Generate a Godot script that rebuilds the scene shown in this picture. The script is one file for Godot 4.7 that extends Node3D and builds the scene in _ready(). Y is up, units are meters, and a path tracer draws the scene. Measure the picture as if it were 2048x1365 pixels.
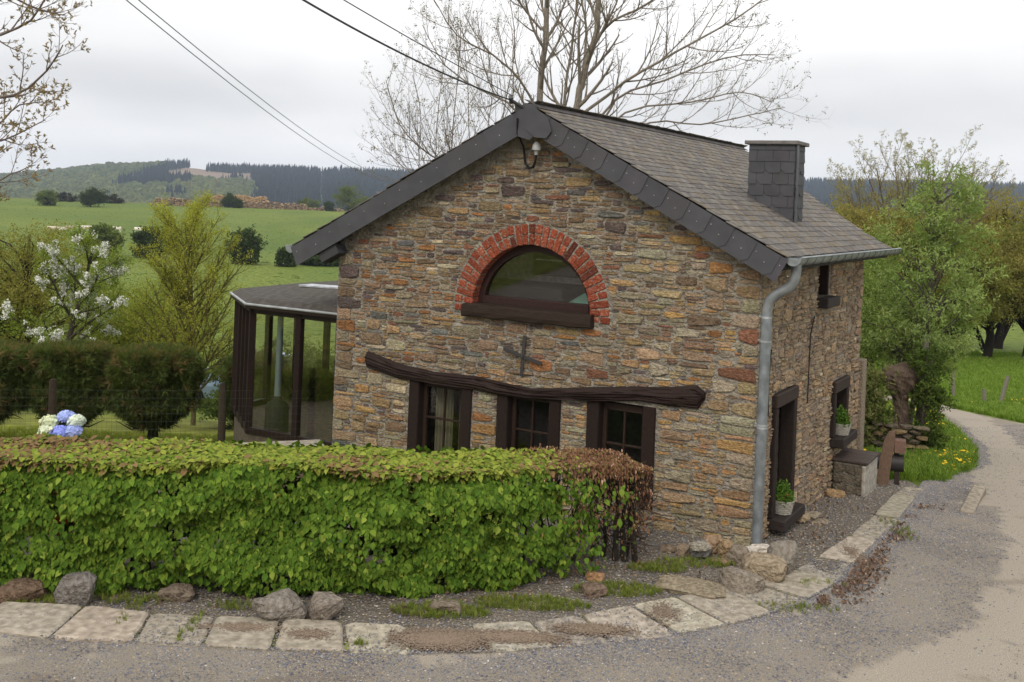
extends Node3D
# A stone cottage at a bend of a lane, under an overcast spring sky.

var rng := RandomNumberGenerator.new()
var M := {}
var used_names := {}
var noise := FastNoiseLite.new()
const EYE := Vector3(0, 3.4, 0)
const HOUSE_AT := Vector3(2.568, 0, -10.653)
const HOUSE_TURN := -0.52883
var house: Node3D

# ------------------------------------------------------------------ mesh building
class MB:
	var v := PackedVector3Array()
	var n := PackedVector3Array()
	var c := PackedColorArray()
	func tri(a: Vector3, b: Vector3, d: Vector3, col: Color) -> void:
		var nn := (b - a).cross(d - a).normalized()
		v.append(a); v.append(d); v.append(b)
		n.append(nn); n.append(nn); n.append(nn)
		c.append(col); c.append(col); c.append(col)
	func quad(a: Vector3, b: Vector3, d: Vector3, e: Vector3, col: Color) -> void:
		tri(a, b, d, col)
		tri(a, d, e, col)
	func tri_s(a: Vector3, b: Vector3, d: Vector3, na: Vector3, nb: Vector3, nd: Vector3, ca: Color, cb: Color, cd: Color) -> void:
		v.append(a); v.append(d); v.append(b)
		n.append(na); n.append(nd); n.append(nb)
		c.append(ca); c.append(cd); c.append(cb)
	func face_out(p: Array, mid: Vector3, col: Color) -> void:
		var cc := Vector3.ZERO
		for q in p:
			cc += q
		cc /= p.size()
		var nn: Vector3 = (p[1] - p[0]).cross(p[2] - p[0])
		var flip := nn.dot(cc - mid) < 0.0
		for i in range(1, p.size() - 1):
			if flip:
				tri(p[0], p[i + 1], p[i], col)
			else:
				tri(p[0], p[i], p[i + 1], col)
	func tube(pts: Array, rad: Array, sides: int, col: Color, cap := false) -> void:
		var prev_ring := []
		var prev_nor := []
		var side := Vector3.RIGHT
		for i in pts.size():
			var d: Vector3
			if i == 0:
				d = pts[1] - pts[0]
			elif i == pts.size() - 1:
				d = pts[i] - pts[i - 1]
			else:
				d = pts[i + 1] - pts[i - 1]
			d = d.normalized()
			if i == 0:
				side = d.cross(Vector3.UP if absf(d.y) < 0.9 else Vector3.RIGHT).normalized()
			else:
				side = (side - d * side.dot(d)).normalized()
			var up := side.cross(d)
			var ring := []
			var nor := []
			for k in sides:
				var a := TAU * k / sides
				var o := side * cos(a) + up * sin(a)
				nor.append(o)
				ring.append(pts[i] + o * rad[i])
			if i > 0:
				for k in sides:
					var k2 := (k + 1) % sides
					tri_s(prev_ring[k], ring[k], ring[k2], prev_nor[k], nor[k], nor[k2], col, col, col)
					tri_s(prev_ring[k], ring[k2], prev_ring[k2], prev_nor[k], nor[k2], prev_nor[k2], col, col, col)
			if cap and (i == 0 or i == pts.size() - 1):
				for k in sides:
					tri(pts[i], ring[k], ring[(k + 1) % sides], col)
			prev_ring = ring
			prev_nor = nor
	# chamfered box; jit are eight corner offsets (or empty)
	func box(xf: Transform3D, size: Vector3, col: Color, bev := 0.0, jit: Array = []) -> void:
		var h := size * 0.5
		var b := minf(bev, minf(h.x, minf(h.y, h.z)) * 0.9)
		var mid := xf.origin
		var P := func(s: Vector3, axis: int) -> Vector3:
			var q := Vector3(s.x * (h.x - (0.0 if axis == 0 else b)), s.y * (h.y - (0.0 if axis == 1 else b)), s.z * (h.z - (0.0 if axis == 2 else b)))
			if jit.size() == 8:
				q += jit[(1 if s.x > 0 else 0) + (2 if s.y > 0 else 0) + (4 if s.z > 0 else 0)]
			return xf * q
		for axis in 3:
			for sg in [-1.0, 1.0]:
				var f := []
				for uv in [[-1.0, -1.0], [1.0, -1.0], [1.0, 1.0], [-1.0, 1.0]]:
					var s := Vector3.ZERO
					s[axis] = sg
					s[(axis + 1) % 3] = uv[0]
					s[(axis + 2) % 3] = uv[1]
					f.append(P.call(s, axis))
				face_out(f, mid, col)
		if b > 0.0:
			for axis in 3:
				var a1 := (axis + 1) % 3
				var a2 := (axis + 2) % 3
				for s1 in [-1.0, 1.0]:
					for s2 in [-1.0, 1.0]:
						var lo := Vector3.ZERO
						lo[a1] = s1
						lo[a2] = s2
						lo[axis] = -1.0
						var hi := lo
						hi[axis] = 1.0
						face_out([P.call(lo, a1), P.call(hi, a1), P.call(hi, a2), P.call(lo, a2)], mid, col)
			for sx in [-1.0, 1.0]:
				for sy in [-1.0, 1.0]:
					for sz in [-1.0, 1.0]:
						var s := Vector3(sx, sy, sz)
						face_out([P.call(s, 0), P.call(s, 1), P.call(s, 2)], mid, col)
	# flat outline (2D, counter-clockwise seen from +z) extruded between z0 and z1
	func prism(xf: Transform3D, poly: PackedVector2Array, z0: float, z1: float, col: Color) -> void:
		var m := poly.size()
		var idx := Geometry2D.triangulate_polygon(poly)
		for i in range(0, idx.size(), 3):
			var a := poly[idx[i]]
			var b := poly[idx[i + 1]]
			var d := poly[idx[i + 2]]
			if (b - a).cross(d - a) < 0.0:
				var t := b
				b = d
				d = t
			tri(xf * Vector3(a.x, a.y, z1), xf * Vector3(b.x, b.y, z1), xf * Vector3(d.x, d.y, z1), col)
			tri(xf * Vector3(a.x, a.y, z0), xf * Vector3(d.x, d.y, z0), xf * Vector3(b.x, b.y, z0), col)
		for i in m:
			var a := poly[i]
			var b := poly[(i + 1) % m]
			quad(xf * Vector3(a.x, a.y, z0), xf * Vector3(b.x, b.y, z0), xf * Vector3(b.x, b.y, z1), xf * Vector3(a.x, a.y, z1), col)
	# loft through rings of equal size
	func loft(rings: Array, col: Color, closed := true, caps := true) -> void:
		var m: int = rings[0].size()
		var mids := []
		for r in rings:
			var cc := Vector3.ZERO
			for q in r:
				cc += q
			mids.append(cc / m)
		for i in rings.size() - 1:
			var mid: Vector3 = (mids[i] + mids[i + 1]) * 0.5
			for k in (m if closed else m - 1):
				var k2 := (k + 1) % m
				face_out([rings[i][k], rings[i][k2], rings[i + 1][k2], rings[i + 1][k]], mid, col)
		if caps:
			face_out(rings[0], mids[1], col)
			face_out(rings[-1], mids[-2], col)
	func mesh(mat: Material) -> ArrayMesh:
		var arr := []
		arr.resize(Mesh.ARRAY_MAX)
		arr[Mesh.ARRAY_VERTEX] = v
		arr[Mesh.ARRAY_NORMAL] = n
		arr[Mesh.ARRAY_COLOR] = c
		var m := ArrayMesh.new()
		m.add_surface_from_arrays(Mesh.PRIMITIVE_TRIANGLES, arr)
		m.surface_set_material(0, mat)
		return m

# ------------------------------------------------------------------ nodes
func numbered(called: String) -> String:
	var k: int = used_names.get(called, 0)
	used_names[called] = k + 1
	return called if k == 0 else "%s_%03d" % [called, k]

func tag(o: Node, label: String, category: String, group := "", kind := "") -> void:
	if label:
		o.set_meta("label", label)
	if category:
		o.set_meta("category", category)
	if group:
		o.set_meta("group", group)
	if kind:
		o.set_meta("kind", kind)

func thing(called: String, label: String, category: String, at := Vector3.ZERO, turn := 0.0, group := "") -> Node3D:
	var o := Node3D.new()
	o.name = numbered(called)
	add_child(o)
	o.position = at
	o.rotation.y = turn
	tag(o, label, category, group)
	return o

func part(parent: Node, called: String, mesh: Mesh, kind := "") -> MeshInstance3D:
	var o := MeshInstance3D.new()
	o.name = called
	o.mesh = mesh
	parent.add_child(o, true)
	if kind:
		o.set_meta("kind", kind)
	return o

func struct(called: String, mesh: Mesh) -> MeshInstance3D:
	var o := part(self, numbered(called), mesh)
	o.set_meta("kind", "structure")
	return o

func scatter(parent: Node, called: String, mesh: Mesh, xf: Array, cols: PackedColorArray) -> MultiMeshInstance3D:
	var mm := MultiMesh.new()
	mm.transform_format = MultiMesh.TRANSFORM_3D
	mm.use_colors = true
	mm.mesh = mesh
	mm.instance_count = xf.size()
	for i in xf.size():
		mm.set_instance_transform(i, xf[i])
		mm.set_instance_color(i, cols[i])
	var o := MultiMeshInstance3D.new()
	o.name = called
	o.multimesh = mm
	parent.add_child(o, true)
	o.set_meta("kind", "stuff")
	return o

# ------------------------------------------------------------------ small maths
func rf(a: float, b: float) -> float:
	return rng.randf_range(a, b)

func rdir() -> Vector3:
	var z := rf(-1, 1)
	var a := rf(0, TAU)
	var r := sqrt(1.0 - z * z)
	return Vector3(r * cos(a), z, r * sin(a))

func vary(c: Color, amount: float, hue := 0.0) -> Color:
	var k := 1.0 + rf(-amount, amount)
	return Color(c.r * k * (1.0 + rf(-hue, hue)), c.g * k * (1.0 + rf(-hue, hue)), c.b * k * (1.0 + rf(-hue, hue)))

func pick(list: Array, weights: Array) -> Variant:
	var t := 0.0
	for w in weights:
		t += w
	var r := rf(0, t)
	for i in list.size():
		r -= weights[i]
		if r <= 0.0:
			return list[i]
	return list[-1]

func table(t: Array, x: float) -> float:
	if x <= t[0][0]:
		return t[0][1]
	for i in range(1, t.size()):
		if x <= t[i][0]:
			var k: float = (x - t[i - 1][0]) / (t[i][0] - t[i - 1][0])
			return lerpf(t[i - 1][1], t[i][1], k)
	return t[-1][1]

func frame_of(z: Vector3, roll: float) -> Basis:
	var x := z.cross(Vector3.UP if absf(z.y) < 0.95 else Vector3.RIGHT).normalized()
	var y := z.cross(x)
	return Basis(x * cos(roll) + y * sin(roll), -x * sin(roll) + y * cos(roll), z)

const LEFT_GROUND := [[0.0, 1.9], [6.6, 0.02], [7.2, 0.0], [12.4, 0.0], [14.2, -0.45], [17.0, -0.75], [21.0, -1.35], [35, -3.5], [71, -7.5], [95, -8.3], [237, -8.6], [296, -8.3], [400, -5.8], [474, -4.1], [510, -3.9], [620, -7.0], [1070, -30.0], [1500, -40.0]]
const RIGHT_GROUND := [[0.0, 1.9], [6.6, 0.02], [7.2, 0.0], [10.6, 0.0], [13.0, -0.13], [16.0, -0.33], [20.0, -0.65], [26.0, -1.3], [31, -1.8], [52, -3.3], [71, -4.6], [120, -6.5], [237, -8.0], [400, -8], [620, -9], [1070, -30.0], [1500, -40.0]]

func ground_h(x: float, z: float) -> float:
	var d := -z
	var u := x / maxf(d, 5.0)
	var k := smoothstep(-0.02, 0.28, u)
	return lerpf(table(LEFT_GROUND, d), table(RIGHT_GROUND, d), k)

func on_ground(x: float, z: float, up := 0.0) -> Vector3:
	return Vector3(x, ground_h(x, z) + up, z)

# ------------------------------------------------------------------ materials
func noise_tex(sd: int, freq: float, lo: float, hi: float, oct := 4, size := 512, warm := 0.0) -> NoiseTexture2D:
	var f := FastNoiseLite.new()
	f.seed = sd
	f.frequency = freq
	f.fractal_octaves = oct
	f.noise_type = FastNoiseLite.TYPE_SIMPLEX_SMOOTH
	var t := NoiseTexture2D.new()
	t.width = size
	t.height = size
	t.seamless = true
	t.noise = f
	var g := Gradient.new()
	g.set_color(0, Color(lo, lo * (1.0 - warm), lo * (1.0 - 2.0 * warm)))
	g.set_color(1, Color(hi, hi, hi))
	t.color_ramp = g
	return t

func mat(col: Color, rough: float, tex: Texture2D = null, scale := 1.0, bump: Texture2D = null, relief := 0.0) -> StandardMaterial3D:
	var m := StandardMaterial3D.new()
	m.albedo_color = col.linear_to_srgb()
	m.vertex_color_use_as_albedo = true
	m.roughness = rough
	m.metallic_specular = 0.3
	if tex or bump:
		m.uv1_triplanar = true
		m.uv1_world_triplanar = true
		m.uv1_scale = Vector3.ONE * scale
	if tex:
		m.albedo_texture = tex
	if bump:
		m.heightmap_enabled = true
		m.heightmap_texture = bump
		m.heightmap_scale = relief
	return m

func brick_tex() -> NoiseTexture2D:
	# fired clay with lime blooms and a few burnt specks
	var t := noise_tex(31, 0.018, 0.5, 1.0, 5)
	var g := Gradient.new()
	g.set_color(0, Color(0.42, 0.3, 0.28))
	g.set_color(1, Color(0.93, 0.82, 0.75))
	g.add_point(0.24, Color(0.66, 0.3, 0.22))
	g.add_point(0.5, Color(0.78, 0.37, 0.26))
	g.add_point(0.68, Color(0.8, 0.4, 0.29))
	g.add_point(0.78, Color(0.9, 0.72, 0.63))
	t.color_ramp = g
	return t

func make_materials() -> void:
	var fine := noise_tex(11, 0.03, 0.68, 1.0, 5)
	var mid := noise_tex(12, 0.012, 0.6, 1.0, 5)
	var blot := noise_tex(13, 0.02, 0.58, 1.0, 4, 512, 0.06)
	var b1 := noise_tex(14, 0.03, 0.0, 1.0, 5)
	var b2 := noise_tex(15, 0.06, 0.0, 1.0, 3)
	M.stone = mat(Color.WHITE, 0.9, blot, 2.6, b1, 1.6)
	M.mortar = mat(Color.WHITE, 0.95, mid, 1.3, b1, 4.0)
	M.brick = mat(Color.WHITE, 0.88, brick_tex(), 3.2, b2, 0.6)
	M.timber = mat(Color.WHITE, 0.72, fine, 3.0, b1, 0.8)
	M.timber.uv1_scale = Vector3(0.7, 5.0, 5.0)
	M.post = mat(Color.WHITE, 0.8, fine, 3.0, b1, 0.8)
	M.post.uv1_scale = Vector3(7.0, 0.9, 7.0)
	M.frame = mat(Color.WHITE, 0.5, fine, 2.0)
	M.slate = mat(Color.WHITE, 0.8, mid, 1.7, b2, 0.4)
	M.slate_new = mat(Color.WHITE, 0.62, noise_tex(16, 0.008, 0.86, 1.0, 3), 1.0)
	M.zinc = mat(Color.WHITE, 0.45, mid, 0.9)
	M.zinc.metallic = 0.2
	M.zinc.metallic_specular = 0.5
	M.concrete = mat(Color.WHITE, 0.95, noise_tex(17, 0.012, 0.66, 1.0, 7, 1024, 0.02), 0.8, noise_tex(18, 0.12, 0.0, 1.0, 4, 1024), 0.12)
	M.road = mat(Color.WHITE, 0.95, noise_tex(21, 0.09, 0.66, 1.0, 3, 1024), 0.8, b2, 0.5)
	M.earth = mat(Color.WHITE, 0.97, noise_tex(22, 0.05, 0.5, 1.0, 5, 1024), 0.9, b1, 3.0)
	M.grass_ground = mat(Color.WHITE, 0.95, noise_tex(23, 0.035, 0.5, 1.0, 5, 1024), 0.035, b1, 3.0)
	M.plain = mat(Color.WHITE, 0.85)
	M.soft = mat(Color.WHITE, 0.95)
	M.bark = mat(Color.WHITE, 0.92, mid, 3.0, b1, 1.5)
	M.bark.uv1_scale = Vector3(6, 1.6, 6)
	M.pebble = mat(Color.WHITE, 0.85)
	M.rock = mat(Color.WHITE, 0.92, blot, 1.6, b1, 2.5)
	M.plaster = mat(Color.WHITE, 0.9, fine, 0.7)
	M.iron = mat(Color.WHITE, 0.55)
	M.iron.metallic = 0.3
	M.felt = mat(Color.WHITE, 0.9, mid, 1.4, b2, 0.5)
	M.leaf = mat(Color.WHITE, 0.72)
	M.leaf.metallic_specular = 0.2
	M.leaf.backlight_enabled = true
	M.leaf.backlight = Color(0.2, 0.26, 0.05).linear_to_srgb()
	M.leaf_far = mat(Color.WHITE, 0.8)
	M.leaf_far.backlight_enabled = true
	M.leaf_far.backlight = Color(0.6, 0.7, 0.2).linear_to_srgb()
	M.petal = mat(Color.WHITE, 0.7)
	M.petal.backlight_enabled = true
	M.petal.backlight = Color(0.15, 0.15, 0.15).linear_to_srgb()
	var g := StandardMaterial3D.new()
	g.transparency = BaseMaterial3D.TRANSPARENCY_ALPHA
	g.albedo_color = Color(0.1, 0.12, 0.11, 0.02)
	g.roughness = 0.02
	g.metallic_specular = 0.5
	M.glass = g
	var cp := StandardMaterial3D.new()
	cp.albedo_color = Color(0.05, 0.09, 0.2).linear_to_srgb()
	cp.roughness = 0.25
	cp.clearcoat_enabled = true
	cp.clearcoat = 0.6
	M.paint = cp

func leaf_mesh(length: float, width: float, fold: float, m: Material) -> ArrayMesh:
	# a pointed oval leaf lying along +y, folded on its midrib, tip drooping
	var mb := MB.new()
	var w := Color.WHITE
	var prof := [[0.0, 0.0, 0.0], [0.3, 0.5, 0.0], [0.62, 0.45, -0.05], [1.0, 0.0, -0.18]]
	for s in [-1.0, 1.0]:
		for i in 3:
			var a: Array = prof[i]
			var b: Array = prof[i + 1]
			var ma := Vector3(0, a[0] * length, a[2] * length)
			var mb2 := Vector3(0, b[0] * length, b[2] * length)
			var ea := ma + Vector3(s * a[1] * width, 0, absf(a[1]) * width * fold)
			var eb := mb2 + Vector3(s * b[1] * width, 0, absf(b[1]) * width * fold)
			if a[1] == 0.0:
				if s > 0:
					mb.tri(ma, eb, mb2, w)
				else:
					mb.tri(ma, mb2, eb, w)
			elif b[1] == 0.0:
				if s > 0:
					mb.tri(ma, ea, mb2, w)
				else:
					mb.tri(ma, mb2, ea, w)
			elif s > 0:
				mb.quad(ma, ea, eb, mb2, w)
			else:
				mb.quad(ma, mb2, eb, ea, w)
	return mb.mesh(m)

func cluster_mesh(n: int, spread: float, length: float, width: float, m: Material, sd: int) -> ArrayMesh:
	# a handful of small leaves round one point
	var keep := rng.state
	rng.seed = sd
	var mb := MB.new()
	for i in n:
		var o := rdir() * spread * rf(0.2, 1.0)
		var y := (rdir() + Vector3(0, 0.15, 0)).normalized()
		var x := y.cross(rdir()).normalized()
		var z := x.cross(y)
		var l := length * rf(0.7, 1.2)
		var w := width * rf(0.7, 1.2)
		var col := Color.WHITE * rf(0.75, 1.15)
		var tip := o + y * l - z * l * 0.12
		mb.tri(o, o + y * l * 0.45 + x * w * 0.5 + z * w * 0.15, tip, col)
		mb.tri(o, tip, o + y * l * 0.45 - x * w * 0.5 + z * w * 0.15, col)
	rng.state = keep
	return mb.mesh(m)

# ------------------------------------------------------------------ stones and boulders
const STONE_TONES := [Color(0.275, 0.2, 0.135), Color(0.44, 0.31, 0.17), Color(0.38, 0.2, 0.09), Color(0.17, 0.135, 0.13), Color(0.2, 0.205, 0.2), Color(0.36, 0.31, 0.22), Color(0.66, 0.57, 0.42), Color(0.29, 0.145, 0.095), Color(0.34, 0.25, 0.165)]
const STONE_SHARE := [26, 13, 7, 12, 5, 19, 3, 4, 22]

func stone_tone(pale := 0.0) -> Color:
	# pale: the masonry low down and at the corner is of fresher, more buff stone
	var c: Color = pick(STONE_TONES, STONE_SHARE)
	if rf(0, 1) < pale:
		c = pick([Color(0.46, 0.36, 0.22), Color(0.42, 0.38, 0.28), Color(0.5, 0.33, 0.15), Color(0.4, 0.27, 0.16)], [4, 4, 2, 2])
	return vary(c, 0.22, 0.05) * 1.12

func add_stone(mb: MB, xf: Transform3D, r: Rect2, proud: float, col: Color, rough: float) -> void:
	var cx := r.get_center().x
	var cy := r.get_center().y
	var hw := r.size.x * 0.5
	var hh := r.size.y * 0.5
	var nn := 10 if hw > 0.07 else 8
	var e := rf(0.24, 0.8) if hh < 0.04 else rf(0.22, 0.5)
	var ph := rf(-0.1, 0.1)
	var tilt := rf(-0.05, 0.05)
	var wedge := rf(-0.35, 0.35)
	var r0 := []
	var r1 := []
	var r2 := []
	for k in nn:
		var a := TAU * (k + 0.5) / nn + ph
		var ca := cos(a)
		var sa := sin(a)
		var px := signf(ca) * pow(absf(ca), e) * hw * rf(0.82, 1.03)
		var py := signf(sa) * pow(absf(sa), e) * hh * rf(0.8, 1.05) * (1.0 + wedge * px / hw) + px * tilt
		py = clampf(py, -hh * 1.05, hh * 1.05)
		r0.append(xf * Vector3(cx + px, cy + py, -0.03))
		var j := rf(0.5, 0.85)
		r1.append(xf * Vector3(cx + px, cy + py, proud * j))
		var q := rf(0.68, 0.92)
		r2.append(xf * Vector3(cx + px * q, cy + py * q, proud * (1.0 + rf(-rough, rough))))
	var top := xf * Vector3(cx + rf(-0.2, 0.2) * hw, cy + rf(-0.2, 0.2) * hh, proud * (1.05 + rf(-rough, rough)))
	for k in nn:
		var k2 := (k + 1) % nn
		mb.quad(r0[k], r0[k2], r1[k2], r1[k], col)
		mb.quad(r1[k], r1[k2], r2[k2], r2[k], vary(col, 0.16, 0.03))
		mb.tri(r2[k], r2[k2], top, vary(col, 0.15, 0.03))

# packs a wall with stones of mixed size: returns rectangles
func pack_wall(x0: float, y0: float, x1: float, y1: float, free: Callable, big: Callable) -> Array:
	var cw := 0.02
	var ch := 0.016
	var nx := int((x1 - x0) / cw)
	var ny := int((y1 - y0) / ch)
	var busy := PackedByteArray()
	busy.resize(nx * ny)
	for j in ny:
		for i in nx:
			busy[j * nx + i] = 0 if free.call(x0 + (i + 0.5) * cw, y0 + (j + 0.5) * ch) else 1
	var out := []
	# big stones first, then middling ones, set at random; thin ones fill what is left
	# quoins up the two edges
	for side in 2:
		var j := rng.randi_range(0, 3)
		while j < ny - 12:
			var w := rng.randi_range(9, 15) if rf(0, 1) < 0.5 else rng.randi_range(15, 22)
			var h := rng.randi_range(5, 10)
			if rf(0, 1) < 0.75 and claim(busy, nx, 0 if side == 0 else nx - w, j, w, h):
				out.append(shrunk(Rect2(x0 + (0 if side == 0 else nx - w) * cw, y0 + j * ch, w * cw, h * ch)))
				j += h
			else:
				j += rng.randi_range(2, 4)
	for pass_no in 2:
		for tries in ([3400, 16000][pass_no] as int):
			var w := rng.randi_range(11, 20) if pass_no == 0 else rng.randi_range(8, 19)
			var h := rng.randi_range(5, 9) if pass_no == 0 else rng.randi_range(3, 5)
			var i := rng.randi_range(0, nx - 1)
			if rf(0, 1) < 0.06:
				i = 0 if rf(0, 1) < 0.5 else nx - w
			i = clampi(i, 0, nx - w)
			var j := rng.randi_range(0, ny - h - 1)
			var b: float = big.call(x0 + (i + w * 0.5) * cw, y0 + j * ch)
			if rf(0, 1) > (0.025 + 0.42 * b if pass_no == 0 else 0.42 + 0.45 * b):
				continue
			if claim(busy, nx, i, j, w, h):
				out.append(shrunk(Rect2(x0 + i * cw, y0 + j * ch, w * cw, h * ch)))
	for j in ny:
		var i := 0
		while i < nx:
			if busy[j * nx + i]:
				i += 1
				continue
			var run := 0
			while i + run < nx and run < 24 and not busy[j * nx + i + run]:
				run += 1
			var w := mini(rng.randi_range(5, 15), run)
			if run - w < 3:
				w = run
			if w > 18:
				w = w / 2
			var h := rng.randi_range(2, 4) if w > 5 else 2
			if w < 3:
				# slivers are left to the mortar
				for q in w:
					busy[j * nx + i + q] = 1
				i += w
				continue
			while h > 1 and not claim(busy, nx, i, j, w, mini(h, ny - j)):
				h -= 1
			if h >= 2 and j + h <= ny:
				out.append(shrunk(Rect2(x0 + i * cw, y0 + j * ch, w * cw, h * ch)))
			else:
				for q in w:
					busy[j * nx + i + q] = 1
			i += w
	return out

func claim(busy: PackedByteArray, nx: int, i: int, j: int, w: int, h: int) -> bool:
	for jj in h:
		for q in w:
			var at := (j + jj) * nx + i + q
			if at >= busy.size() or busy[at]:
				return false
	for jj in h:
		for q in w:
			busy[(j + jj) * nx + i + q] = 1
	return true

func shrunk(r: Rect2) -> Rect2:
	return r.grow_individual(-rf(0.0, 0.008), -rf(0.0, 0.006), -rf(0.0, 0.008), -rf(0.0, 0.006))

func rock_mesh(size: Vector3, col: Color, sd: int, m: Material) -> ArrayMesh:
	# an angular boulder: the hull of cut planes, with its base at y = 0
	var keep := rng.state
	rng.seed = sd
	var planes := []
	for i in 9:
		var d := rdir()
		planes.append([d, rf(0.68, 0.92)])
	for d in [Vector3.UP, Vector3.DOWN, Vector3.LEFT, Vector3.RIGHT, Vector3.FORWARD, Vector3.BACK]:
		planes.append([(d + rdir() * 0.22).normalized(), rf(0.72, 0.95)])
	var rings := 9
	var segs := 14
	var P := []
	for j in rings + 1:
		var row := []
		for k in segs:
			var th := PI * j / rings
			var a := TAU * k / segs
			var d := Vector3(sin(th) * cos(a), cos(th), sin(th) * sin(a))
			var r := 1.25
			for pl in planes:
				var dt: float = d.dot(pl[0])
				if dt > 0.05:
					r = minf(r, pl[1] / dt)
			r *= 1.0 + 0.05 * noise.get_noise_3d(d.x * 90 + sd * 7, d.y * 90, d.z * 90)
			row.append(Vector3(d.x * r * size.x * 0.5, d.y * r * size.y * 0.5 + size.y * 0.36, d.z * r * size.z * 0.5))
		P.append(row)
	var mb := MB.new()
	for j in rings:
		for k in segs:
			var k2 := (k + 1) % segs
			var cc := vary(col, 0.05)
			mb.tri(P[j][k], P[j][k2], P[j + 1][k2], cc)
			mb.tri(P[j][k], P[j + 1][k2], P[j + 1][k], cc)
	rng.state = keep
	return mb.mesh(m)

# ------------------------------------------------------------------ the cottage
const WALL_W := 5.5
const SIDE_L := 4.78
const APEX := Vector2(-2.674, 4.506)
const EAVE_R := Vector2(0.278, 2.967)
const EAVE_L := Vector2(-6.071, 2.727)
const ARCH := Vector2(-2.69, 2.145)
const ARCH_IN := 0.776
const ARCH_OUT := 1.022
const WOOD := Color(0.036, 0.022, 0.018)
const WIN_X := [[-4.315, -3.412], [-3.06, -2.229], [-1.9, -1.089]]

func rear_z(x: float) -> float:
	return -4.78 + minf(x, 0.0) * 0.847

func roof_y(x: float) -> float:
	if x > APEX.x:
		return APEX.y + (x - APEX.x) * (EAVE_R.y - APEX.y) / (EAVE_R.x - APEX.x)
	return APEX.y + (x - APEX.x) * (EAVE_L.y - APEX.y) / (EAVE_L.x - APEX.x)

func beam_outline() -> Array:
	var top := [Vector2(-4.962, 1.463), Vector2(-4.476, 1.360), Vector2(-3.953, 1.323), Vector2(-3.384, 1.342), Vector2(-3.039, 1.313), Vector2(-2.638, 1.287), Vector2(-2.254, 1.335), Vector2(-1.761, 1.412), Vector2(-1.288, 1.471), Vector2(-0.946, 1.513), Vector2(-0.642, 1.566), Vector2(-0.546, 1.500)]
	var bot := [Vector2(-4.959, 1.262), Vector2(-4.468, 1.183), Vector2(-3.946, 1.179), Vector2(-3.376, 1.178), Vector2(-3.032, 1.163), Vector2(-2.633, 1.173), Vector2(-2.185, 1.214), Vector2(-1.754, 1.254), Vector2(-1.281, 1.321), Vector2(-0.937, 1.313), Vector2(-0.615, 1.329), Vector2(-0.544, 1.443)]
	return [top, bot]

func build_house() -> void:
	house = thing("stone_cottage", "small rubble-stone cottage with slate roof and brick-arched gable window", "house", HOUSE_AT, HOUSE_TURN)
	var bo := beam_outline()
	var beam_poly := PackedVector2Array()
	for p in bo[0]:
		beam_poly.append(p)
	for i in range(bo[1].size() - 1, -1, -1):
		beam_poly.append(bo[1][i])
	build_walls(beam_poly)
	build_arch()
	build_beam(bo)
	build_lower_windows()
	build_side_windows()
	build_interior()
	build_roof()
	build_verge()
	build_chimney()
	build_gutter()
	build_gable_fittings()

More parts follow.
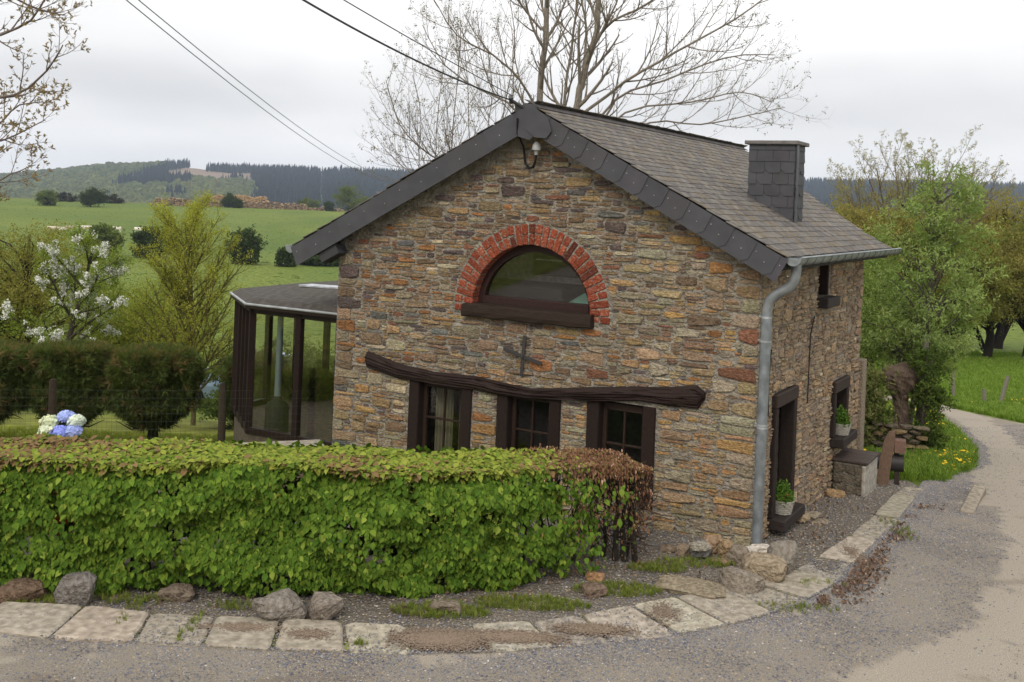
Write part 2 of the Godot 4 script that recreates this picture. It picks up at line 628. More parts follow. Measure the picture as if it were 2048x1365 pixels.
func build_walls(beam_poly: PackedVector2Array) -> void:
	# ---- gable wall: a slab with real openings
	var comb := CSGCombiner3D.new()
	comb.name = "gable_wall"
	house.add_child(comb)
	var mm: StandardMaterial3D = M.mortar.duplicate()
	mm.albedo_color = Color(0.41, 0.365, 0.3).linear_to_srgb()
	mm.vertex_color_use_as_albedo = false
	var poly := CSGPolygon3D.new()
	poly.polygon = PackedVector2Array([Vector2(-WALL_W, -0.6), Vector2(0, -0.6), Vector2(0, roof_y(0) - 0.1), Vector2(APEX.x, APEX.y - 0.12), Vector2(-WALL_W, roof_y(-WALL_W) - 0.1)])
	poly.mode = CSGPolygon3D.MODE_DEPTH
	poly.depth = 0.36
	poly.material = mm
	comb.add_child(poly)
	var cut := CSGPolygon3D.new()
	cut.operation = CSGShape3D.OPERATION_SUBTRACTION
	var half := PackedVector2Array()
	for i in 33:
		var a := PI * i / 32.0
		half.append(ARCH + Vector2(cos(a), sin(a)) * (ARCH_IN + 0.09))
	cut.polygon = half
	cut.depth = 2.0
	cut.position.z = 1.0
	cut.material = mm
	comb.add_child(cut)
	for w in WIN_X:
		var hole := CSGBox3D.new()
		hole.operation = CSGShape3D.OPERATION_SUBTRACTION
		hole.size = Vector3(w[1] - w[0], 1.1, 2.0)
		hole.position = Vector3((w[0] + w[1]) * 0.5, 0.72, 0)
		hole.material = mm
		comb.add_child(hole)
	# ---- the other walls
	var mb := MB.new()
	var mc := Color(0.42, 0.36, 0.285)
	for seg in [[-0.36, -0.53], [-1.38, -3.17], [-3.98, -4.78]]:
		mb.box(Transform3D(Basis(), Vector3(-0.18, 0.9, (seg[0] + seg[1]) * 0.5)), Vector3(0.36, 3.0, seg[0] - seg[1]), mc)
	mb.box(Transform3D(Basis(), Vector3(-0.18, 1.937, -0.955)), Vector3(0.36, 0.926, 0.85), mc)
	mb.box(Transform3D(Basis(), Vector3(-0.18, -0.28, -0.955)), Vector3(0.36, 0.64, 0.85), mc)
	mb.box(Transform3D(Basis(), Vector3(-0.18, 1.835, -3.575)), Vector3(0.36, 1.13, 0.81), mc)
	mb.box(Transform3D(Basis(), Vector3(-0.18, -0.08, -3.575)), Vector3(0.36, 1.04, 0.81), mc)
	mb.box(Transform3D(Basis(), Vector3(-0.18, 2.6, -1.31)), Vector3(0.36, 0.4, 1.9), mc)
	mb.box(Transform3D(Basis(), Vector3(-0.18, 2.6, -3.79)), Vector3(0.36, 0.4, 1.98), mc)
	mb.box(Transform3D(Basis(), Vector3(-0.18, 2.84, -2.39)), Vector3(0.36, 0.08, 4.06), mc)
	var side := part(house, "side_wall", mb.mesh(M.mortar))
	mb = MB.new()
	mb.box(Transform3D(Basis(), Vector3(-WALL_W + 0.18, 1.1, -4.9)), Vector3(0.36, 3.4, 9.06), mc)
	part(house, "garden_wall", mb.mesh(M.mortar))
	mb = MB.new()
	var rear := PackedVector2Array([Vector2(-WALL_W, -0.8), Vector2(0, -0.8), Vector2(0, roof_y(0) - 0.1), Vector2(APEX.x, APEX.y - 0.12), Vector2(-WALL_W, roof_y(-WALL_W) - 0.1)])
	var skew := Transform3D(Basis(Vector3(1, 0, 0.847), Vector3.UP, Vector3(0, 0, 1)), Vector3(0, 0, -4.78))
	mb.prism(skew, rear, 0.0, 0.3, mc)
	part(house, "rear_wall", mb.mesh(M.mortar))
	# ---- stones of the gable
	var free_front := func(x: float, y: float) -> bool:
		if y > roof_y(x) - 0.3 or y < -0.06:
			return false
		var p := Vector2(x, y)
		if y > ARCH.y - 0.02 and p.distance_to(ARCH) < ARCH_OUT + 0.008:
			return false
		if y > 2.03 and y <= ARCH.y and absf(x - ARCH.x) < ARCH_OUT + 0.005:
			return false
		if Geometry2D.is_point_in_polygon(p, beam_poly):
			return false
		for w in WIN_X:
			if x > w[0] - 0.01 and x < w[1] + 0.01 and y > 0.12 and y < 1.3:
				return false
		return true
	var big_front := func(x: float, y: float) -> float:
		var edge := minf(-x, x + WALL_W)
		return clampf(1.0 - y / 2.6, 0.0, 1.0) * 0.6 + (0.6 if edge < 0.45 else 0.0) + (0.35 if x > -1.5 and y < 2.7 else 0.0)
	var rects := pack_wall(-WALL_W, -0.06, 0.0, 4.4, free_front, big_front)
	rects.sort_custom(func(a: Rect2, b: Rect2) -> bool: return a.get_area() > b.get_area())
	var wall := Node3D.new()
	wall.name = "gable_stonework"
	house.add_child(wall)
	var rest := MB.new()
	for i in rects.size():
		var r: Rect2 = rects[i]
		var proud := rf(0.006, 0.018) + (rf(0.004, 0.014) if r.get_area() > 0.012 else 0.0)
		var pale := clampf(1.1 - r.position.y * 0.6, 0.0, 0.6) + clampf(r.end.x + 1.4, 0.0, 0.45)
		if i < 230:
			var one := MB.new()
			add_stone(one, Transform3D(), r, proud, stone_tone(pale), 0.3)
			part(wall, "stone", one.mesh(M.stone))
		else:
			add_stone(rest, Transform3D(), r, proud * 0.8, stone_tone(pale), 0.35)
	part(wall, "small_stones", rest.mesh(M.stone), "stuff")
	print("gable stones ", rects.size())
	# ---- stones of the side wall, rougher and smaller
	var free_side := func(s: float, y: float) -> bool:
		if y > 2.86:
			return false
		if s > 0.51 and s < 1.4 and y > 0.02 and y < 1.49:
			return false
		if s > 3.16 and s < 4.0 and y > 0.42 and y < 1.29:
			return false
		if s > 2.25 and s < 2.86 and y > 2.29:
			return false
		return true
	var big_side := func(s: float, y: float) -> float:
		return 0.7 if s < 0.3 else 0.1
	var turn := Transform3D(Basis(Vector3(0, 0, -1), Vector3.UP, Vector3(1, 0, 0)), Vector3.ZERO)
	rects = pack_wall(0.0, -0.5, SIDE_L, 2.86, free_side, big_side)
	rects.sort_custom(func(a: Rect2, b: Rect2) -> bool: return a.get_area() > b.get_area())
	rest = MB.new()
	for i in rects.size():
		var tone := stone_tone().lerp(Color(0.55, 0.44, 0.31), 0.5) * 1.12
		if i < 70:
			var one := MB.new()
			add_stone(one, turn, rects[i], rf(0.008, 0.024), tone, 0.5)
			part(side, "stone", one.mesh(M.stone))
		else:
			add_stone(rest, turn, rects[i], rf(0.006, 0.028), tone, 0.6)
	part(side, "small_stones", rest.mesh(M.stone), "stuff")
	print("side stones ", rects.size())
	# the rear part of the side wall stands a little proud, up to a ledge
	mb = MB.new()
	mb.box(Transform3D(Basis(), Vector3(0.0, 0.45, -4.88)), Vector3(0.12, 1.86, 0.24), mc, 0.01)
	part(house, "corner_buttress", mb.mesh(M.stone))

func build_arch() -> void:
	var arch := Node3D.new()
	arch.name = "brick_arch"
	house.add_child(arch)
	var n := 33
	var reds := [Color(0.78, 0.72, 0.68), Color(0.9, 0.86, 0.8), Color(0.66, 0.6, 0.58), Color(0.86, 0.9, 0.9), Color(0.36, 0.4, 0.45), Color(0.95, 1.1, 1.1)]
	for i in n:
		var a := -0.06 + (PI + 0.12) * (i + 0.5) / n + rf(-0.004, 0.004)
		var dir := Vector2(cos(a), sin(a))
		var spans := []
		if i % 2 == 0 and rf(0, 1) < 0.85:
			spans = [[ARCH_IN, ARCH_OUT - 0.01]]
		else:
			var cut := lerpf(ARCH_IN, ARCH_OUT, rf(0.46, 0.54))
			spans = [[ARCH_IN, cut - 0.006], [cut + 0.006, ARCH_OUT - 0.01]]
		for s in spans:
			var rm: float = (s[0] + s[1]) * 0.5 + rf(-0.004, 0.006)
			var th := rm * (PI + 0.12) / n - 0.014 + rf(-0.005, 0.003)
			var b := Basis(Vector3(-dir.y, dir.x, 0), Vector3(-dir.x, -dir.y, 0), Vector3(0, 0, 1)).rotated(Vector3(0, 0, 1), rf(-0.02, 0.02))
			var jit := []
			for k in 8:
				jit.append(Vector3(rf(-0.004, 0.004), rf(-0.004, 0.004), rf(-0.004, 0.004)))
			var mb := MB.new()
			var z1 := rf(0.006, 0.018)
			var col: Color = vary(pick(reds, [26, 22, 18, 14, 12, 10]), 0.14, 0.04) * Color(0.54, 0.62, 0.62)
			mb.box(Transform3D(b, Vector3(ARCH.x + dir.x * rm, ARCH.y + dir.y * rm, (z1 - 0.2) * 0.5)), Vector3(th, s[1] - s[0], z1 + 0.2), col, 0.007, jit)
			part(arch, "brick", mb.mesh(M.brick))
	var mb := MB.new()
	var seg := 40
	for i in seg:
		var a0 := -0.06 + (PI + 0.12) * i / seg
		var a1 := -0.06 + (PI + 0.12) * (i + 1) / seg
		var p := []
		for q in [[a0, ARCH_IN + 0.006], [a1, ARCH_IN + 0.006], [a1, ARCH_OUT + 0.01], [a0, ARCH_OUT + 0.01]]:
			p.append(Vector3(ARCH.x + cos(q[0]) * q[1], ARCH.y + sin(q[0]) * q[1], -0.002))
		var mcol := Color(0.34, 0.29, 0.225)
		mb.quad(p[0], p[3], p[2], p[1], mcol)
		var back := Vector3(0, 0, -0.24)
		mb.quad(p[0], p[1], p[1] + back, p[0] + back, mcol)
	part(arch, "mortar", mb.mesh(M.mortar))
	# window in the arch
	var win := Node3D.new()
	win.name = "arched_window"
	house.add_child(win)
	mb = MB.new()
	var fr := Color(0.05, 0.024, 0.02)
	for i in seg:
		var a0 := PI * i / seg
		var a1 := PI * (i + 1) / seg
		var ring := []
		for a in [a0, a1]:
			var rr := []
			for q in [[0.775, -0.13], [0.69, -0.13], [0.69, -0.2], [0.775, -0.2]]:
				rr.append(Vector3(ARCH.x + cos(a) * q[0], 2.2 + sin(a) * (q[0] - 0.055), q[1]))
			ring.append(rr)
		mb.loft(ring, fr, true, false)
	mb.box(Transform3D(Basis(), Vector3(ARCH.x, 2.235, -0.16)), Vector3(1.4, 0.1, 0.09), fr, 0.008)
	part(win, "frame", mb.mesh(M.frame))
	var pane := MB.new()
	var pp := PackedVector2Array()
	for i in seg + 1:
		var a := PI * i / seg
		pp.append(Vector2(ARCH.x + cos(a) * 0.7, 2.25 + sin(a) * 0.6))
	pane.prism(Transform3D(), pp, -0.176, -0.17, Color.WHITE)
	part(win, "pane", pane.mesh(M.glass))
	mb = MB.new()
	var rings := []
	for i in 13:
		var x := -3.55 + 1.69 * i / 12.0
		var z := 0.0
		var dy := 0.006 * sin(i * 1.7) + rf(-0.004, 0.004)
		rings.append([Vector3(x, 2.05 + dy, -0.1), Vector3(x, 2.04 + dy, 0.085), Vector3(x, 2.055 + dy, 0.1 + rf(-0.005, 0.005)), Vector3(x, 2.1 + rf(-0.004, 0.004), 0.108 + rf(-0.006, 0.006)), Vector3(x, 2.172 + dy, 0.1), Vector3(x, 2.19 + dy, 0.07), Vector3(x, 2.2, -0.1), Vector3(x, 2.1, -0.1)])
	mb.loft(rings, WOOD * 1.25)
	part(win, "sill", mb.mesh(M.timber))

func build_beam(bo: Array) -> void:
	var mb := MB.new()
	var m := 44
	var rings := []
	var groove := FastNoiseLite.new()
	groove.seed = 5
	groove.frequency = 1.0
	for i in m + 1:
		var t: float = float(i) / m * (bo[0].size() - 1)
		var k := mini(int(t), bo[0].size() - 2)
		var f: float = t - k
		var top: Vector2 = bo[0][k].lerp(bo[0][k + 1], f)
		var bot: Vector2 = bo[1][k].lerp(bo[1][k + 1], f)
		var ring := []
		ring.append(Vector3(top.x, top.y, -0.06))
		for q in 15:
			var s := q / 14.0
			var p := top.lerp(bot, s)
			var z := 0.05 + 0.03 * sin(PI * s)
			z += 0.017 * groove.get_noise_2d(p.x * 0.9, s * 9.0) + 0.03 * groove.get_noise_2d(p.x * 0.55 + 40, q * 1.7) - (0.02 if groove.get_noise_2d(p.x * 0.8 - 20, q * 5.3) > 0.3 else 0.0)
			if q == 0 or q == 14:
				z = 0.03
			ring.append(Vector3(p.x, p.y + 0.006 * groove.get_noise_2d(p.x * 3.0, q * 2.0), z))
		ring.append(Vector3(bot.x, bot.y, -0.06))
		rings.append(ring)
	mb.loft(rings, WOOD * 1.15)
	var o := part(house, "lintel_beam", mb.mesh(M.timber))
	o.set_meta("label", "long bent old oak beam over the three ground-floor windows")

func window_unit(parent: Node3D, xf: Transform3D, w: float, y0: float, y1: float, jamb: float, rows: Array, label := "") -> void:
	var win := Node3D.new()
	win.name = "window"
	parent.add_child(win, true)
	win.transform = xf
	if label:
		win.set_meta("label", label)
	var mb := MB.new()
	for s in [-1.0, 1.0]:
		mb.box(Transform3D(Basis().rotated(Vector3(0, 0, 1), rf(-0.012, 0.012)), Vector3(s * (w * 0.5 - jamb * 0.5), (y0 + y1) * 0.5, -0.05)), Vector3(jamb, y1 - y0 + 0.06, 0.15), vary(WOOD, 0.15), 0.012)
	part(win, "jamb", mb.mesh(M.post))
	var iw := w - 2 * jamb
	mb = MB.new()
	var sash := Color(0.05, 0.028, 0.02)
	var t := 0.045
	for s in [-1.0, 1.0]:
		mb.box(Transform3D(Basis(), Vector3(s * (iw * 0.5 - t * 0.5), (y0 + y1) * 0.5, -0.11)), Vector3(t, y1 - y0, 0.05), sash, 0.006)
	mb.box(Transform3D(Basis(), Vector3(0, y0 + t * 0.5, -0.11)), Vector3(iw - 2 * t, t, 0.048), sash, 0.006)
	mb.box(Transform3D(Basis(), Vector3(0, y1 - t * 0.9, -0.11)), Vector3(iw - 2 * t, t * 1.8, 0.048), sash, 0.006)
	part(win, "sash", mb.mesh(M.frame))
	mb = MB.new()
	mb.box(Transform3D(Basis(), Vector3(0, (y0 + y1) * 0.5, -0.108)), Vector3(0.024, y1 - y0 - 3 * t, 0.034), sash, 0.005)
	part(win, "muntin", mb.mesh(M.frame))
	for r in rows:
		mb = MB.new()
		mb.box(Transform3D(Basis(), Vector3(0, r, -0.108)), Vector3(iw - 2 * t, 0.024, 0.03), sash, 0.005)
		part(win, "muntin", mb.mesh(M.frame))
	mb = MB.new()
	mb.box(Transform3D(Basis(), Vector3(0, (y0 + y1) * 0.5, -0.12)), Vector3(iw - 2 * t + 0.01, y1 - y0 - t, 0.004), Color.WHITE)
	part(win, "pane", mb.mesh(M.glass))

func curtain(parent: Node3D, x0: float, x1: float, y0: float, y1: float, z: float, col: Color) -> void:
	var mb := MB.new()
	var n := 26
	for i in n:
		var xa := lerpf(x0, x1, float(i) / n)
		var xb := lerpf(x0, x1, float(i + 1) / n)
		var za := z + 0.018 * sin(i * 1.25)
		var zb := z + 0.018 * sin((i + 1) * 1.25)
		mb.quad(Vector3(xa, y0, za), Vector3(xb, y0, zb), Vector3(xb, y1, zb), Vector3(xa, y1, za), col)
		mb.quad(Vector3(xa, y0, za - 0.006), Vector3(xa, y1, za - 0.006), Vector3(xb, y1, zb - 0.006), Vector3(xb, y0, zb - 0.006), col)
	part(parent, "curtain", mb.mesh(M.soft))

func build_lower_windows() -> void:
	var tops := [1.2, 1.21, 1.24]
	var names := ["left casement window under the oak beam", "middle casement window under the oak beam", "right casement window under the oak beam"]
	for i in 3:
		var w: Array = WIN_X[i]
		window_unit(house, Transform3D(Basis(), Vector3((w[0] + w[1]) * 0.5, 0, 0)), w[1] - w[0], 0.2, tops[i], 0.15, [[0.745], [0.775], [0.79]][i], names[i])
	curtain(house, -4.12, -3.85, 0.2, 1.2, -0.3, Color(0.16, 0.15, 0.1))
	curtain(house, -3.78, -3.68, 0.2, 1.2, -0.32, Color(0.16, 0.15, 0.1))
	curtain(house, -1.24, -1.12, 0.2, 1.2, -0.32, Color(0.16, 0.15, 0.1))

func build_side_windows() -> void:
	# openings in the lane wall: timber all round, lintel and sill proud of the stones
	var turn := Basis(Vector3(0, 0, -1), Vector3.UP, Vector3(1, 0, 0))
	for d in [[0.53, 1.38, 0.04, 1.475, "tall timber-framed window by the downpipe"], [3.17, 3.98, 0.44, 1.27, "small timber-framed window above the stone box"]]:
		var w: float = d[1] - d[0]
		var xf := Transform3D(turn, Vector3(0, 0, -(d[0] + d[1]) * 0.5))
		var win := Node3D.new()
		win.name = "lane_window"
		house.add_child(win, true)
		win.transform = xf
		win.set_meta("label", d[4])
		var y0: float = d[2]
		var y1: float = d[3]
		var mb := MB.new()
		mb.box(Transform3D(Basis(), Vector3(0.0, y1 - 0.075, -0.04)), Vector3(w, 0.15, 0.2), Color(0.06, 0.042, 0.035), 0.012)
		part(win, "lintel", mb.mesh(M.timber))
		mb = MB.new()
		mb.box(Transform3D(Basis(), Vector3(0.0, y0 + 0.06, 0.03)), Vector3(w, 0.12, 0.3), Color(0.05, 0.038, 0.034), 0.012)
		part(win, "sill", mb.mesh(M.timber))
		for s in [-1.0, 1.0]:
			mb = MB.new()
			mb.box(Transform3D(Basis(), Vector3(s * (w * 0.5 - 0.06), (y0 + y1) * 0.5 - 0.015, -0.03)), Vector3(0.12, y1 - y0 - 0.274, 0.16), Color(0.04, 0.028, 0.024), 0.01)
			part(win, "jamb", mb.mesh(M.post))
		mb = MB.new()
		mb.box(Transform3D(Basis(), Vector3(0, (y0 + y1) * 0.5, -0.16)), Vector3(0.05, y1 - y0 - 0.3, 0.04), WOOD, 0.005)
		for s in [-1.0, 1.0]:
			mb.box(Transform3D(Basis(), Vector3(s * (w * 0.5 - 0.14), (y0 + y1) * 0.5, -0.16)), Vector3(0.045, y1 - y0 - 0.28, 0.045), WOOD, 0.005)
		part(win, "sash", mb.mesh(M.frame))
		mb = MB.new()
		mb.box(Transform3D(Basis(), Vector3(0, (y0 + y1) * 0.5, -0.17)), Vector3(w - 0.3, y1 - y0 - 0.27, 0.004), Color.WHITE)
		part(win, "pane", mb.mesh(M.glass))
	var up := Node3D.new()
	up.name = "attic_window"
	house.add_child(up)
	up.transform = Transform3D(turn, Vector3(0, 0, -2.55))
	var mb := MB.new()
	for s in [-1.0, 1.0]:
		mb.box(Transform3D(Basis(), Vector3(s * 0.25, 2.63, -0.06)), Vector3(0.07, 0.44, 0.12), WOOD, 0.008)
	part(up, "frame", mb.mesh(M.post))
	mb = MB.new()
	mb.box(Transform3D(Basis(), Vector3(0, 2.34, 0.03)), Vector3(0.62, 0.12, 0.22), Color(0.06, 0.05, 0.045), 0.012)
	part(up, "sill", mb.mesh(M.timber))
	mb = MB.new()
	mb.box(Transform3D(Basis(), Vector3(0, 2.63, -0.1)), Vector3(0.43, 0.44, 0.004), Color.WHITE)
	part(up, "pane", mb.mesh(M.glass))

func build_interior() -> void:
	var room := Node3D.new()
	room.name = "interior"
	house.add_child(room)
	var mb := MB.new()
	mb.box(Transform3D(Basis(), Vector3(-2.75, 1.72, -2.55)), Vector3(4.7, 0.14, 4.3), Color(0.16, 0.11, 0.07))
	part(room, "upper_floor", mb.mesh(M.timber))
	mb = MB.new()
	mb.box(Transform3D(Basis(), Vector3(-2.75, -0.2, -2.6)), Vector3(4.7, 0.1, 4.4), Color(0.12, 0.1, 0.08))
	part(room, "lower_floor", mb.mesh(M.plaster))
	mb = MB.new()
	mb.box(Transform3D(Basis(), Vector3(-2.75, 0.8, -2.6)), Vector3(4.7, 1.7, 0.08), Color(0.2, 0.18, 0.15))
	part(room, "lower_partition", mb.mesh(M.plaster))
	mb = MB.new()
	var pw := PackedVector2Array([Vector2(-5.1, 1.8), Vector2(-0.4, 1.8), Vector2(-0.4, 2.8), Vector2(APEX.x, 4.2), Vector2(-5.1, 2.6)])
	mb.prism(Transform3D(), pw, -1.45, -1.35, Color(0.7, 0.67, 0.6))
	part(room, "attic_partition", mb.mesh(M.plaster))
	mb = MB.new()
	mb.box(Transform3D(Basis(), Vector3(-2.95, 2.86, -1.2)), Vector3(0.62, 0.72, 0.28), Color(0.05, 0.04, 0.035), 0.01)
	mb.box(Transform3D(Basis(), Vector3(-2.95, 2.7, -1.045)), Vector3(0.5, 0.016, 0.03), Color(0.7, 0.7, 0.66), 0.003)
	part(room, "wall_cupboard", mb.mesh(M.frame))
	mb = MB.new()
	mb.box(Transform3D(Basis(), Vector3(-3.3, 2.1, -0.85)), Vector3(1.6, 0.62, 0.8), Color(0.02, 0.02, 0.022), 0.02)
	part(room, "chest", mb.mesh(M.frame))
	mb = MB.new()
	var rings := []
	for i in 9:
		var t := i / 8.0
		var x := -2.5 + 1.5 * t
		var ring := []
		for k in 9:
			var s := k / 8.0
			ring.append(Vector3(x, 2.16 + 0.3 * sin(PI * minf(1, t * 1.2 + 0.1)) * (0.75 + 0.25 * sin(s * 9.0 + i)) * (1.0 if k > 0 and k < 8 else 0.2), -0.55 - s * 0.75))
		ring.append(Vector3(x, 1.8, -1.3))
		ring.append(Vector3(x, 1.8, -0.55))
		rings.append(ring)
	mb.loft(rings, Color(0.14, 0.3, 0.22))
	part(room, "bed_cover", mb.mesh(M.soft))

# one slate lying on a slope: o is its lower left corner in the slope's axes
func slate_mesh(w: float, h: float, sd: int) -> ArrayMesh:
	var keep := rng.state
	rng.seed = sd
	var mb := MB.new()
	var t := 0.009
	var cut := 0.012
	var pts := [Vector2(cut, rf(-0.004, 0.002)), Vector2(w * 0.5, rf(-0.006, 0.004)), Vector2(w - cut, rf(-0.004, 0.002)), Vector2(w, 0.012), Vector2(w, h), Vector2(0, h), Vector2(0, 0.012)]
	var col := Color.WHITE * rf(0.9, 1.1)
	mb.prism(Transform3D(), PackedVector2Array(pts), 0.0, t, col)
	rng.state = keep
	return mb.mesh(M.slate)

func build_roof() -> void:
	var roof := Node3D.new()
	roof.name = "roof"
	house.add_child(roof)
	# deck under the slates
	var mb := MB.new()
	for s in [0, 1]:
		var e := EAVE_R if s == 0 else EAVE_L
		var a := Vector3(APEX.x, APEX.y - 0.03, 0.18)
		var b := Vector3(e.x, e.y - 0.03, 0.18)
		var a2 := Vector3(APEX.x, APEX.y - 0.03, rear_z(APEX.x) - 0.22)
		var b2 := Vector3(e.x, e.y - 0.03, rear_z(e.x) - 0.22)
		var dn := Vector3(0, -0.1, 0)
		var col := Color(0.07, 0.06, 0.055)
		mb.face_out([a, b, b2, a2], Vector3(-2.7, 0, -3), col)
		mb.face_out([a + dn, b + dn, b2 + dn, a2 + dn], Vector3(-2.7, 9, -3), col)
		mb.face_out([a, b, b + dn, a + dn], Vector3(-2.7, 2, -3), col)
		mb.face_out([b, b2, b2 + dn, b + dn], Vector3(-2.7, 2, -3), col)
		mb.face_out([a2, b2, b2 + dn, a2 + dn], Vector3(-2.7, 2, -3), col)
	part(roof, "deck", mb.mesh(M.timber))
	var variants := []
	for i in 6:
		variants.append(slate_mesh(0.138, 0.24, 300 + i))
	var tones := [Color(0.225, 0.205, 0.182), Color(0.2, 0.182, 0.165), Color(0.255, 0.228, 0.195), Color(0.175, 0.155, 0.145), Color(0.23, 0.19, 0.14)]
	var mats := []
	for t in tones:
		var m: StandardMaterial3D = M.slate.duplicate()
		m.albedo_color = (t as Color).linear_to_srgb()
		mats.append(m)
	var far := MB.new()
	var singles := []
	for s in [0, 1]:
		var e := EAVE_R if s == 0 else EAVE_L
		var run := (e - APEX)
		var slope_len := run.length()
		var down := Vector3(run.x, run.y, 0).normalized()
		var along := Vector3(0, 0, -1)
		var nor := along.cross(-down) if s == 0 else (-down).cross(along)
		if nor.y < 0:
			nor = -nor
		var exposure := 0.12
		var rows := int(slope_len / exposure) + 1
		for j in rows:
			var dist := slope_len + 0.035 - j * exposure
			if dist < 0.06:
				break
			var off := (0.072 if j % 2 else 0.0) + rf(-0.02, 0.02)
			var xe := APEX.x + run.x * dist / slope_len
			var zend := rear_z(xe) - 0.25
			var z := 0.24 - off
			var base := Vector3(APEX.x, APEX.y, 0) + down * dist
			while z - 0.138 > zend - 0.1:
				var tilt := 0.045 + rf(-0.006, 0.008)
				var up_s := (-down + nor * -tilt).normalized()
				var b := Basis(along, up_s, along.cross(up_s))
				if b.z.dot(nor) < 0:
					b = Basis(-along, up_s, (-along).cross(up_s))
				var o := Vector3(base.x, base.y, z) + nor * (0.012 + 0.008)
				if b.x.dot(along) < 0:
					o += along * 0.138
				o += down * rf(-0.006, 0.006)
				var xf := Transform3D(b.rotated(nor, rf(-0.012, 0.012)), o)
				var nearness := (Vector3(0.9, 0, 2.2) - Vector3(o.x, 0, o.z)).length()
				singles.append([nearness if s == 0 else 99.0, xf, rng.randi() % 6, rng.randi() % 5])
				z -= 0.144
	singles.sort_custom(func(a: Array, b: Array) -> bool: return a[0] < b[0])
	for i in singles.size():
		var q: Array = singles[i]
		if i < 300:
			var o := part(roof, "slate", variants[q[2]])
			o.transform = q[1]
			o.material_override = null
			o.set_surface_override_material(0, mats[q[3]])
		else:
			var src: Array = variants[q[2]].surface_get_arrays(0)
			var vv: PackedVector3Array = src[Mesh.ARRAY_VERTEX]
			var nn: PackedVector3Array = src[Mesh.ARRAY_NORMAL]
			var xf: Transform3D = q[1]
			var col := vary(tones[q[3]], 0.12)
			for k in vv.size():
				far.v.append(xf * vv[k])
				far.n.append(xf.basis * nn[k])
				far.c.append(col)
	part(roof, "far_slates", far.mesh(M.slate), "stuff")
	print("slates ", singles.size())
	# ridge: a line of capping slates standing slightly over the far slope
	var k := 0
	var z := 0.24
	while z > rear_z(APEX.x) - 0.2:
		mb = MB.new()
		var dl := Vector3(EAVE_R.x - APEX.x, EAVE_R.y - APEX.y, 0).normalized()
		var b := Basis(Vector3(0, 0, 1), -dl, Vector3(0, 0, 1).cross(-dl))
		mb.box(Transform3D(b, Vector3(APEX.x, APEX.y + 0.036, z - 0.12) + dl * 0.07), Vector3(0.23, 0.2, 0.008), vary(Color(0.1, 0.09, 0.088), 0.15), 0.002)
		part(roof, "ridge_slate", mb.mesh(M.slate))
		z -= 0.235
		k += 1
	var dl2 := Vector3(EAVE_L.x - APEX.x, EAVE_L.y - APEX.y, 0).normalized()
	mb = MB.new()
	mb.box(Transform3D(Basis(dl2, Vector3(0, 0, 1).cross(dl2), Vector3(0, 0, 1)), Vector3(APEX.x, APEX.y + 0.03, -3.6) + dl2 * 0.08), Vector3(0.18, 0.008, 7.6), Color(0.09, 0.085, 0.085))
	part(roof, "ridge_lap", mb.mesh(M.slate))

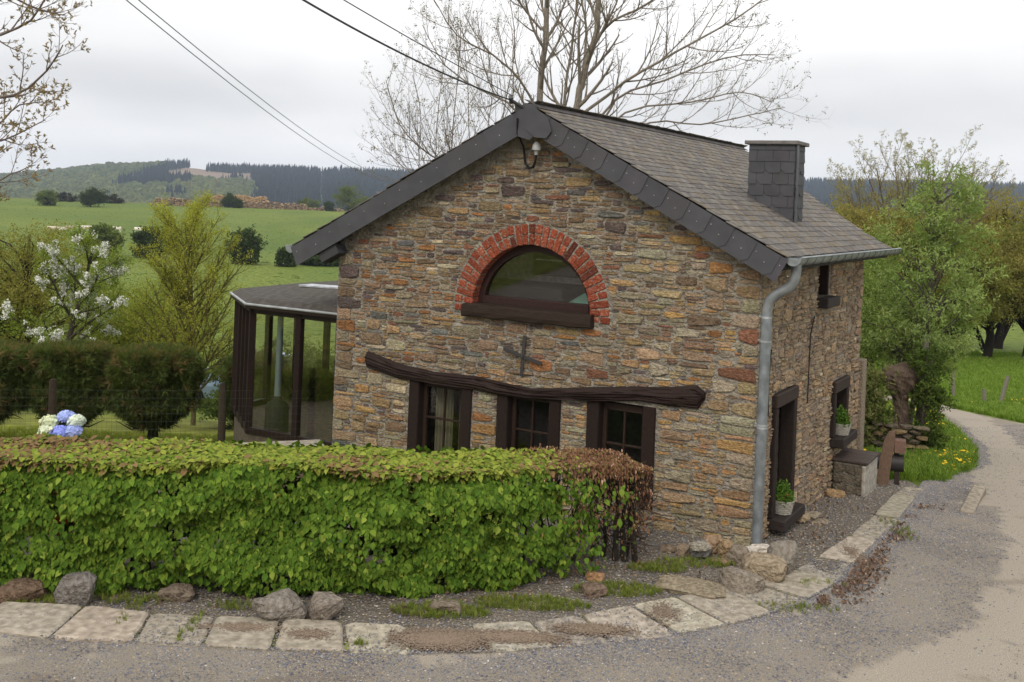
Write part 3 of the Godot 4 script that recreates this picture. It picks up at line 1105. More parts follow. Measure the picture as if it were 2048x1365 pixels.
func build_verge() -> void:
	# slate-clad bargeboards on the gable
	for s in [0, 1]:
		var e := EAVE_R if s == 0 else EAVE_L
		var run := e - APEX
		var ln := run.length()
		var d := run / ln
		var dn := Vector2(d.y, -d.x) if s == 0 else Vector2(-d.y, d.x)
		if dn.y > 0:
			dn = -dn
		var node := Node3D.new()
		node.name = "bargeboard"
		house.add_child(node, true)
		var mb := MB.new()
		var c2 := APEX + d * ln * 0.5 + dn * 0.125
		mb.box(Transform3D(Basis(Vector3(d.x, d.y, 0), Vector3(-d.y, d.x, 0), Vector3(0, 0, 1)), Vector3(c2.x, c2.y, 0.195)), Vector3(ln - 0.04, 0.2, 0.025), Color(0.03, 0.028, 0.028))
		part(node, "board", mb.mesh(M.timber))
		var wid := 0.255
		var step := 0.27 if s == 0 else 0.6
		var n := int(ceil((ln) / step))
		for i in n:
			var t0 := minf(i * step, ln)
			var t1 := minf((i + 1) * step + 0.06, ln + 0.05)
			var lift := 0.0 if i % 2 else 0.0
			# each slate laps the next one down: cut corners at its lower end
			var cut := 0.06 if s == 0 and i < n - 1 else 0.012
			var pl := []
			for q in [[t0 - 0.03, 0.0], [t1, 0.0], [t1, wid - cut], [t1 - cut, wid], [t0 - 0.03, wid]]:
				var w: Vector2 = APEX + d * q[0] + dn * q[1]
				pl.append(w)
			var poly := PackedVector2Array(pl)
			if Geometry2D.is_polygon_clockwise(poly):
				poly.reverse()
			var m2 := MB.new()
			var z0 := 0.222 + 0.006 * (n - i) / float(n) * 0.0 + (0.004 if s == 0 else 0.003)
			var col := vary(Color(0.082, 0.081, 0.089), 0.06)
			# tilt: upper end under, lower end proud
			var verts := MB.new()
			verts.prism(Transform3D(), poly, z0, z0 + 0.006, col)
			for k in verts.v.size():
				var p: Vector3 = verts.v[k]
				var along := (Vector2(p.x, p.y) - APEX).dot(d) - t0
				verts.v[k].z = p.z + along / step * 0.008
			part(node, "verge_slate", verts.mesh(M.slate_new))
			for q in [0.35, 0.8]:
				var nail := MB.new()
				var w: Vector2 = APEX + d * (t0 + step * q) + dn * (0.09 + (0.05 if q > 0.5 else 0.0))
				var p := Vector3(w.x, w.y, z0 + 0.009 + 0.008 * q)
				nail.tube([p, p + Vector3(0, 0, 0.006)], [0.007, 0.005], 6, Color(0.7, 0.7, 0.72), true)
				part(node, "nail", nail.mesh(M.zinc))
	# two slates crossing at the peak
	for s in [-1.0, 1.0]:
		var mb := MB.new()
		var poly := PackedVector2Array([Vector2(-0.16, 0.0), Vector2(-0.1, -0.36), Vector2(0.05, -0.4), Vector2(0.14, -0.32), Vector2(0.13, 0.0)])
		if s > 0:
			poly = PackedVector2Array([Vector2(-0.02, 0.02), Vector2(0.0, -0.28), Vector2(0.12, -0.37), Vector2(0.27, -0.38), Vector2(0.33, -0.3), Vector2(0.28, -0.16), Vector2(0.06, 0.0)])
		var z := 0.246 if s < 0 else 0.256
		mb.prism(Transform3D(Basis(), Vector3(APEX.x - 0.01, APEX.y, 0)), poly, z, z + 0.007, vary(Color(0.082, 0.081, 0.089), 0.06))
		part(house, "peak_slate", mb.mesh(M.slate_new))
	# boxed purlin end at the left eave
	var mb := MB.new()
	mb.box(Transform3D(Basis().rotated(Vector3(0, 0, 1), 0.48), Vector3(-5.52, 2.66, 0.1)), Vector3(0.3, 0.13, 0.2), Color(0.06, 0.06, 0.066), 0.006)
	part(house, "purlin_end", mb.mesh(M.slate_new))

func build_chimney() -> void:
	var ch := Node3D.new()
	ch.name = "chimney"
	house.add_child(ch)
	var x0 := -0.88
	var x1 := -0.32
	var z0 := -2.2
	var z1 := -2.6
	var top := 4.235
	var mb := MB.new()
	mb.box(Transform3D(Basis(), Vector3((x0 + x1) * 0.5, (2.9 + top) * 0.5, (z0 + z1) * 0.5)), Vector3(x1 - x0, top - 2.9, z0 - z1), Color(0.05, 0.05, 0.055))
	part(ch, "stack", mb.mesh(M.slate_new))
	# slate cladding: rows of scalloped slates on the faces in view
	for face in 2:
		var wide := x1 - x0 if face == 0 else z0 - z1
		var xf := Transform3D(Basis(), Vector3(x0, 0, z0 + 0.002)) if face == 0 else Transform3D(Basis(Vector3(0, 0, -1), Vector3.UP, Vector3(1, 0, 0)), Vector3(x1 + 0.002, 0, z0))
		var row := 0
		var y := 3.05
		while y < top - 0.03:
			var sw := 0.2
			var off := 0.1 if row % 2 else 0.0
			var x := -off
			while x < wide - 0.01:
				var a := maxf(x, -0.006)
				var b := minf(x + sw - 0.004, wide + 0.008)
				if b - a > 0.02:
					var hi := minf(y + 0.2, top - 0.004)
					var cut := 0.05 if b - a > 0.12 else 0.0
					var poly := PackedVector2Array([Vector2(a, y + cut), Vector2(a + cut, y), Vector2(b - 0.01, y), Vector2(b, y + cut * 0.6), Vector2(b, hi), Vector2(a, hi)]) if cut > 0 else PackedVector2Array([Vector2(a, y), Vector2(b, y), Vector2(b, hi), Vector2(a, hi)])
					if row >= 7:
						poly = PackedVector2Array([Vector2(a, y), Vector2(b, y), Vector2(b, hi), Vector2(a, hi)])
					var m2 := MB.new()
					m2.prism(Transform3D(), poly, 0.0, 0.006, vary(Color(0.085, 0.084, 0.092), 0.08))
					for k in m2.v.size():
						m2.v[k].z += 0.012 * (1.0 - (m2.v[k].y - y) / 0.2)
						m2.v[k] = xf * m2.v[k]
						m2.n[k] = xf.basis * m2.n[k]
					part(ch, "cladding_slate", m2.mesh(M.slate_new))
				x += sw
			y += 0.14
			row += 1
	# corner flashing of folded lead
	mb = MB.new()
	for i in 4:
		var ya := 3.15 + i * 0.27
		mb.box(Transform3D(Basis().rotated(Vector3(0, 0, 1), rf(-0.015, 0.015)), Vector3(x1 + 0.028, ya + 0.14, z0 - 0.03)), Vector3(0.014, 0.3, 0.09), vary(Color(0.1, 0.1, 0.11), 0.15), 0.003)
	part(ch, "corner_flashing", mb.mesh(M.zinc))
	mb = MB.new()
	mb.box(Transform3D(Basis(Vector3(0, 0, 1), -0.51), Vector3(x1 + 0.06, 3.25, z0 + 0.02)), Vector3(0.2, 0.012, 0.12), Color(0.55, 0.55, 0.55), 0.003)
	part(ch, "base_flashing", mb.mesh(M.zinc))
	mb = MB.new()
	mb.box(Transform3D(Basis(), Vector3((x0 + x1) * 0.5, top + 0.025, (z0 + z1) * 0.5)), Vector3(x1 - x0 + 0.11, 0.048, z0 - z1 + 0.11), Color(0.24, 0.235, 0.22), 0.008)
	part(ch, "cap", mb.mesh(M.concrete))

func build_gutter() -> void:
	var zs := Color(0.31, 0.335, 0.345)
	for s in [0, 1]:
		var g := Node3D.new()
		g.name = "gutter"
		house.add_child(g, true)
		var r := 0.08
		var cx := EAVE_R.x + 0.085 if s == 0 else EAVE_L.x - 0.08
		var cy := 2.965 if s == 0 else 2.715
		var za := 0.2
		var zb := -5.1 if s == 0 else rear_z(-5.5) - 0.3
		var mb := MB.new()
		var n := 12
		for i in n:
			var a0 := PI + PI * i / n
			var a1 := PI + PI * (i + 1) / n
			for rr in [r, r - 0.004]:
				var p0 := Vector3(cx + cos(a0) * rr, cy + sin(a0) * rr, za)
				var p1 := Vector3(cx + cos(a1) * rr, cy + sin(a1) * rr, za)
				var q0 := Vector3(p0.x, p0.y, zb)
				var q1 := Vector3(p1.x, p1.y, zb)
				var n0 := Vector3(cos(a0), sin(a0), 0) * (1.0 if rr == r else -1.0)
				var n1 := Vector3(cos(a1), sin(a1), 0) * (1.0 if rr == r else -1.0)
				if rr == r:
					mb.tri_s(p0, q0, q1, n0, n0, n1, zs, zs, zs)
					mb.tri_s(p0, q1, p1, n0, n1, n1, zs, zs, zs)
				else:
					mb.tri_s(p0, q1, q0, n0, n1, n0, zs, zs, zs)
					mb.tri_s(p0, p1, q1, n0, n1, n1, zs, zs, zs)
		part(g, "trough", mb.mesh(M.zinc))
		mb = MB.new()
		for z in [za, zb]:
			var fan := PackedVector2Array()
			for i in n + 1:
				var a := PI + PI * i / n
				fan.append(Vector2(cx + cos(a) * r * 1.02, cy + sin(a) * r * 1.02))
			mb.prism(Transform3D(), fan, z - 0.003, z + 0.003, zs * 1.15)
		part(g, "end_cap", mb.mesh(M.zinc))
		mb = MB.new()
		var ox := cx + (r if s == 0 else -r)
		mb.tube([Vector3(ox, cy + 0.004, za), Vector3(ox, cy + 0.004, zb)], [0.011, 0.011], 8, zs * 1.2, true)
		part(g, "bead", mb.mesh(M.zinc))
		var z := za - 0.25
		while z > zb and s == 0:
			mb = MB.new()
			var pts := []
			var rad := []
			for i in n + 1:
				var a := PI + PI * i / n
				pts.append(Vector3(cx + cos(a) * (r + 0.003), cy + sin(a) * (r + 0.003), z))
				rad.append(0.006)
			mb.tube(pts, rad, 5, zs * 0.8)
			part(g, "bracket", mb.mesh(M.zinc))
			z -= 0.33
	# downpipe at the near corner
	var dp := Node3D.new()
	dp.name = "downpipe"
	house.add_child(dp)
	var mb := MB.new()
	var path := [Vector3(0.363, 2.9, 0.08), Vector3(0.363, 2.8, 0.08), Vector3(0.34, 2.71, 0.085), Vector3(0.28, 2.65, 0.09), Vector3(0.2, 2.6, 0.1), Vector3(0.125, 2.53, 0.105), Vector3(0.1, 2.45, 0.105), Vector3(0.095, 2.36, 0.105)]
	var sm := []
	for i in path.size() - 1:
		for q in 3:
			var p0: Vector3 = path[maxi(i - 1, 0)]
			var p3: Vector3 = path[mini(i + 2, path.size() - 1)]
			sm.append((path[i] as Vector3).cubic_interpolate(path[i + 1], p0, p3, q / 3.0))
	sm.append(path[-1])
	var rad := []
	for i in sm.size():
		rad.append(0.05)
	mb.tube(sm, rad, 14, zs * 0.95)
	part(dp, "swan_neck", mb.mesh(M.zinc))
	mb = MB.new()
	mb.tube([Vector3(0.095, 2.4, 0.105), Vector3(0.092, 1.5, 0.105), Vector3(0.088, 0.7, 0.105), Vector3(0.085, 0.03, 0.105)], [0.053, 0.051, 0.051, 0.051], 16, Color(0.29, 0.32, 0.335), true)
	part(dp, "pipe", mb.mesh(M.zinc))
	for y in [2.34, 2.1, 1.26, 1.235]:
		mb = MB.new()
		mb.tube([Vector3(0.093, y, 0.105), Vector3(0.093, y + 0.02, 0.105)], [0.056, 0.056], 16, Color(0.5, 0.52, 0.53), true)
		mb.box(Transform3D(Basis(), Vector3(0.05, y + 0.01, 0.05)), Vector3(0.1, 0.014, 0.02), Color(0.5, 0.52, 0.53))
		part(dp, "clamp", mb.mesh(M.zinc))

func build_gable_fittings() -> void:
	# iron wall anchor in the shape of a cross
	var iron := Color(0.055, 0.052, 0.052)
	var an := Node3D.new()
	an.name = "iron_wall_cross"
	house.add_child(an)
	for b in [[Vector2(-2.712, 1.885), Vector2(-2.737, 1.418)], [Vector2(-2.977, 1.708), Vector2(-2.470, 1.591)]]:
		var a: Vector2 = b[0]
		var e: Vector2 = b[1]
		var d := (e - a).normalized()
		var c2 := (a + e) * 0.5
		var mb := MB.new()
		mb.box(Transform3D(Basis(Vector3(d.x, d.y, 0), Vector3(-d.y, d.x, 0), Vector3(0, 0, 1)), Vector3(c2.x, c2.y, 0.04 if absf(d.y) > 0.7 else 0.054)), Vector3((e - a).length(), 0.042, 0.012), iron, 0.003)
		part(an, "bar", mb.mesh(M.iron))
	var mb := MB.new()
	mb.tube([Vector3(-2.72, 1.65, 0.03), Vector3(-2.72, 1.65, 0.075)], [0.022, 0.018], 8, iron, true)
	part(an, "bolt", mb.mesh(M.iron))
	# lamp under the peak
	var lamp := Node3D.new()
	lamp.name = "gable_lamp"
	house.add_child(lamp)
	mb = MB.new()
	var lp := Vector3(-2.6, 4.02, 0.14)
	var pts := []
	var rr := []
	for i in 7:
		var a := PI * 0.5 * i / 6.0
		pts.append(lp + Vector3(0, 0.1 * cos(a) - 0.02, 0))
		rr.append(maxf(0.055 * sin(a), 0.003))
	mb.tube(pts, rr, 14, Color(0.62, 0.63, 0.62), true)
	part(lamp, "shade", mb.mesh(M.zinc))
	mb = MB.new()
	mb.tube([lp + Vector3(0, -0.02, 0), lp + Vector3(0, -0.075, 0)], [0.03, 0.022], 10, Color(0.3, 0.3, 0.29), true)
	part(lamp, "socket", mb.mesh(M.iron))
	mb = MB.new()
	mb.tube([lp + Vector3(0, -0.06, 0), lp + Vector3(-0.01, -0.15, 0.0), lp + Vector3(-0.06, -0.21, -0.05), lp + Vector3(-0.14, -0.22, -0.1), lp + Vector3(-0.2, -0.16, -0.1), lp + Vector3(-0.215, 0.02, -0.08), lp + Vector3(-0.2, 0.16, 0.1), lp + Vector3(-0.19, 0.33, 0.13)], [0.014, 0.014, 0.016, 0.016, 0.014, 0.012, 0.012, 0.012], 7, Color(0.02, 0.02, 0.02))
	part(lamp, "cable", mb.mesh(M.iron))
	# cables clipped to the lane wall
	for pl in [[[-0.24, 1.95], [-0.3, 1.98], [-0.26, 1.85], [-0.24, 1.6], [-0.27, 1.3], [-0.34, 1.28]], [[-2.02, 2.2], [-1.88, 2.02], [-1.86, 1.9], [-1.85, 1.55], [-1.84, 1.2]]]:
		mb = MB.new()
		var q := []
		var r2 := []
		for p in pl:
			q.append(Vector3(0.04, p[1], p[0]))
			r2.append(0.008)
		mb.tube(q, r2, 6, Color(0.04, 0.038, 0.036))
		part(house, "wall_cable", mb.mesh(M.iron))
	# bracket with insulators at the peak
	mb = MB.new()
	mb.tube([Vector3(-2.72, 4.46, 0.22), Vector3(-2.84, 4.55, 0.36)], [0.02, 0.02], 8, Color(0.06, 0.06, 0.06), true)
	mb.tube([Vector3(-2.86, 4.53, 0.3), Vector3(-2.8, 4.58, 0.42)], [0.026, 0.026], 8, Color(0.12, 0.12, 0.12), true)
	part(house, "cable_bracket", mb.mesh(M.iron))

# ------------------------------------------------------------------ terrain
func grid_mesh(xs: Array, zs: Array, h: Callable, col: Callable, m: Material) -> ArrayMesh:
	var nx := xs.size()
	var nz := zs.size()
	var v := PackedVector3Array()
	var n := PackedVector3Array()
	var c := PackedColorArray()
	var ix := PackedInt32Array()
	for j in nz:
		for i in nx:
			var x: float = xs[i]
			var z: float = zs[j]
			var e := maxf(0.1, absf(z) * 0.01)
			var y: float = h.call(x, z)
			var hx: float = h.call(x + e, z)
			var hz: float = h.call(x, z + e)
			v.append(Vector3(x, y, z))
			n.append(Vector3(-(hx - y) / e, 1, -(hz - y) / e).normalized())
			c.append(col.call(x, z))
	for j in nz - 1:
		for i in nx - 1:
			var a := j * nx + i
			# zs run away from the camera
			ix.append_array([a, a + nx, a + 1, a + 1, a + nx, a + nx + 1])
	var arr := []
	arr.resize(Mesh.ARRAY_MAX)
	arr[Mesh.ARRAY_VERTEX] = v
	arr[Mesh.ARRAY_NORMAL] = n
	arr[Mesh.ARRAY_COLOR] = c
	arr[Mesh.ARRAY_INDEX] = ix
	var me := ArrayMesh.new()
	me.add_surface_from_arrays(Mesh.PRIMITIVE_TRIANGLES, arr)
	me.surface_set_material(0, m)
	return me

func steps(list: Array) -> Array:
	# [start, end, step] runs joined
	var out := []
	for r in list:
		var x: float = r[0]
		while (x < r[1] - 0.0001) if r[2] > 0 else (x > r[1] + 0.0001):
			out.append(x)
			x += r[2]
	out.append(list[-1][1])
	return out

const HILL_RIDGE := [[-1.2, 20.0], [-0.55, 2.0], [-0.49, 8.0], [-0.44, 24.0], [-0.39, 42.0], [-0.34, 52.0], [-0.31, 56.0], [-0.29, 50.0], [-0.18, 52.0], [-0.1, 54.0], [0.1, 60.0], [0.3, 72.0], [0.5, 82.0], [1.2, 60.0]]

func hill_h(x: float, z: float) -> float:
	var d := -z
	var t := clampf((d - 1400.0) / 1100.0, 0.0, 1.0)
	var u := x / d
	var r := table(HILL_RIDGE, u)
	var y := lerpf(-46.0, r, pow(t, 0.85))
	if d > 2500.0:
		y = r - (d - 2500.0) * 0.05
	return y + noise.get_noise_2d(x * 0.35, z * 0.35) * 6.0 * minf(t * 3.0, 1.0)

# what stands where on the hill: 0 clearing, 1 spruce, 2 broadleaf
func hill_cover(x: float, z: float) -> int:
	var d := -z
	var px := 1024.0 + 2100.0 * x / d + noise.get_noise_2d(x * 0.6, z * 0.3) * 14.0
	var t := (d - 1400.0) / 1100.0
	var w := noise.get_noise_2d(x * 0.4 + 300, z * 0.4) * 0.08
	if px > 505.0 and px < 1700.0:
		if absf(px - 643.0) < 5.0:
			return 0
		return 1 if t > 0.05 + w else 2
	if px >= 1700.0:
		return 1
	if px > 330.0 and px <= 560.0 and t + w > 0.6:
		if t > 0.93 and (px > 412.0 or px < 372.0):
			return 1
		if px > 445.0 and px < 490.0 and t > 0.6 and t < 0.66:
			return 1
		return 0
	if px > 205.0 + 130.0 * (t - 0.35) / 0.65 + w * 200.0 and px < 380.0 and t + w > 0.42:
		return 1
	if px > 335.0 and px < 365.0 and t + w > 0.22 and t + w < 0.32:
		return 1
	return 2

func build_terrain() -> void:
	var xs := steps([[-700, -100, 40.0], [-100, -24, 6.0], [-24, 24, 0.8], [24, 100, 6.0], [100, 700, 40.0]])
	var zs := steps([[8, -32, -0.8], [-32, -90, -3.0], [-90, -620, -14.0], [-620, -1420, -80.0]])
	var green := func(x: float, z: float) -> Color:
		var d := -z
		var k := noise.get_noise_2d(x * 0.6, z * 0.25) * 0.5 + 0.5
		var c := Color(0.14, 0.22, 0.024).lerp(Color(0.25, 0.315, 0.042), clampf(k * 1.6 - 0.3, 0.0, 1.0))
		if d < 24 and x < 0:
			c = Color(0.36, 0.4, 0.06).lerp(Color(0.3, 0.32, 0.06), k)
		if d > 490 :
			c = Color(0.2, 0.17, 0.09).lerp(c, 0.3)
		return c
	struct("meadow_ground", grid_mesh(xs, zs, ground_h, green, M.grass_ground))
	# the wooded hill far behind
	var hx := steps([[-2200, 2400, 50.0]])
	var hz := steps([[-1380, -3300, -40.0]])
	var hc := func(x: float, z: float) -> Color:
		return Color(0.21, 0.15, 0.105) if hill_cover(x, z) == 0 else Color(0.06, 0.075, 0.03)
	struct("hillside", grid_mesh(hx, hz, hill_h, hc, M.soft))
	var spruce := MB.new()
	for k in 4:
		var y0 := 0.12 + k * 0.21
		spruce.tube([Vector3(0, y0, 0), Vector3(0, y0 + 0.36 - k * 0.02, 0)], [0.25 - k * 0.055, 0.01], 6, Color.WHITE)
	var round_crown := MB.new()
	for j in 5:
		for k in 7:
			var P := func(jj: int, kk: int) -> Vector3:
				var th := PI * jj / 5.0
				var a := TAU * kk / 7.0
				var r := 0.5 * (1.0 + 0.35 * sin(jj * 5.1 + (kk % 7) * 2.7))
				return Vector3(sin(th) * cos(a) * r, 0.55 + cos(th) * r * 0.9, sin(th) * sin(a) * r)
			round_crown.quad(P.call(j, k), P.call(j, k + 1), P.call(j + 1, k + 1), P.call(j + 1, k), Color.WHITE * (0.85 + 0.3 * fmod(j * 0.37 + k * 0.61, 1.0)))
	var sx := []
	var sc := PackedColorArray()
	var bx := []
	var bc := PackedColorArray()
	var d := 1420.0
	while d < 2560.0:
		var u := -0.62
		while u < 0.62:
			if true:
				var z := -d - rf(-4, 4)
				var x := u * d + rf(-4, 4)
				var kind := hill_cover(x, z)
				var base := Vector3(x, hill_h(x, z) - 1.0, z)
				if kind == 1:
					var s := rf(17, 23)
					sx.append(Transform3D(Basis(Vector3.UP, rf(0, TAU)).scaled(Vector3(s * 0.72, s, s * 0.72)), base))
					sc.append(vary(Color(0.016, 0.024, 0.014), 0.3))
				elif kind == 2:
					var s := rf(9, 16)
					bx.append(Transform3D(Basis(Vector3.UP, rf(0, TAU)).scaled(Vector3(s * 1.15, s, s * 1.15)), base))
					bc.append(vary(Color(0.1, 0.125, 0.03).lerp(Color(0.17, 0.19, 0.05), rf(0, 1)), 0.2))
			u += 8.5 / d
		d += 10.5
	var wood := scatter(self, "far_spruce_wood", spruce.mesh(M.leaf_far), sx, sc)
	tag(wood, "dark spruce plantation covering the far hill", "wood")
	wood = scatter(self, "far_broadleaf_wood", round_crown.mesh(M.leaf_far), bx, bc)
	tag(wood, "pale green broadleaf wood on the far hillside", "wood")
	print("far trees ", sx.size(), " ", bx.size())

# ------------------------------------------------------------------ road, kerb, strip of earth
const KERB_IN := [[-9.0, -8.5], [-3.98, -8.45], [-3.3, -8.43], [-2.74, -8.35], [-2.22, -8.32], [-1.7, -8.32], [-1.21, -8.32], [-0.7, -8.32], [-0.2, -8.37], [0.28, -8.49], [0.7, -8.67], [1.15, -8.93], [1.56, -9.14], [1.99, -9.36], [2.31, -9.58], [2.81, -9.95], [3.16, -10.35], [3.75, -11.2], [4.36, -12.2], [5.05, -13.45], [5.4, -14.0]]
const KERB_OUT := [[-9.0, -7.95], [-4.0, -7.93], [-3.32, -7.81], [-2.69, -7.79], [-2.17, -7.77], [-1.65, -7.75], [-1.09, -7.78], [-0.6, -7.79], [-0.01, -7.88], [0.47, -8.0], [0.9, -8.14], [1.46, -8.36], [1.9, -8.57], [2.36, -8.88], [2.72, -9.2], [3.14, -9.68], [3.46, -10.2], [3.98, -11.05], [4.58, -12.05], [5.26, -13.3], [5.62, -13.9]]
const ROAD_L := [[-16, -8.0], [-9, -8.0], [-4, -8.0], [-2.17, -7.84], [-0.6, -7.86], [0.47, -8.07], [1.46, -8.43], [2.36, -8.95], [3.14, -9.75], [3.98, -11.12], [4.58, -12.12], [5.3, -13.4], [5.9, -14.6], [6.9, -15.9], [7.8, -17.8], [8.75, -20.8], [9.9, -24.6], [10.4, -26.8], [9.4, -30.0], [7.5, -33.5]]
const ROAD_R := [[-16, 4], [-9, 4], [-4, 4], [-1, 4], [1.5, 4], [4.5, 3], [7, 1], [9, -2], [10.3, -5], [11.1, -8], [11.5, -11], [11.7, -14], [11.7, -16.5], [11.6, -18.5], [11.45, -20.5], [11.2, -22.5], [11.2, -25.6], [11.4, -28.0], [10.6, -31.0], [8.4, -34.5]]

func along(list: Array, t: float) -> Vector2:
	var k := clampi(int(t), 0, list.size() - 2)
	var f := t - k
	var g := func(i: int) -> Vector2:
		var q: Array = list[clampi(i, 0, list.size() - 1)]
		return Vector2(q[0], q[1])
	return (g.call(k) as Vector2).cubic_interpolate(g.call(k + 1), g.call(k - 1), g.call(k + 2), f)

func gravel_share(p: Vector2, across: float) -> float:
	# loose gravel against bare worn concrete: a drift along the inner side of the bend, patches elsewhere
	var w := noise.get_noise_2d(p.x * 9.0, p.y * 9.0) * 0.38 + noise.get_noise_2d(p.x * 34.0, p.y * 34.0) * 0.28 + noise.get_noise_2d(p.x * 120.0, p.y * 120.0) * 0.2
	var near := 0.9 * smoothstep(1.4, 0.85, across)
	if p.x < 2.6:
		near = clampf(1.0 - absf(across - 0.8) / 1.8, 0.0, 1.0) * 0.55 + 0.12
	var lane := 0.0
	if p.y < -13.0:
		lane = clampf(1.0 - absf(across - 2.3) / 0.7, 0.0, 1.0) * 0.9
		near = clampf(1.0 - absf(across - 0.35) / 0.55, 0.0, 1.0)
	return smoothstep(0.26, 0.42, maxf(near, lane) * 0.9 + w + 0.05)

func build_road() -> void:
	var v := PackedVector3Array()
	var n := PackedVector3Array()
	var c := PackedColorArray()
	var ix := PackedInt32Array()
	var nl := 560
	var nc := 110
	var tmax := float(ROAD_L.size() - 1)
	for i in nl + 1:
		var t := tmax * i / nl
		var a := along(ROAD_L, t)
		var b := along(ROAD_R, t)
		var wid := a.distance_to(b)
		for k in nc + 1:
			var s := pow(float(k) / nc, 1.6)
			var p := a.lerp(b, s)
			var up := 0.012
			v.append(Vector3(p.x, ground_h(p.x, p.y) + up + 0.006 * noise.get_noise_2d(p.x * 20, p.y * 20), p.y))
			n.append(Vector3.UP)
			var g := gravel_share(p, s * wid)
			var tone := noise.get_noise_2d(p.x * 5.0 + 70, p.y * 5.0) * 0.5 + 0.5
			var con := Color(0.47, 0.41, 0.33).lerp(Color(0.4, 0.35, 0.285), tone)
			var grv := Color(0.36, 0.31, 0.245).lerp(Color(0.285, 0.25, 0.205), tone)
			var damp := smoothstep(0.42, 0.56, noise.get_noise_2d(p.x * 12.0 - 50, p.y * 30.0 + 9))
			c.append(con.lerp(grv, g).lerp(Color(0.13, 0.09, 0.065), damp * 0.35))
	for i in nl:
		for k in nc:
			var q := i * (nc + 1) + k
			ix.append_array([q, q + 1, q + nc + 1, q + 1, q + nc + 2, q + nc + 1])
	# the strip runs left to right with the camera side second: wind it face up
	var arr := []
	arr.resize(Mesh.ARRAY_MAX)
	for q in range(0, ix.size(), 3):
		var tmp := ix[q + 1]
		ix[q + 1] = ix[q + 2]
		ix[q + 2] = tmp
	arr[Mesh.ARRAY_VERTEX] = v
	arr[Mesh.ARRAY_NORMAL] = n
	arr[Mesh.ARRAY_COLOR] = c
	arr[Mesh.ARRAY_INDEX] = ix
	var me := ArrayMesh.new()
	me.add_surface_from_arrays(Mesh.PRIMITIVE_TRIANGLES, arr)
	me.surface_set_material(0, M.road)
	struct("road", me)
	# earth and fine gravel between the kerb, the hedge and the house
	var exs := steps([[-10, 5.9, 0.1]])
	var ezs := steps([[-8.0, -14.6, -0.1]])
	var eh := func(x: float, z: float) -> float:
		return ground_h(x, z) + 0.006 + 0.03 * maxf(0.0, noise.get_noise_2d(x * 11, z * 11)) - (0.25 if not in_yard(x, z) else 0.0)
	var ec := func(x: float, z: float) -> Color:
		var k := noise.get_noise_2d(x * 13 + 5, z * 13) * 0.5 + 0.5
		return Color(0.24, 0.2, 0.155).lerp(Color(0.34, 0.295, 0.235), k)
	struct("yard_gravel", grid_mesh(exs, ezs, eh, ec, M.earth))
	build_kerb()
	build_pebbles()

func in_yard(x: float, z: float) -> bool:
	# behind the kerb line and in front of the lawn
	var edge := -8.1
	if x > -9.0:
		for i in KERB_OUT.size() - 1:
			if x >= KERB_OUT[i][0] and x <= KERB_OUT[i + 1][0]:
				edge = lerpf(KERB_OUT[i][1], KERB_OUT[i + 1][1], (x - KERB_OUT[i][0]) / (KERB_OUT[i + 1][0] - KERB_OUT[i][0]))
	if x > 5.62:
		return false
	var back := -10.9 - maxf(0.0, x) * 0.9
	if x > 2.4:
		back = -14.5
	return z < edge - 0.06 and z > back

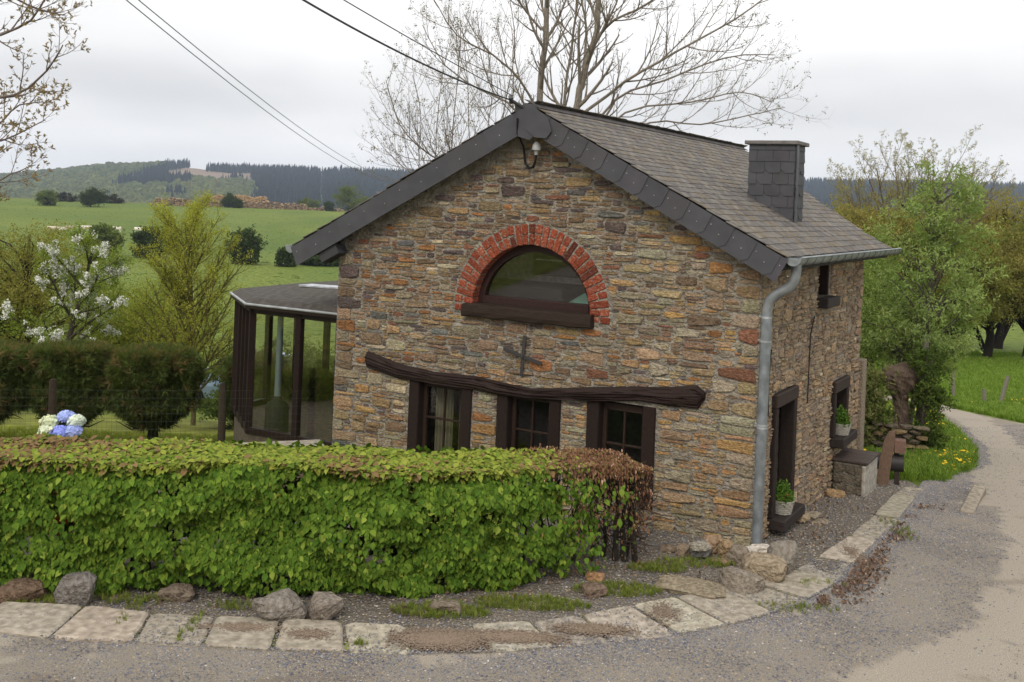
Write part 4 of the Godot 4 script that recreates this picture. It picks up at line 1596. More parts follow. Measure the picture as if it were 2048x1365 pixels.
func build_kerb() -> void:
	var kerb := Node3D.new()
	kerb.name = "kerb"
	add_child(kerb)
	kerb.set_meta("kind", "structure")
	for i in KERB_IN.size() - 1:
		if i == 7:
			continue
		var parts := 9 if i == 0 else 1
		for q in parts:
			var f0 := float(q) / parts
			var f1 := float(q + 1) / parts
			var a := Vector2(KERB_OUT[i][0], KERB_OUT[i][1]).lerp(Vector2(KERB_OUT[i + 1][0], KERB_OUT[i + 1][1]), f0)
			var b := Vector2(KERB_OUT[i][0], KERB_OUT[i][1]).lerp(Vector2(KERB_OUT[i + 1][0], KERB_OUT[i + 1][1]), f1)
			var c := Vector2(KERB_IN[i][0], KERB_IN[i][1]).lerp(Vector2(KERB_IN[i + 1][0], KERB_IN[i + 1][1]), f1)
			var d := Vector2(KERB_IN[i][0], KERB_IN[i][1]).lerp(Vector2(KERB_IN[i + 1][0], KERB_IN[i + 1][1]), f0)
			var gap := rf(0.012, 0.03)
			var e0 := (b - a).normalized() * gap
			var sink := rf(-0.008, 0.012)
			if i >= 14:
				gap = 0.008
			var corners := [a + e0, b - e0 * 0.5, c - e0 * 0.5, d + e0]
			# rounded, chipped outline
			var out := PackedVector2Array()
			for k in 4:
				var p: Vector2 = corners[k]
				var pp: Vector2 = corners[(k + 3) % 4]
				var pn: Vector2 = corners[(k + 1) % 4]
				var ch := rf(0.015, 0.05)
				out.append(p + (pp - p).normalized() * ch)
				out.append(p + (pn - p).normalized() * ch * rf(0.6, 1.2))
				for m in 3:
					var w := p.lerp(pn, (m + 1) / 4.0)
					out.append(w + Vector2(rf(-0.008, 0.008), rf(-0.008, 0.008)))
			var mb := MB.new()
			var mid := (a + b + c + d) * 0.25
			var col := vary(Color(0.47, 0.42, 0.34), 0.12, 0.02)
			var top := []
			var rim := []
			var low := []
			for p in out:
				var y := ground_h(p.x, p.y) + 0.03 + sink
				# dished towards the road like a drain channel
				var inn := mid + (p - mid) * 0.93
				top.append(Vector3(inn.x, y, inn.y))
				rim.append(Vector3(p.x, y - 0.012, p.y))
				low.append(Vector3(p.x, y - 0.2, p.y))
			var cen := Vector3(mid.x, ground_h(mid.x, mid.y) + 0.024 + sink, mid.y)
			for k in out.size():
				var k2 := (k + 1) % out.size()
				mb.face_out([cen, top[k], top[k2]], cen - Vector3.UP, col)
				mb.face_out([top[k], top[k2], rim[k2], rim[k]], cen - Vector3.UP * 0.3, vary(col, 0.08))
				mb.face_out([rim[k], rim[k2], low[k2], low[k]], cen - Vector3.UP * 0.1, col)
			part(kerb, "kerb_slab", mb.mesh(M.concrete))
	# a broken kerb fragment farther along the lane
	var mb := MB.new()
	mb.box(Transform3D(Basis(Vector3.UP, -0.52), on_ground(5.95, -13.2, 0.02)), Vector3(0.16, 0.12, 1.5), Color(0.4, 0.35, 0.28), 0.02)
	part(kerb, "kerb_fragment", mb.mesh(M.concrete))
	# silt that washed into the channel and over some slabs: fine grains, thinning out at the rim
	var gx := []
	var gc := PackedColorArray()
	var grain := MB.new()
	for k in 5:
		var a := TAU * k / 5
		var b2 := TAU * (k + 1) / 5
		grain.tri(Vector3(0, 0.4, 0), Vector3(cos(b2), 0, sin(b2)), Vector3(cos(a), 0, sin(a)), Color.WHITE)
	for s in [[-0.42, -8.04, 0.3, 0.15, 15000], [0.12, -8.14, 0.36, 0.1, 9000], [-1.95, -8.12, 0.26, 0.07, 4200], [-1.42, -8.04, 0.16, 0.08, 2200], [0.78, -8.35, 0.28, 0.1, 4200], [1.4, -8.75, 0.12, 0.2, 1500], [3.55, -10.45, 0.09, 0.3, 1500]]:
		for i in (s[4] as int):
			var x: float = s[0] + clampf(rng.randfn(0, 0.5), -1.3, 1.3) * s[2]
			var z: float = s[1] + clampf(rng.randfn(0, 0.5), -1.3, 1.3) * s[3]
			var sz := rf(0.004, 0.011)
			gx.append(Transform3D(Basis(Vector3.UP, rf(0, TAU)).scaled(Vector3(sz, sz * rf(0.4, 0.9), sz)), on_ground(x, z, 0.02 + rf(0, 0.02))))
			gc.append(vary(Color(0.2, 0.15, 0.11), 0.18))
	scatter(kerb, "silt", grain.mesh(M.soft), gx, gc)

func build_pebbles() -> void:
	var peb := MB.new()
	var o := [Vector3(1, 0, 0), Vector3(0.2, 0.1, 0.9), Vector3(-0.9, 0, 0.35), Vector3(-0.6, -0.1, -0.7), Vector3(0.5, 0, -0.85)]
	for k in 5:
		peb.tri(o[k], Vector3(0.05, 0.7, 0.05), o[(k + 1) % 5], Color.WHITE)
	var xf := []
	var col := PackedColorArray()
	var tones := [Color(0.14, 0.145, 0.17), Color(0.22, 0.21, 0.205), Color(0.1, 0.1, 0.125), Color(0.3, 0.25, 0.19), Color(0.45, 0.42, 0.38)]
	var tmax := float(ROAD_L.size() - 1)
	for i in 300000:
		var t := rf(1.2, 15.0)
		var a := along(ROAD_L, t)
		var b := along(ROAD_R, t)
		var wid := a.distance_to(b)
		var s := rf(0, 1)
		var across := s * s * wid
		if across > 4.5:
			continue
		var p := a.lerp(b, s * s)
		if p.y > -6.6:
			continue
		var g := gravel_share(p, across)
		if rf(0, 1) > g * 0.92 + 0.07:
			continue
		var sz := rf(0.003, 0.0085) * (1.7 if rf(0, 1) < 0.06 else 1.0)
		xf.append(Transform3D(Basis(Vector3.UP, rf(0, TAU)).scaled(Vector3(sz * rf(0.8, 1.4), sz, sz)), on_ground(p.x, p.y, 0.013)))
		col.append(vary(pick(tones, [32, 28, 20, 18, 1]), 0.2))
	for i in 60000:
		var x := rf(-5.0, 5.6)
		var z := rf(-14.4, -7.8)
		if not in_yard(x, z):
			continue
		var sz := rf(0.005, 0.012)
		var kb := 0.0
		xf.append(Transform3D(Basis(Vector3.UP, rf(0, TAU)).scaled(Vector3(sz * rf(0.8, 1.4), sz, sz)), on_ground(x, z, 0.01 + 0.03 * maxf(0.0, noise.get_noise_2d(x * 11, z * 11)))))
		col.append(vary(pick(tones, [24, 26, 14, 32, 1]), 0.2))
	# a thin spill over the kerb slabs
	for i in 5200:
		var t := rf(1.0, 19.5)
		var a := along(KERB_OUT, t)
		var b := along(KERB_IN, t)
		var s := pow(rf(0, 1), 2.0)
		var p := a.lerp(b, s)
		var sz := rf(0.004, 0.009)
		xf.append(Transform3D(Basis(Vector3.UP, rf(0, TAU)).scaled(Vector3(sz * 1.2, sz, sz)), on_ground(p.x, p.y, 0.03)))
		col.append(vary(pick(tones, [32, 28, 20, 18, 1]), 0.2))
	var n := scatter(self, "loose_gravel", peb.mesh(M.pebble), xf, col)
	tag(n, "loose blue-grey gravel spread over the lane and yard", "gravel")
	# dead leaves blown against the wall and the hedge foot
	xf = []
	col = PackedColorArray()
	var lm := leaf_mesh(0.045, 0.022, 0.6, M.soft)
	for i in 1700:
		var p := Vector2.ZERO
		if i >= 700:
			p = along(KERB_OUT, rf(13.6, 18.6)) + Vector2(0.08 + absf(rng.randfn(0, 0.16)), rf(-0.05, 0.05))
			if noise.get_noise_2d(p.x * 16 + 7, p.y * 16) < 0.02:
				continue
		elif i < 420:
			p = Vector2(rf(2.9, 4.6), rf(-13.0, -10.6))
			if noise.get_noise_2d(p.x * 20, p.y * 20) < 0.0 or (p.x - 2.9) > (-10.4 - p.y) * 0.75 + 0.35:
				continue
		else:
			p = Vector2(rf(-3.9, 2.0), 0)
			p.y = table([[-4, -8.6], [-0.7, -8.75], [0.5, -9.2], [2, -9.9]], p.x) + rf(-0.3, 0.25)
			if p.x < 0.4 and rf(0, 1) < 0.6:
				continue
		xf.append(Transform3D(Basis(rdir(), rf(0, TAU)) * Basis(Vector3.RIGHT, -1.3), on_ground(p.x, p.y, 0.03)))
		col.append(vary(pick([Color(0.17, 0.105, 0.07), Color(0.12, 0.08, 0.058), Color(0.3, 0.22, 0.15)], [3, 5, 1]), 0.25))
	n = scatter(self, "fallen_leaves", lm, xf, col)
	tag(n, "brown fallen leaves lying on the gravel", "leaves")

# ------------------------------------------------------------------ grass
func tuft_mesh(n: int, tall: float, sd: int) -> ArrayMesh:
	var keep := rng.state
	rng.seed = sd
	var mb := MB.new()
	for i in n:
		var a := rf(0, TAU)
		var out := Vector3(cos(a), 0, sin(a))
		var o := out * rf(0, 0.035)
		var h := tall * rf(0.5, 1.1)
		var side := out.cross(Vector3.UP) * 0.004
		var mid := o + Vector3.UP * h * 0.6 + out * h * 0.18
		var tip := o + Vector3.UP * h * 0.92 + out * h * rf(0.3, 0.75)
		var col := Color.WHITE * rf(0.75, 1.2)
		mb.quad(o - side, o + side, mid + side * 0.8, mid - side * 0.8, col)
		mb.tri(mid - side * 0.8, mid + side * 0.8, tip, col)
	rng.state = keep
	return mb.mesh(M.leaf_far)

func build_grass() -> void:
	var tm := tuft_mesh(9, 0.12, 41)
	var xf := []
	var col := PackedColorArray()
	# kerb-side patches under the hedge
	for pch in [[-0.45, -8.62, 0.42, 0.16, 260], [0.3, -8.85, 0.5, 0.16, 300], [1.05, -9.25, 0.4, 0.16, 240], [1.5, -9.85, 0.28, 0.12, 130], [-3.1, -8.6, 0.5, 0.1, 90], [-1.95, -8.55, 0.4, 0.1, 90], [-3.75, -8.55, 0.3, 0.14, 110], [-2.9, -8.37, 0.06, 0.3, 24], [-2.35, -8.1, 0.05, 0.3, 24], [-1.0, -7.92, 0.07, 0.04, 10], [2.6, -9.0, 0.35, 0.12, 40], [1.9, -10.05, 0.4, 0.14, 120], [2.9, -9.6, 0.3, 0.1, 26], [4.4, -11.6, 0.15, 0.5, 40]]:
		for i in int(pch[4] * 1.8):
			var p := Vector2(rf(-1, 1), rf(-1, 1))
			if p.length() > 1:
				continue
			var x: float = pch[0] + p.x * pch[2]
			var z: float = pch[1] + p.y * pch[3]
			var s := rf(0.25, 0.65)
			xf.append(Transform3D(Basis(Vector3.UP, rf(0, TAU)).scaled(Vector3(s, s * rf(0.7, 1.1), s)), on_ground(x, z, 0.02)))
			col.append(vary(Color(0.27, 0.29, 0.06).lerp(Color(0.17, 0.23, 0.04), rf(0, 1)), 0.2))
	for j in range(1, KERB_IN.size() - 1):
		for i in 9:
			var q := Vector2(KERB_OUT[j][0], KERB_OUT[j][1]).lerp(Vector2(KERB_IN[j][0], KERB_IN[j][1]), pow(rf(0, 1), 0.6))
			var s := rf(0.1, 0.32)
			xf.append(Transform3D(Basis(Vector3.UP, rf(0, TAU)).scaled(Vector3(s, s, s)), on_ground(q.x + rf(-0.015, 0.015), q.y, 0.01)))
			col.append(vary(Color(0.22, 0.24, 0.05), 0.25))
	var n := scatter(self, "kerbside_grass", tm, xf, col)
	tag(n, "patchy grass tufts between the kerb slabs and the hedge", "grass")
	# meadow across the lane, the dandelion bank and the lawn behind the hedge
	xf = []
	col = PackedColorArray()
	var fx := []
	var fc := PackedColorArray()
	for i in 52000:
		var x := 0.0
		var z := 0.0
		var tall := 1.0
		if i < 24000:
			var d := lerpf(20.0, 56.0, pow(rf(0, 1), 1.4))
			z = -d
			x = d * rf(0.34, 0.56)
			var edge := table([[19.0, 11.6], [22.5, 11.35], [25.6, 11.35], [28.0, 11.5], [31, 10.8], [34.5, 8.6], [60, 8.0]], d)
			if x < edge:
				continue
			tall = 1.5
		elif i < 34000:
			# bank between the stump and the lane
			var t := rf(12.1, 17.0)
			var a := along(ROAD_L, t)
			x = a.x - pow(rf(0, 1), 1.3) * 2.6 + 0.1
			z = a.y + rf(-0.3, 0.3)
			if x < 5.4 or z > -14.2:
				continue
			tall = 1.5
		else:
			x = rf(-9.5, -1.5)
			z = rf(-19.0, -10.8)
			if z < -16 and rf(0, 1) < 0.4:
				continue
			tall = 0.7
		var s := rf(0.8, 1.5) * tall
		xf.append(Transform3D(Basis(Vector3.UP, rf(0, TAU)).scaled(Vector3(s, s * rf(0.6, 1.0), s)), on_ground(x, z, -0.01)))
		col.append(vary(Color(0.15, 0.25, 0.035).lerp(Color(0.22, 0.31, 0.05), rf(0, 1)) if i < 34000 else Color(0.3, 0.35, 0.05).lerp(Color(0.38, 0.4, 0.07), rf(0, 1)), 0.15))
		var wild := noise.get_noise_2d(x * 6, z * 6)
		if i >= 24000 and i < 34000 and wild > -0.02 and rf(0, 1) < 0.09 or i < 24000 and z > -29 and wild > 0.15 and rf(0, 1) < 0.07:
			fx.append(Transform3D(Basis(Vector3(rf(-0.3, 0.3), 0, rf(-0.3, 0.3)).normalized() if true else Vector3.UP, 0.3).scaled(Vector3.ONE * rf(0.8, 1.3)), on_ground(x, z, rf(0.08, 0.16))))
			fc.append(vary(Color(0.75, 0.5, 0.02), 0.12))
	n = scatter(self, "meadow_grass", tm, xf, col)
	tag(n, "green grass of the bank, meadow and garden lawn", "grass")
	var fl := MB.new()
	for k in 9:
		var a := TAU * k / 9
		var b := TAU * (k + 1) / 9
		fl.tri(Vector3(0, 0.008, 0), Vector3(cos(b) * 0.022, 0.002 + 0.004 * (k % 2), sin(b) * 0.022), Vector3(cos(a) * 0.022, 0.002, sin(a) * 0.022), Color.WHITE)
	build_tussocks()
	n = scatter(self, "dandelions", fl.mesh(M.petal), fx, fc)
	tag(n, "yellow dandelions flowering in the roadside grass", "flowers")

func build_tussocks() -> void:
	var xf := []
	var col := PackedColorArray()
	for i in 5200:
		var d := lerpf(62.0, 470.0, pow(rf(0, 1), 1.5))
		var x := d * rf(-0.52, -0.1)
		if noise.get_noise_2d(x * 1.5, d * 1.5) < -0.05:
			continue
		var s := rf(0.25, 0.8)
		xf.append(Transform3D(Basis(Vector3.UP, rf(0, TAU)).scaled(Vector3(s * rf(1.0, 2.2), s * 0.35, s)), on_ground(x, -d, 0.02)))
		col.append(vary(Color(0.07, 0.13, 0.02).lerp(Color(0.16, 0.2, 0.04), rf(0, 1)), 0.2))
	var n := scatter(self, "field_tussocks", cluster_mesh(14, 0.45, 0.5, 0.16, M.leaf_far, 99), xf, col)
	tag(n, "dark grass tussocks scattered over the far field", "grass")

# ------------------------------------------------------------------ the clipped hedge
const HEDGE := [[-9.0, -8.35], [-6.2, -8.6], [-4.14, -8.72], [-2.9, -8.78], [-1.83, -8.84], [-0.69, -8.96], [0.48, -9.4], [1.45, -9.92]]

func hedge_at(s: float) -> Array:
	# s 0..1 along the hedge: [front foot, direction, outward]
	var t := s * (HEDGE.size() - 1)
	var p := along(HEDGE, t)
	var q := along(HEDGE, minf(t + 0.02, HEDGE.size() - 1.0))
	var r := along(HEDGE, maxf(t - 0.02, 0.0))
	var d := (q - r).normalized()
	return [p, d, Vector2(-d.y, d.x)]

func build_hedge() -> void:
	var hd := thing("clipped_hedge", "long clipped hornbeam hedge beside the kerb, browned at its right end", "hedge", Vector3.ZERO)
	var lm := leaf_mesh(0.06, 0.039, 0.28, M.leaf)
	var xf := []
	var col := PackedColorArray()
	var front := []
	var thick := 0.74
	for i in 125000:
		var s := rf(0.12, 1.0)
		var h: Array = hedge_at(s)
		var p: Vector2 = h[0]
		var outw: Vector2 = h[2]
		if outw.y < 0:
			outw = -outw
		var x := p.x
		var tall := table([[-9, 1.12], [-4.1, 1.1], [-1.7, 1.12], [1.0, 1.02], [1.45, 0.95]], x)
		var face := rf(0, 1)
		var back := 0.0
		var y := 0.0
		var nor := Vector3.ZERO
		var bump := noise.get_noise_2d(x * 22, s * 900) * 0.06
		if face < 0.62:
			y = rf(0.02, tall)
			bump = noise.get_noise_2d(x * 26.0, y * 34.0) * 0.22 + noise.get_noise_2d(x * 70.0, y * 80.0) * 0.06
			back = -0.02 + bump + absf(rng.randfn(0, 0.06)) - 0.05 * sin(PI * clampf(y / tall, 0, 1))
			if y > tall - 0.12:
				back += (y - tall + 0.12) * 0.6
			if y < 0.12:
				back += (0.12 - y) * 0.8
			nor = Vector3(outw.x, rf(0.1, 0.9), outw.y)
		elif face < 0.92:
			back = rf(0.0, thick)
			y = tall + noise.get_noise_2d(x * 16, back * 30) * 0.05 - absf(rng.randfn(0, 0.035))
			nor = Vector3(outw.x * 0.3, 1, outw.y * 0.3)
		else:
			back = thick + rf(-0.06, 0.03)
			y = rf(0.1, tall)
			nor = Vector3(-outw.x, 0.4, -outw.y)
		# thin places: near the foot, and towards the right end
		var thin := noise.get_noise_2d(x * 8.0 + 31, y * 9.0)
		if rf(0, 1) < smoothstep(0.05, 0.4, thin) * smoothstep(0.42, 0.1, y) * 0.97:
			continue
		if face < 0.62 and rf(0, 1) < 0.9 * smoothstep(0.06, 0.34, noise.get_noise_2d(x * 34.0 + 200, y * 44.0)):
			continue
		var dead := smoothstep(0.35, 1.4, x + 0.5 * noise.get_noise_2d(y * 20, x * 9))
		if y > tall - 0.1:
			dead = smoothstep(-0.1, 1.0, x)
		if x > 0.3 and rf(0, 1) < smoothstep(-0.4, 1.1, x) * (0.9 if y < tall - 0.1 else 0.35):
			continue
		if y < 0.25 and x > 0.6 and rf(0, 1) < 0.75:
			continue
		var pos := Vector3(p.x - outw.x * back, y, p.y - outw.y * back)
		pos.y += ground_h(pos.x, pos.z)
		nor = (nor.normalized() + rdir() * 0.55).normalized()
		var hang := Vector3(outw.x * 0.5, -1.0 if face < 0.62 else 0.0, outw.y * 0.5) + rdir() * 0.7
		var yv := (hang - nor * hang.dot(nor)).normalized()
		var sc := rf(0.45, 1.0) if rf(0, 1) < 0.75 else rf(1.0, 1.35)
		var b := Basis(yv.cross(nor), yv, nor).scaled(Vector3.ONE * sc)
		var c := Color(0.052, 0.108, 0.012).lerp(Color(0.145, 0.22, 0.026), pow(rf(0, 1), 1.5))
		if rf(0, 1) < 0.05:
			c = Color(0.2, 0.26, 0.04)
		if face >= 0.62 and face < 0.92:
			c = c.lerp(Color(0.27, 0.29, 0.048), rf(0.1, 0.95))
			if rf(0, 1) < 0.05 + 1.3 * maxf(0.0, noise.get_noise_2d(x * 6 + 90, back * 12)) + 0.25 * smoothstep(-2.0, -4.0, x):
				c = Color(0.2, 0.13, 0.06)
		if rf(0, 1) < dead:
			c = pick([Color(0.23, 0.115, 0.065), Color(0.17, 0.085, 0.05), Color(0.42, 0.28, 0.19), Color(0.19, 0.14, 0.05)], [4, 5, 1, 3])
			sc *= 0.8
			b = Basis(yv.cross(nor), yv, nor).scaled(Vector3(0.45, 0.85, 1.0) * sc)
		c = vary(c, 0.15, 0.04)
		if face < 0.62 and back < 0.03 and sc > 0.98 and front.size() < 300 and x > -4.3 and rf(0, 1) < 0.12:
			front.append([Transform3D(b, pos), c])
			continue
		xf.append(Transform3D(b, pos))
		col.append(c)
	scatter(hd, "foliage", lm, xf, col)
	# single leaves near the face; a few shared tones
	var tones := []
	for i in 6:
		var m: StandardMaterial3D = M.leaf.duplicate()
		m.albedo_color = Color(0.07, 0.13, 0.014).lerp(Color(0.17, 0.24, 0.032), i / 5.0).linear_to_srgb()
		tones.append(m)
	for f in front:
		var o := part(hd, "leaf", lm)
		o.transform = f[0]
		o.set_surface_override_material(0, tones[rng.randi() % 6])
	print("hedge leaves ", xf.size(), " + ", front.size())
	# stems and twigs inside
	var mb := MB.new()
	for i in 520:
		var s := rf(0.12, 1.0)
		var h: Array = hedge_at(s)
		var p: Vector2 = h[0]
		var outw: Vector2 = h[2]
		if outw.y < 0:
			outw = -outw
		var o := Vector3(p.x - outw.x * rf(0.3, 0.45), 0, p.y - outw.y * rf(0.3, 0.45))
		var tall := 1.0
		if i < 40 :
			s = 0.12 + 0.88 * i / 39.0
			h = hedge_at(s)
			p = h[0]
			outw = h[2] if h[2].y > 0 else -h[2]
			o = Vector3(p.x - outw.x * 0.36, 0, p.y - outw.y * 0.36)
			var pts := []
			var rad := []
			for k in 5:
				pts.append(o + Vector3(rf(-0.04, 0.04), -0.05 + k * 0.22, rf(-0.04, 0.04)))
				rad.append(0.024 - k * 0.004)
			mb.tube(pts, rad, 5, Color(0.09, 0.075, 0.055))
		else:
			var st := o + Vector3(rf(-0.1, 0.1), rf(0.15, 0.8), rf(-0.1, 0.1))
			var d := Vector3(outw.x * rf(-1, 1), rf(0.2, 1.0), outw.y * rf(-1, 1)) + rdir() * 0.5
			d = d.normalized() * rf(0.2, 0.42)
			if st.y + d.y > 1.04:
				d.y = 1.04 - st.y
			mb.tube([st, st + d * 0.5 + rdir() * 0.03, st + d], [0.007, 0.005, 0.002], 4, Color(0.11, 0.085, 0.06))
	# bare twiggy end on the right
	for i in 420:
		var o := Vector3(1.22, 0, -10.12) + Vector3(rf(-0.45, 0.2), rf(0.12, 0.85), rf(-0.25, 0.28))
		var d := (rdir() + Vector3(0.25, 0.35, 0.1)).normalized() * rf(0.1, 0.26)
		mb.tube([o, o + d * 0.5 + rdir() * 0.02, o + d], [0.005, 0.004, 0.0015], 3, vary(Color(0.13, 0.085, 0.06), 0.2))
	for i in 3:
		var x := 1.12 + i * 0.1
		mb.tube([Vector3(x, -0.05, -10.05), Vector3(x + rf(-0.05, 0.05), 0.35, -10.08), Vector3(x + rf(-0.08, 0.08), 0.8, -10.1)], [0.035, 0.028, 0.012], 6, Color(0.07, 0.058, 0.045))
	part(hd, "stems", mb.mesh(M.bark))

# ------------------------------------------------------------------ trees
# g: seg, wiggle, up, n[], ang[], shrink[], sides[], from[], leaf_from
func grow(mb: MB, tips: Array, p: Vector3, dir: Vector3, length: float, rad: float, lvl: int, g: Dictionary) -> void:
	var seg: int = g.seg
	var pts := [p]
	var rads := [rad]
	var d := dir
	var last: int = g.n.size()
	for i in seg:
		d = (d + rdir() * g.wiggle + Vector3.UP * g.up).normalized()
		pts.append(pts[-1] + d * length / seg)
		rads.append(rad * lerpf(1.0, 0.35 if lvl < last else 0.25, float(i + 1) / seg))
	mb.tube(pts, rads, [8, 6, 4, 3, 3][mini(lvl, 4)], vary(g.bark, 0.12))
	if lvl >= g.leaf_from:
		for i in range(1, pts.size()):
			tips.append([pts[i], (pts[i] - pts[i - 1]).normalized(), lvl])
	if lvl < last:
		branch_from(mb, tips, pts, rads, length, lvl, g)

func branch_from(mb: MB, tips: Array, pts: Array, rads: Array, length: float, lvl: int, g: Dictionary) -> void:
	var n: int = g.n[lvl]
	var a0 := rf(0, TAU)
	for i in n:
		var t := lerpf(g.from[lvl], 0.98, (i + rf(0, 0.9)) / n) * (pts.size() - 1)
		var k := mini(int(t), pts.size() - 2)
		var q: Vector3 = (pts[k] as Vector3).lerp(pts[k + 1], t - k)
		var along_d: Vector3 = (pts[k + 1] - pts[k]).normalized()
		var az := a0 + i * 2.4 + rf(-0.4, 0.4)
		var fr := frame_of(along_d, az)
		var ang: float = g.ang[lvl] * rf(0.75, 1.2)
		var cd := along_d * cos(ang) + fr.x * sin(ang)
		var frac := t / (pts.size() - 1)
		grow(mb, tips, q, cd, length * g.shrink[lvl] * rf(0.7, 1.15) * (1.15 - 0.55 * frac), lerpf(rads[k], rads[k + 1], t - k) * 0.62, lvl + 1, g)

# a tree of given limbs (polylines) with twigs grown on them
func limb_tree(t: Node3D, limbs: Array, g: Dictionary) -> Array:
	var mb := MB.new()
	var tips := []
	for l in limbs:
		var src: Array = l[0]
		var pts := []
		for i in src.size() - 1:
			for q in 3:
				pts.append((src[i] as Vector3).cubic_interpolate(src[i + 1], src[maxi(i - 1, 0)], src[mini(i + 2, src.size() - 1)], q / 3.0) + rdir() * l[1] * 0.35)
		pts.append(src[-1])
		var rads := []
		var ln := 0.0
		for i in pts.size():
			rads.append(lerpf(l[1], l[2], float(i) / (pts.size() - 1)))
			if i:
				ln += (pts[i] as Vector3).distance_to(pts[i - 1])
		mb.tube(pts, rads, 9 if l[1] > 0.06 else 5, vary(g.bark, 0.1))
		branch_from(mb, tips, pts, rads, minf(ln, g.reach), 0, g)
	part(t, "trunk", mb.mesh(M.bark))
	return tips

# leafy crown of clumps: limbs run from the stem to every clump
func clump_crown(t: Node3D, stem: Array, ells: Array, clumps: int, per: int, spread: float, mesh: Mesh, tone: Callable, bark: Color, r0: float) -> void:
	var mb := MB.new()
	var rads := []
	for i in stem.size():
		rads.append(lerpf(r0, r0 * 0.3, float(i) / (stem.size() - 1)))
	mb.tube(stem, rads, 9, bark)
	var xf := []
	var col := PackedColorArray()
	for e in ells:
		for i in int(clumps * e[2]):
			var d := rdir()
			var c: Vector3 = e[0] + d * (e[1] as Vector3) * pow(rf(0.15, 1), 0.45)
			var k := clampf(inverse_lerp(stem[0].y, stem[-1].y, c.y - 0.4 * (e[1] as Vector3).y), 0.15, 0.98) * (stem.size() - 1)
			var j := mini(int(k), stem.size() - 2)
			var s: Vector3 = (stem[j] as Vector3).lerp(stem[j + 1], k - j)
			mb.tube([s, s.lerp(c, 0.5) + rdir() * 0.1 * s.distance_to(c) + Vector3.UP * 0.06 * s.distance_to(c), c], [r0 * 0.3, r0 * 0.18, r0 * 0.06], 4, vary(bark, 0.15))
			var sh := rf(0.75, 1.3)
			var shade: float = rf(0, 1)
			for q in per:
				var off := Vector3(rng.randfn(0, 1), rng.randfn(0, 0.7), rng.randfn(0, 1)) * spread * sh
				xf.append(Transform3D(Basis(rdir(), rf(0, TAU)).scaled(Vector3.ONE * rf(0.7, 1.25)), c + off))
				col.append(tone.call(shade))
	part(t, "trunk", mb.mesh(M.bark))
	scatter(t, "crown", mesh, xf, col)

func tone2(a: Color, b: Color, jitter := 0.18) -> Callable:
	return func(k: float) -> Color:
		return vary(a.lerp(b, clampf(k * 0.6 + rf(0, 0.4), 0, 1)), jitter, 0.04)

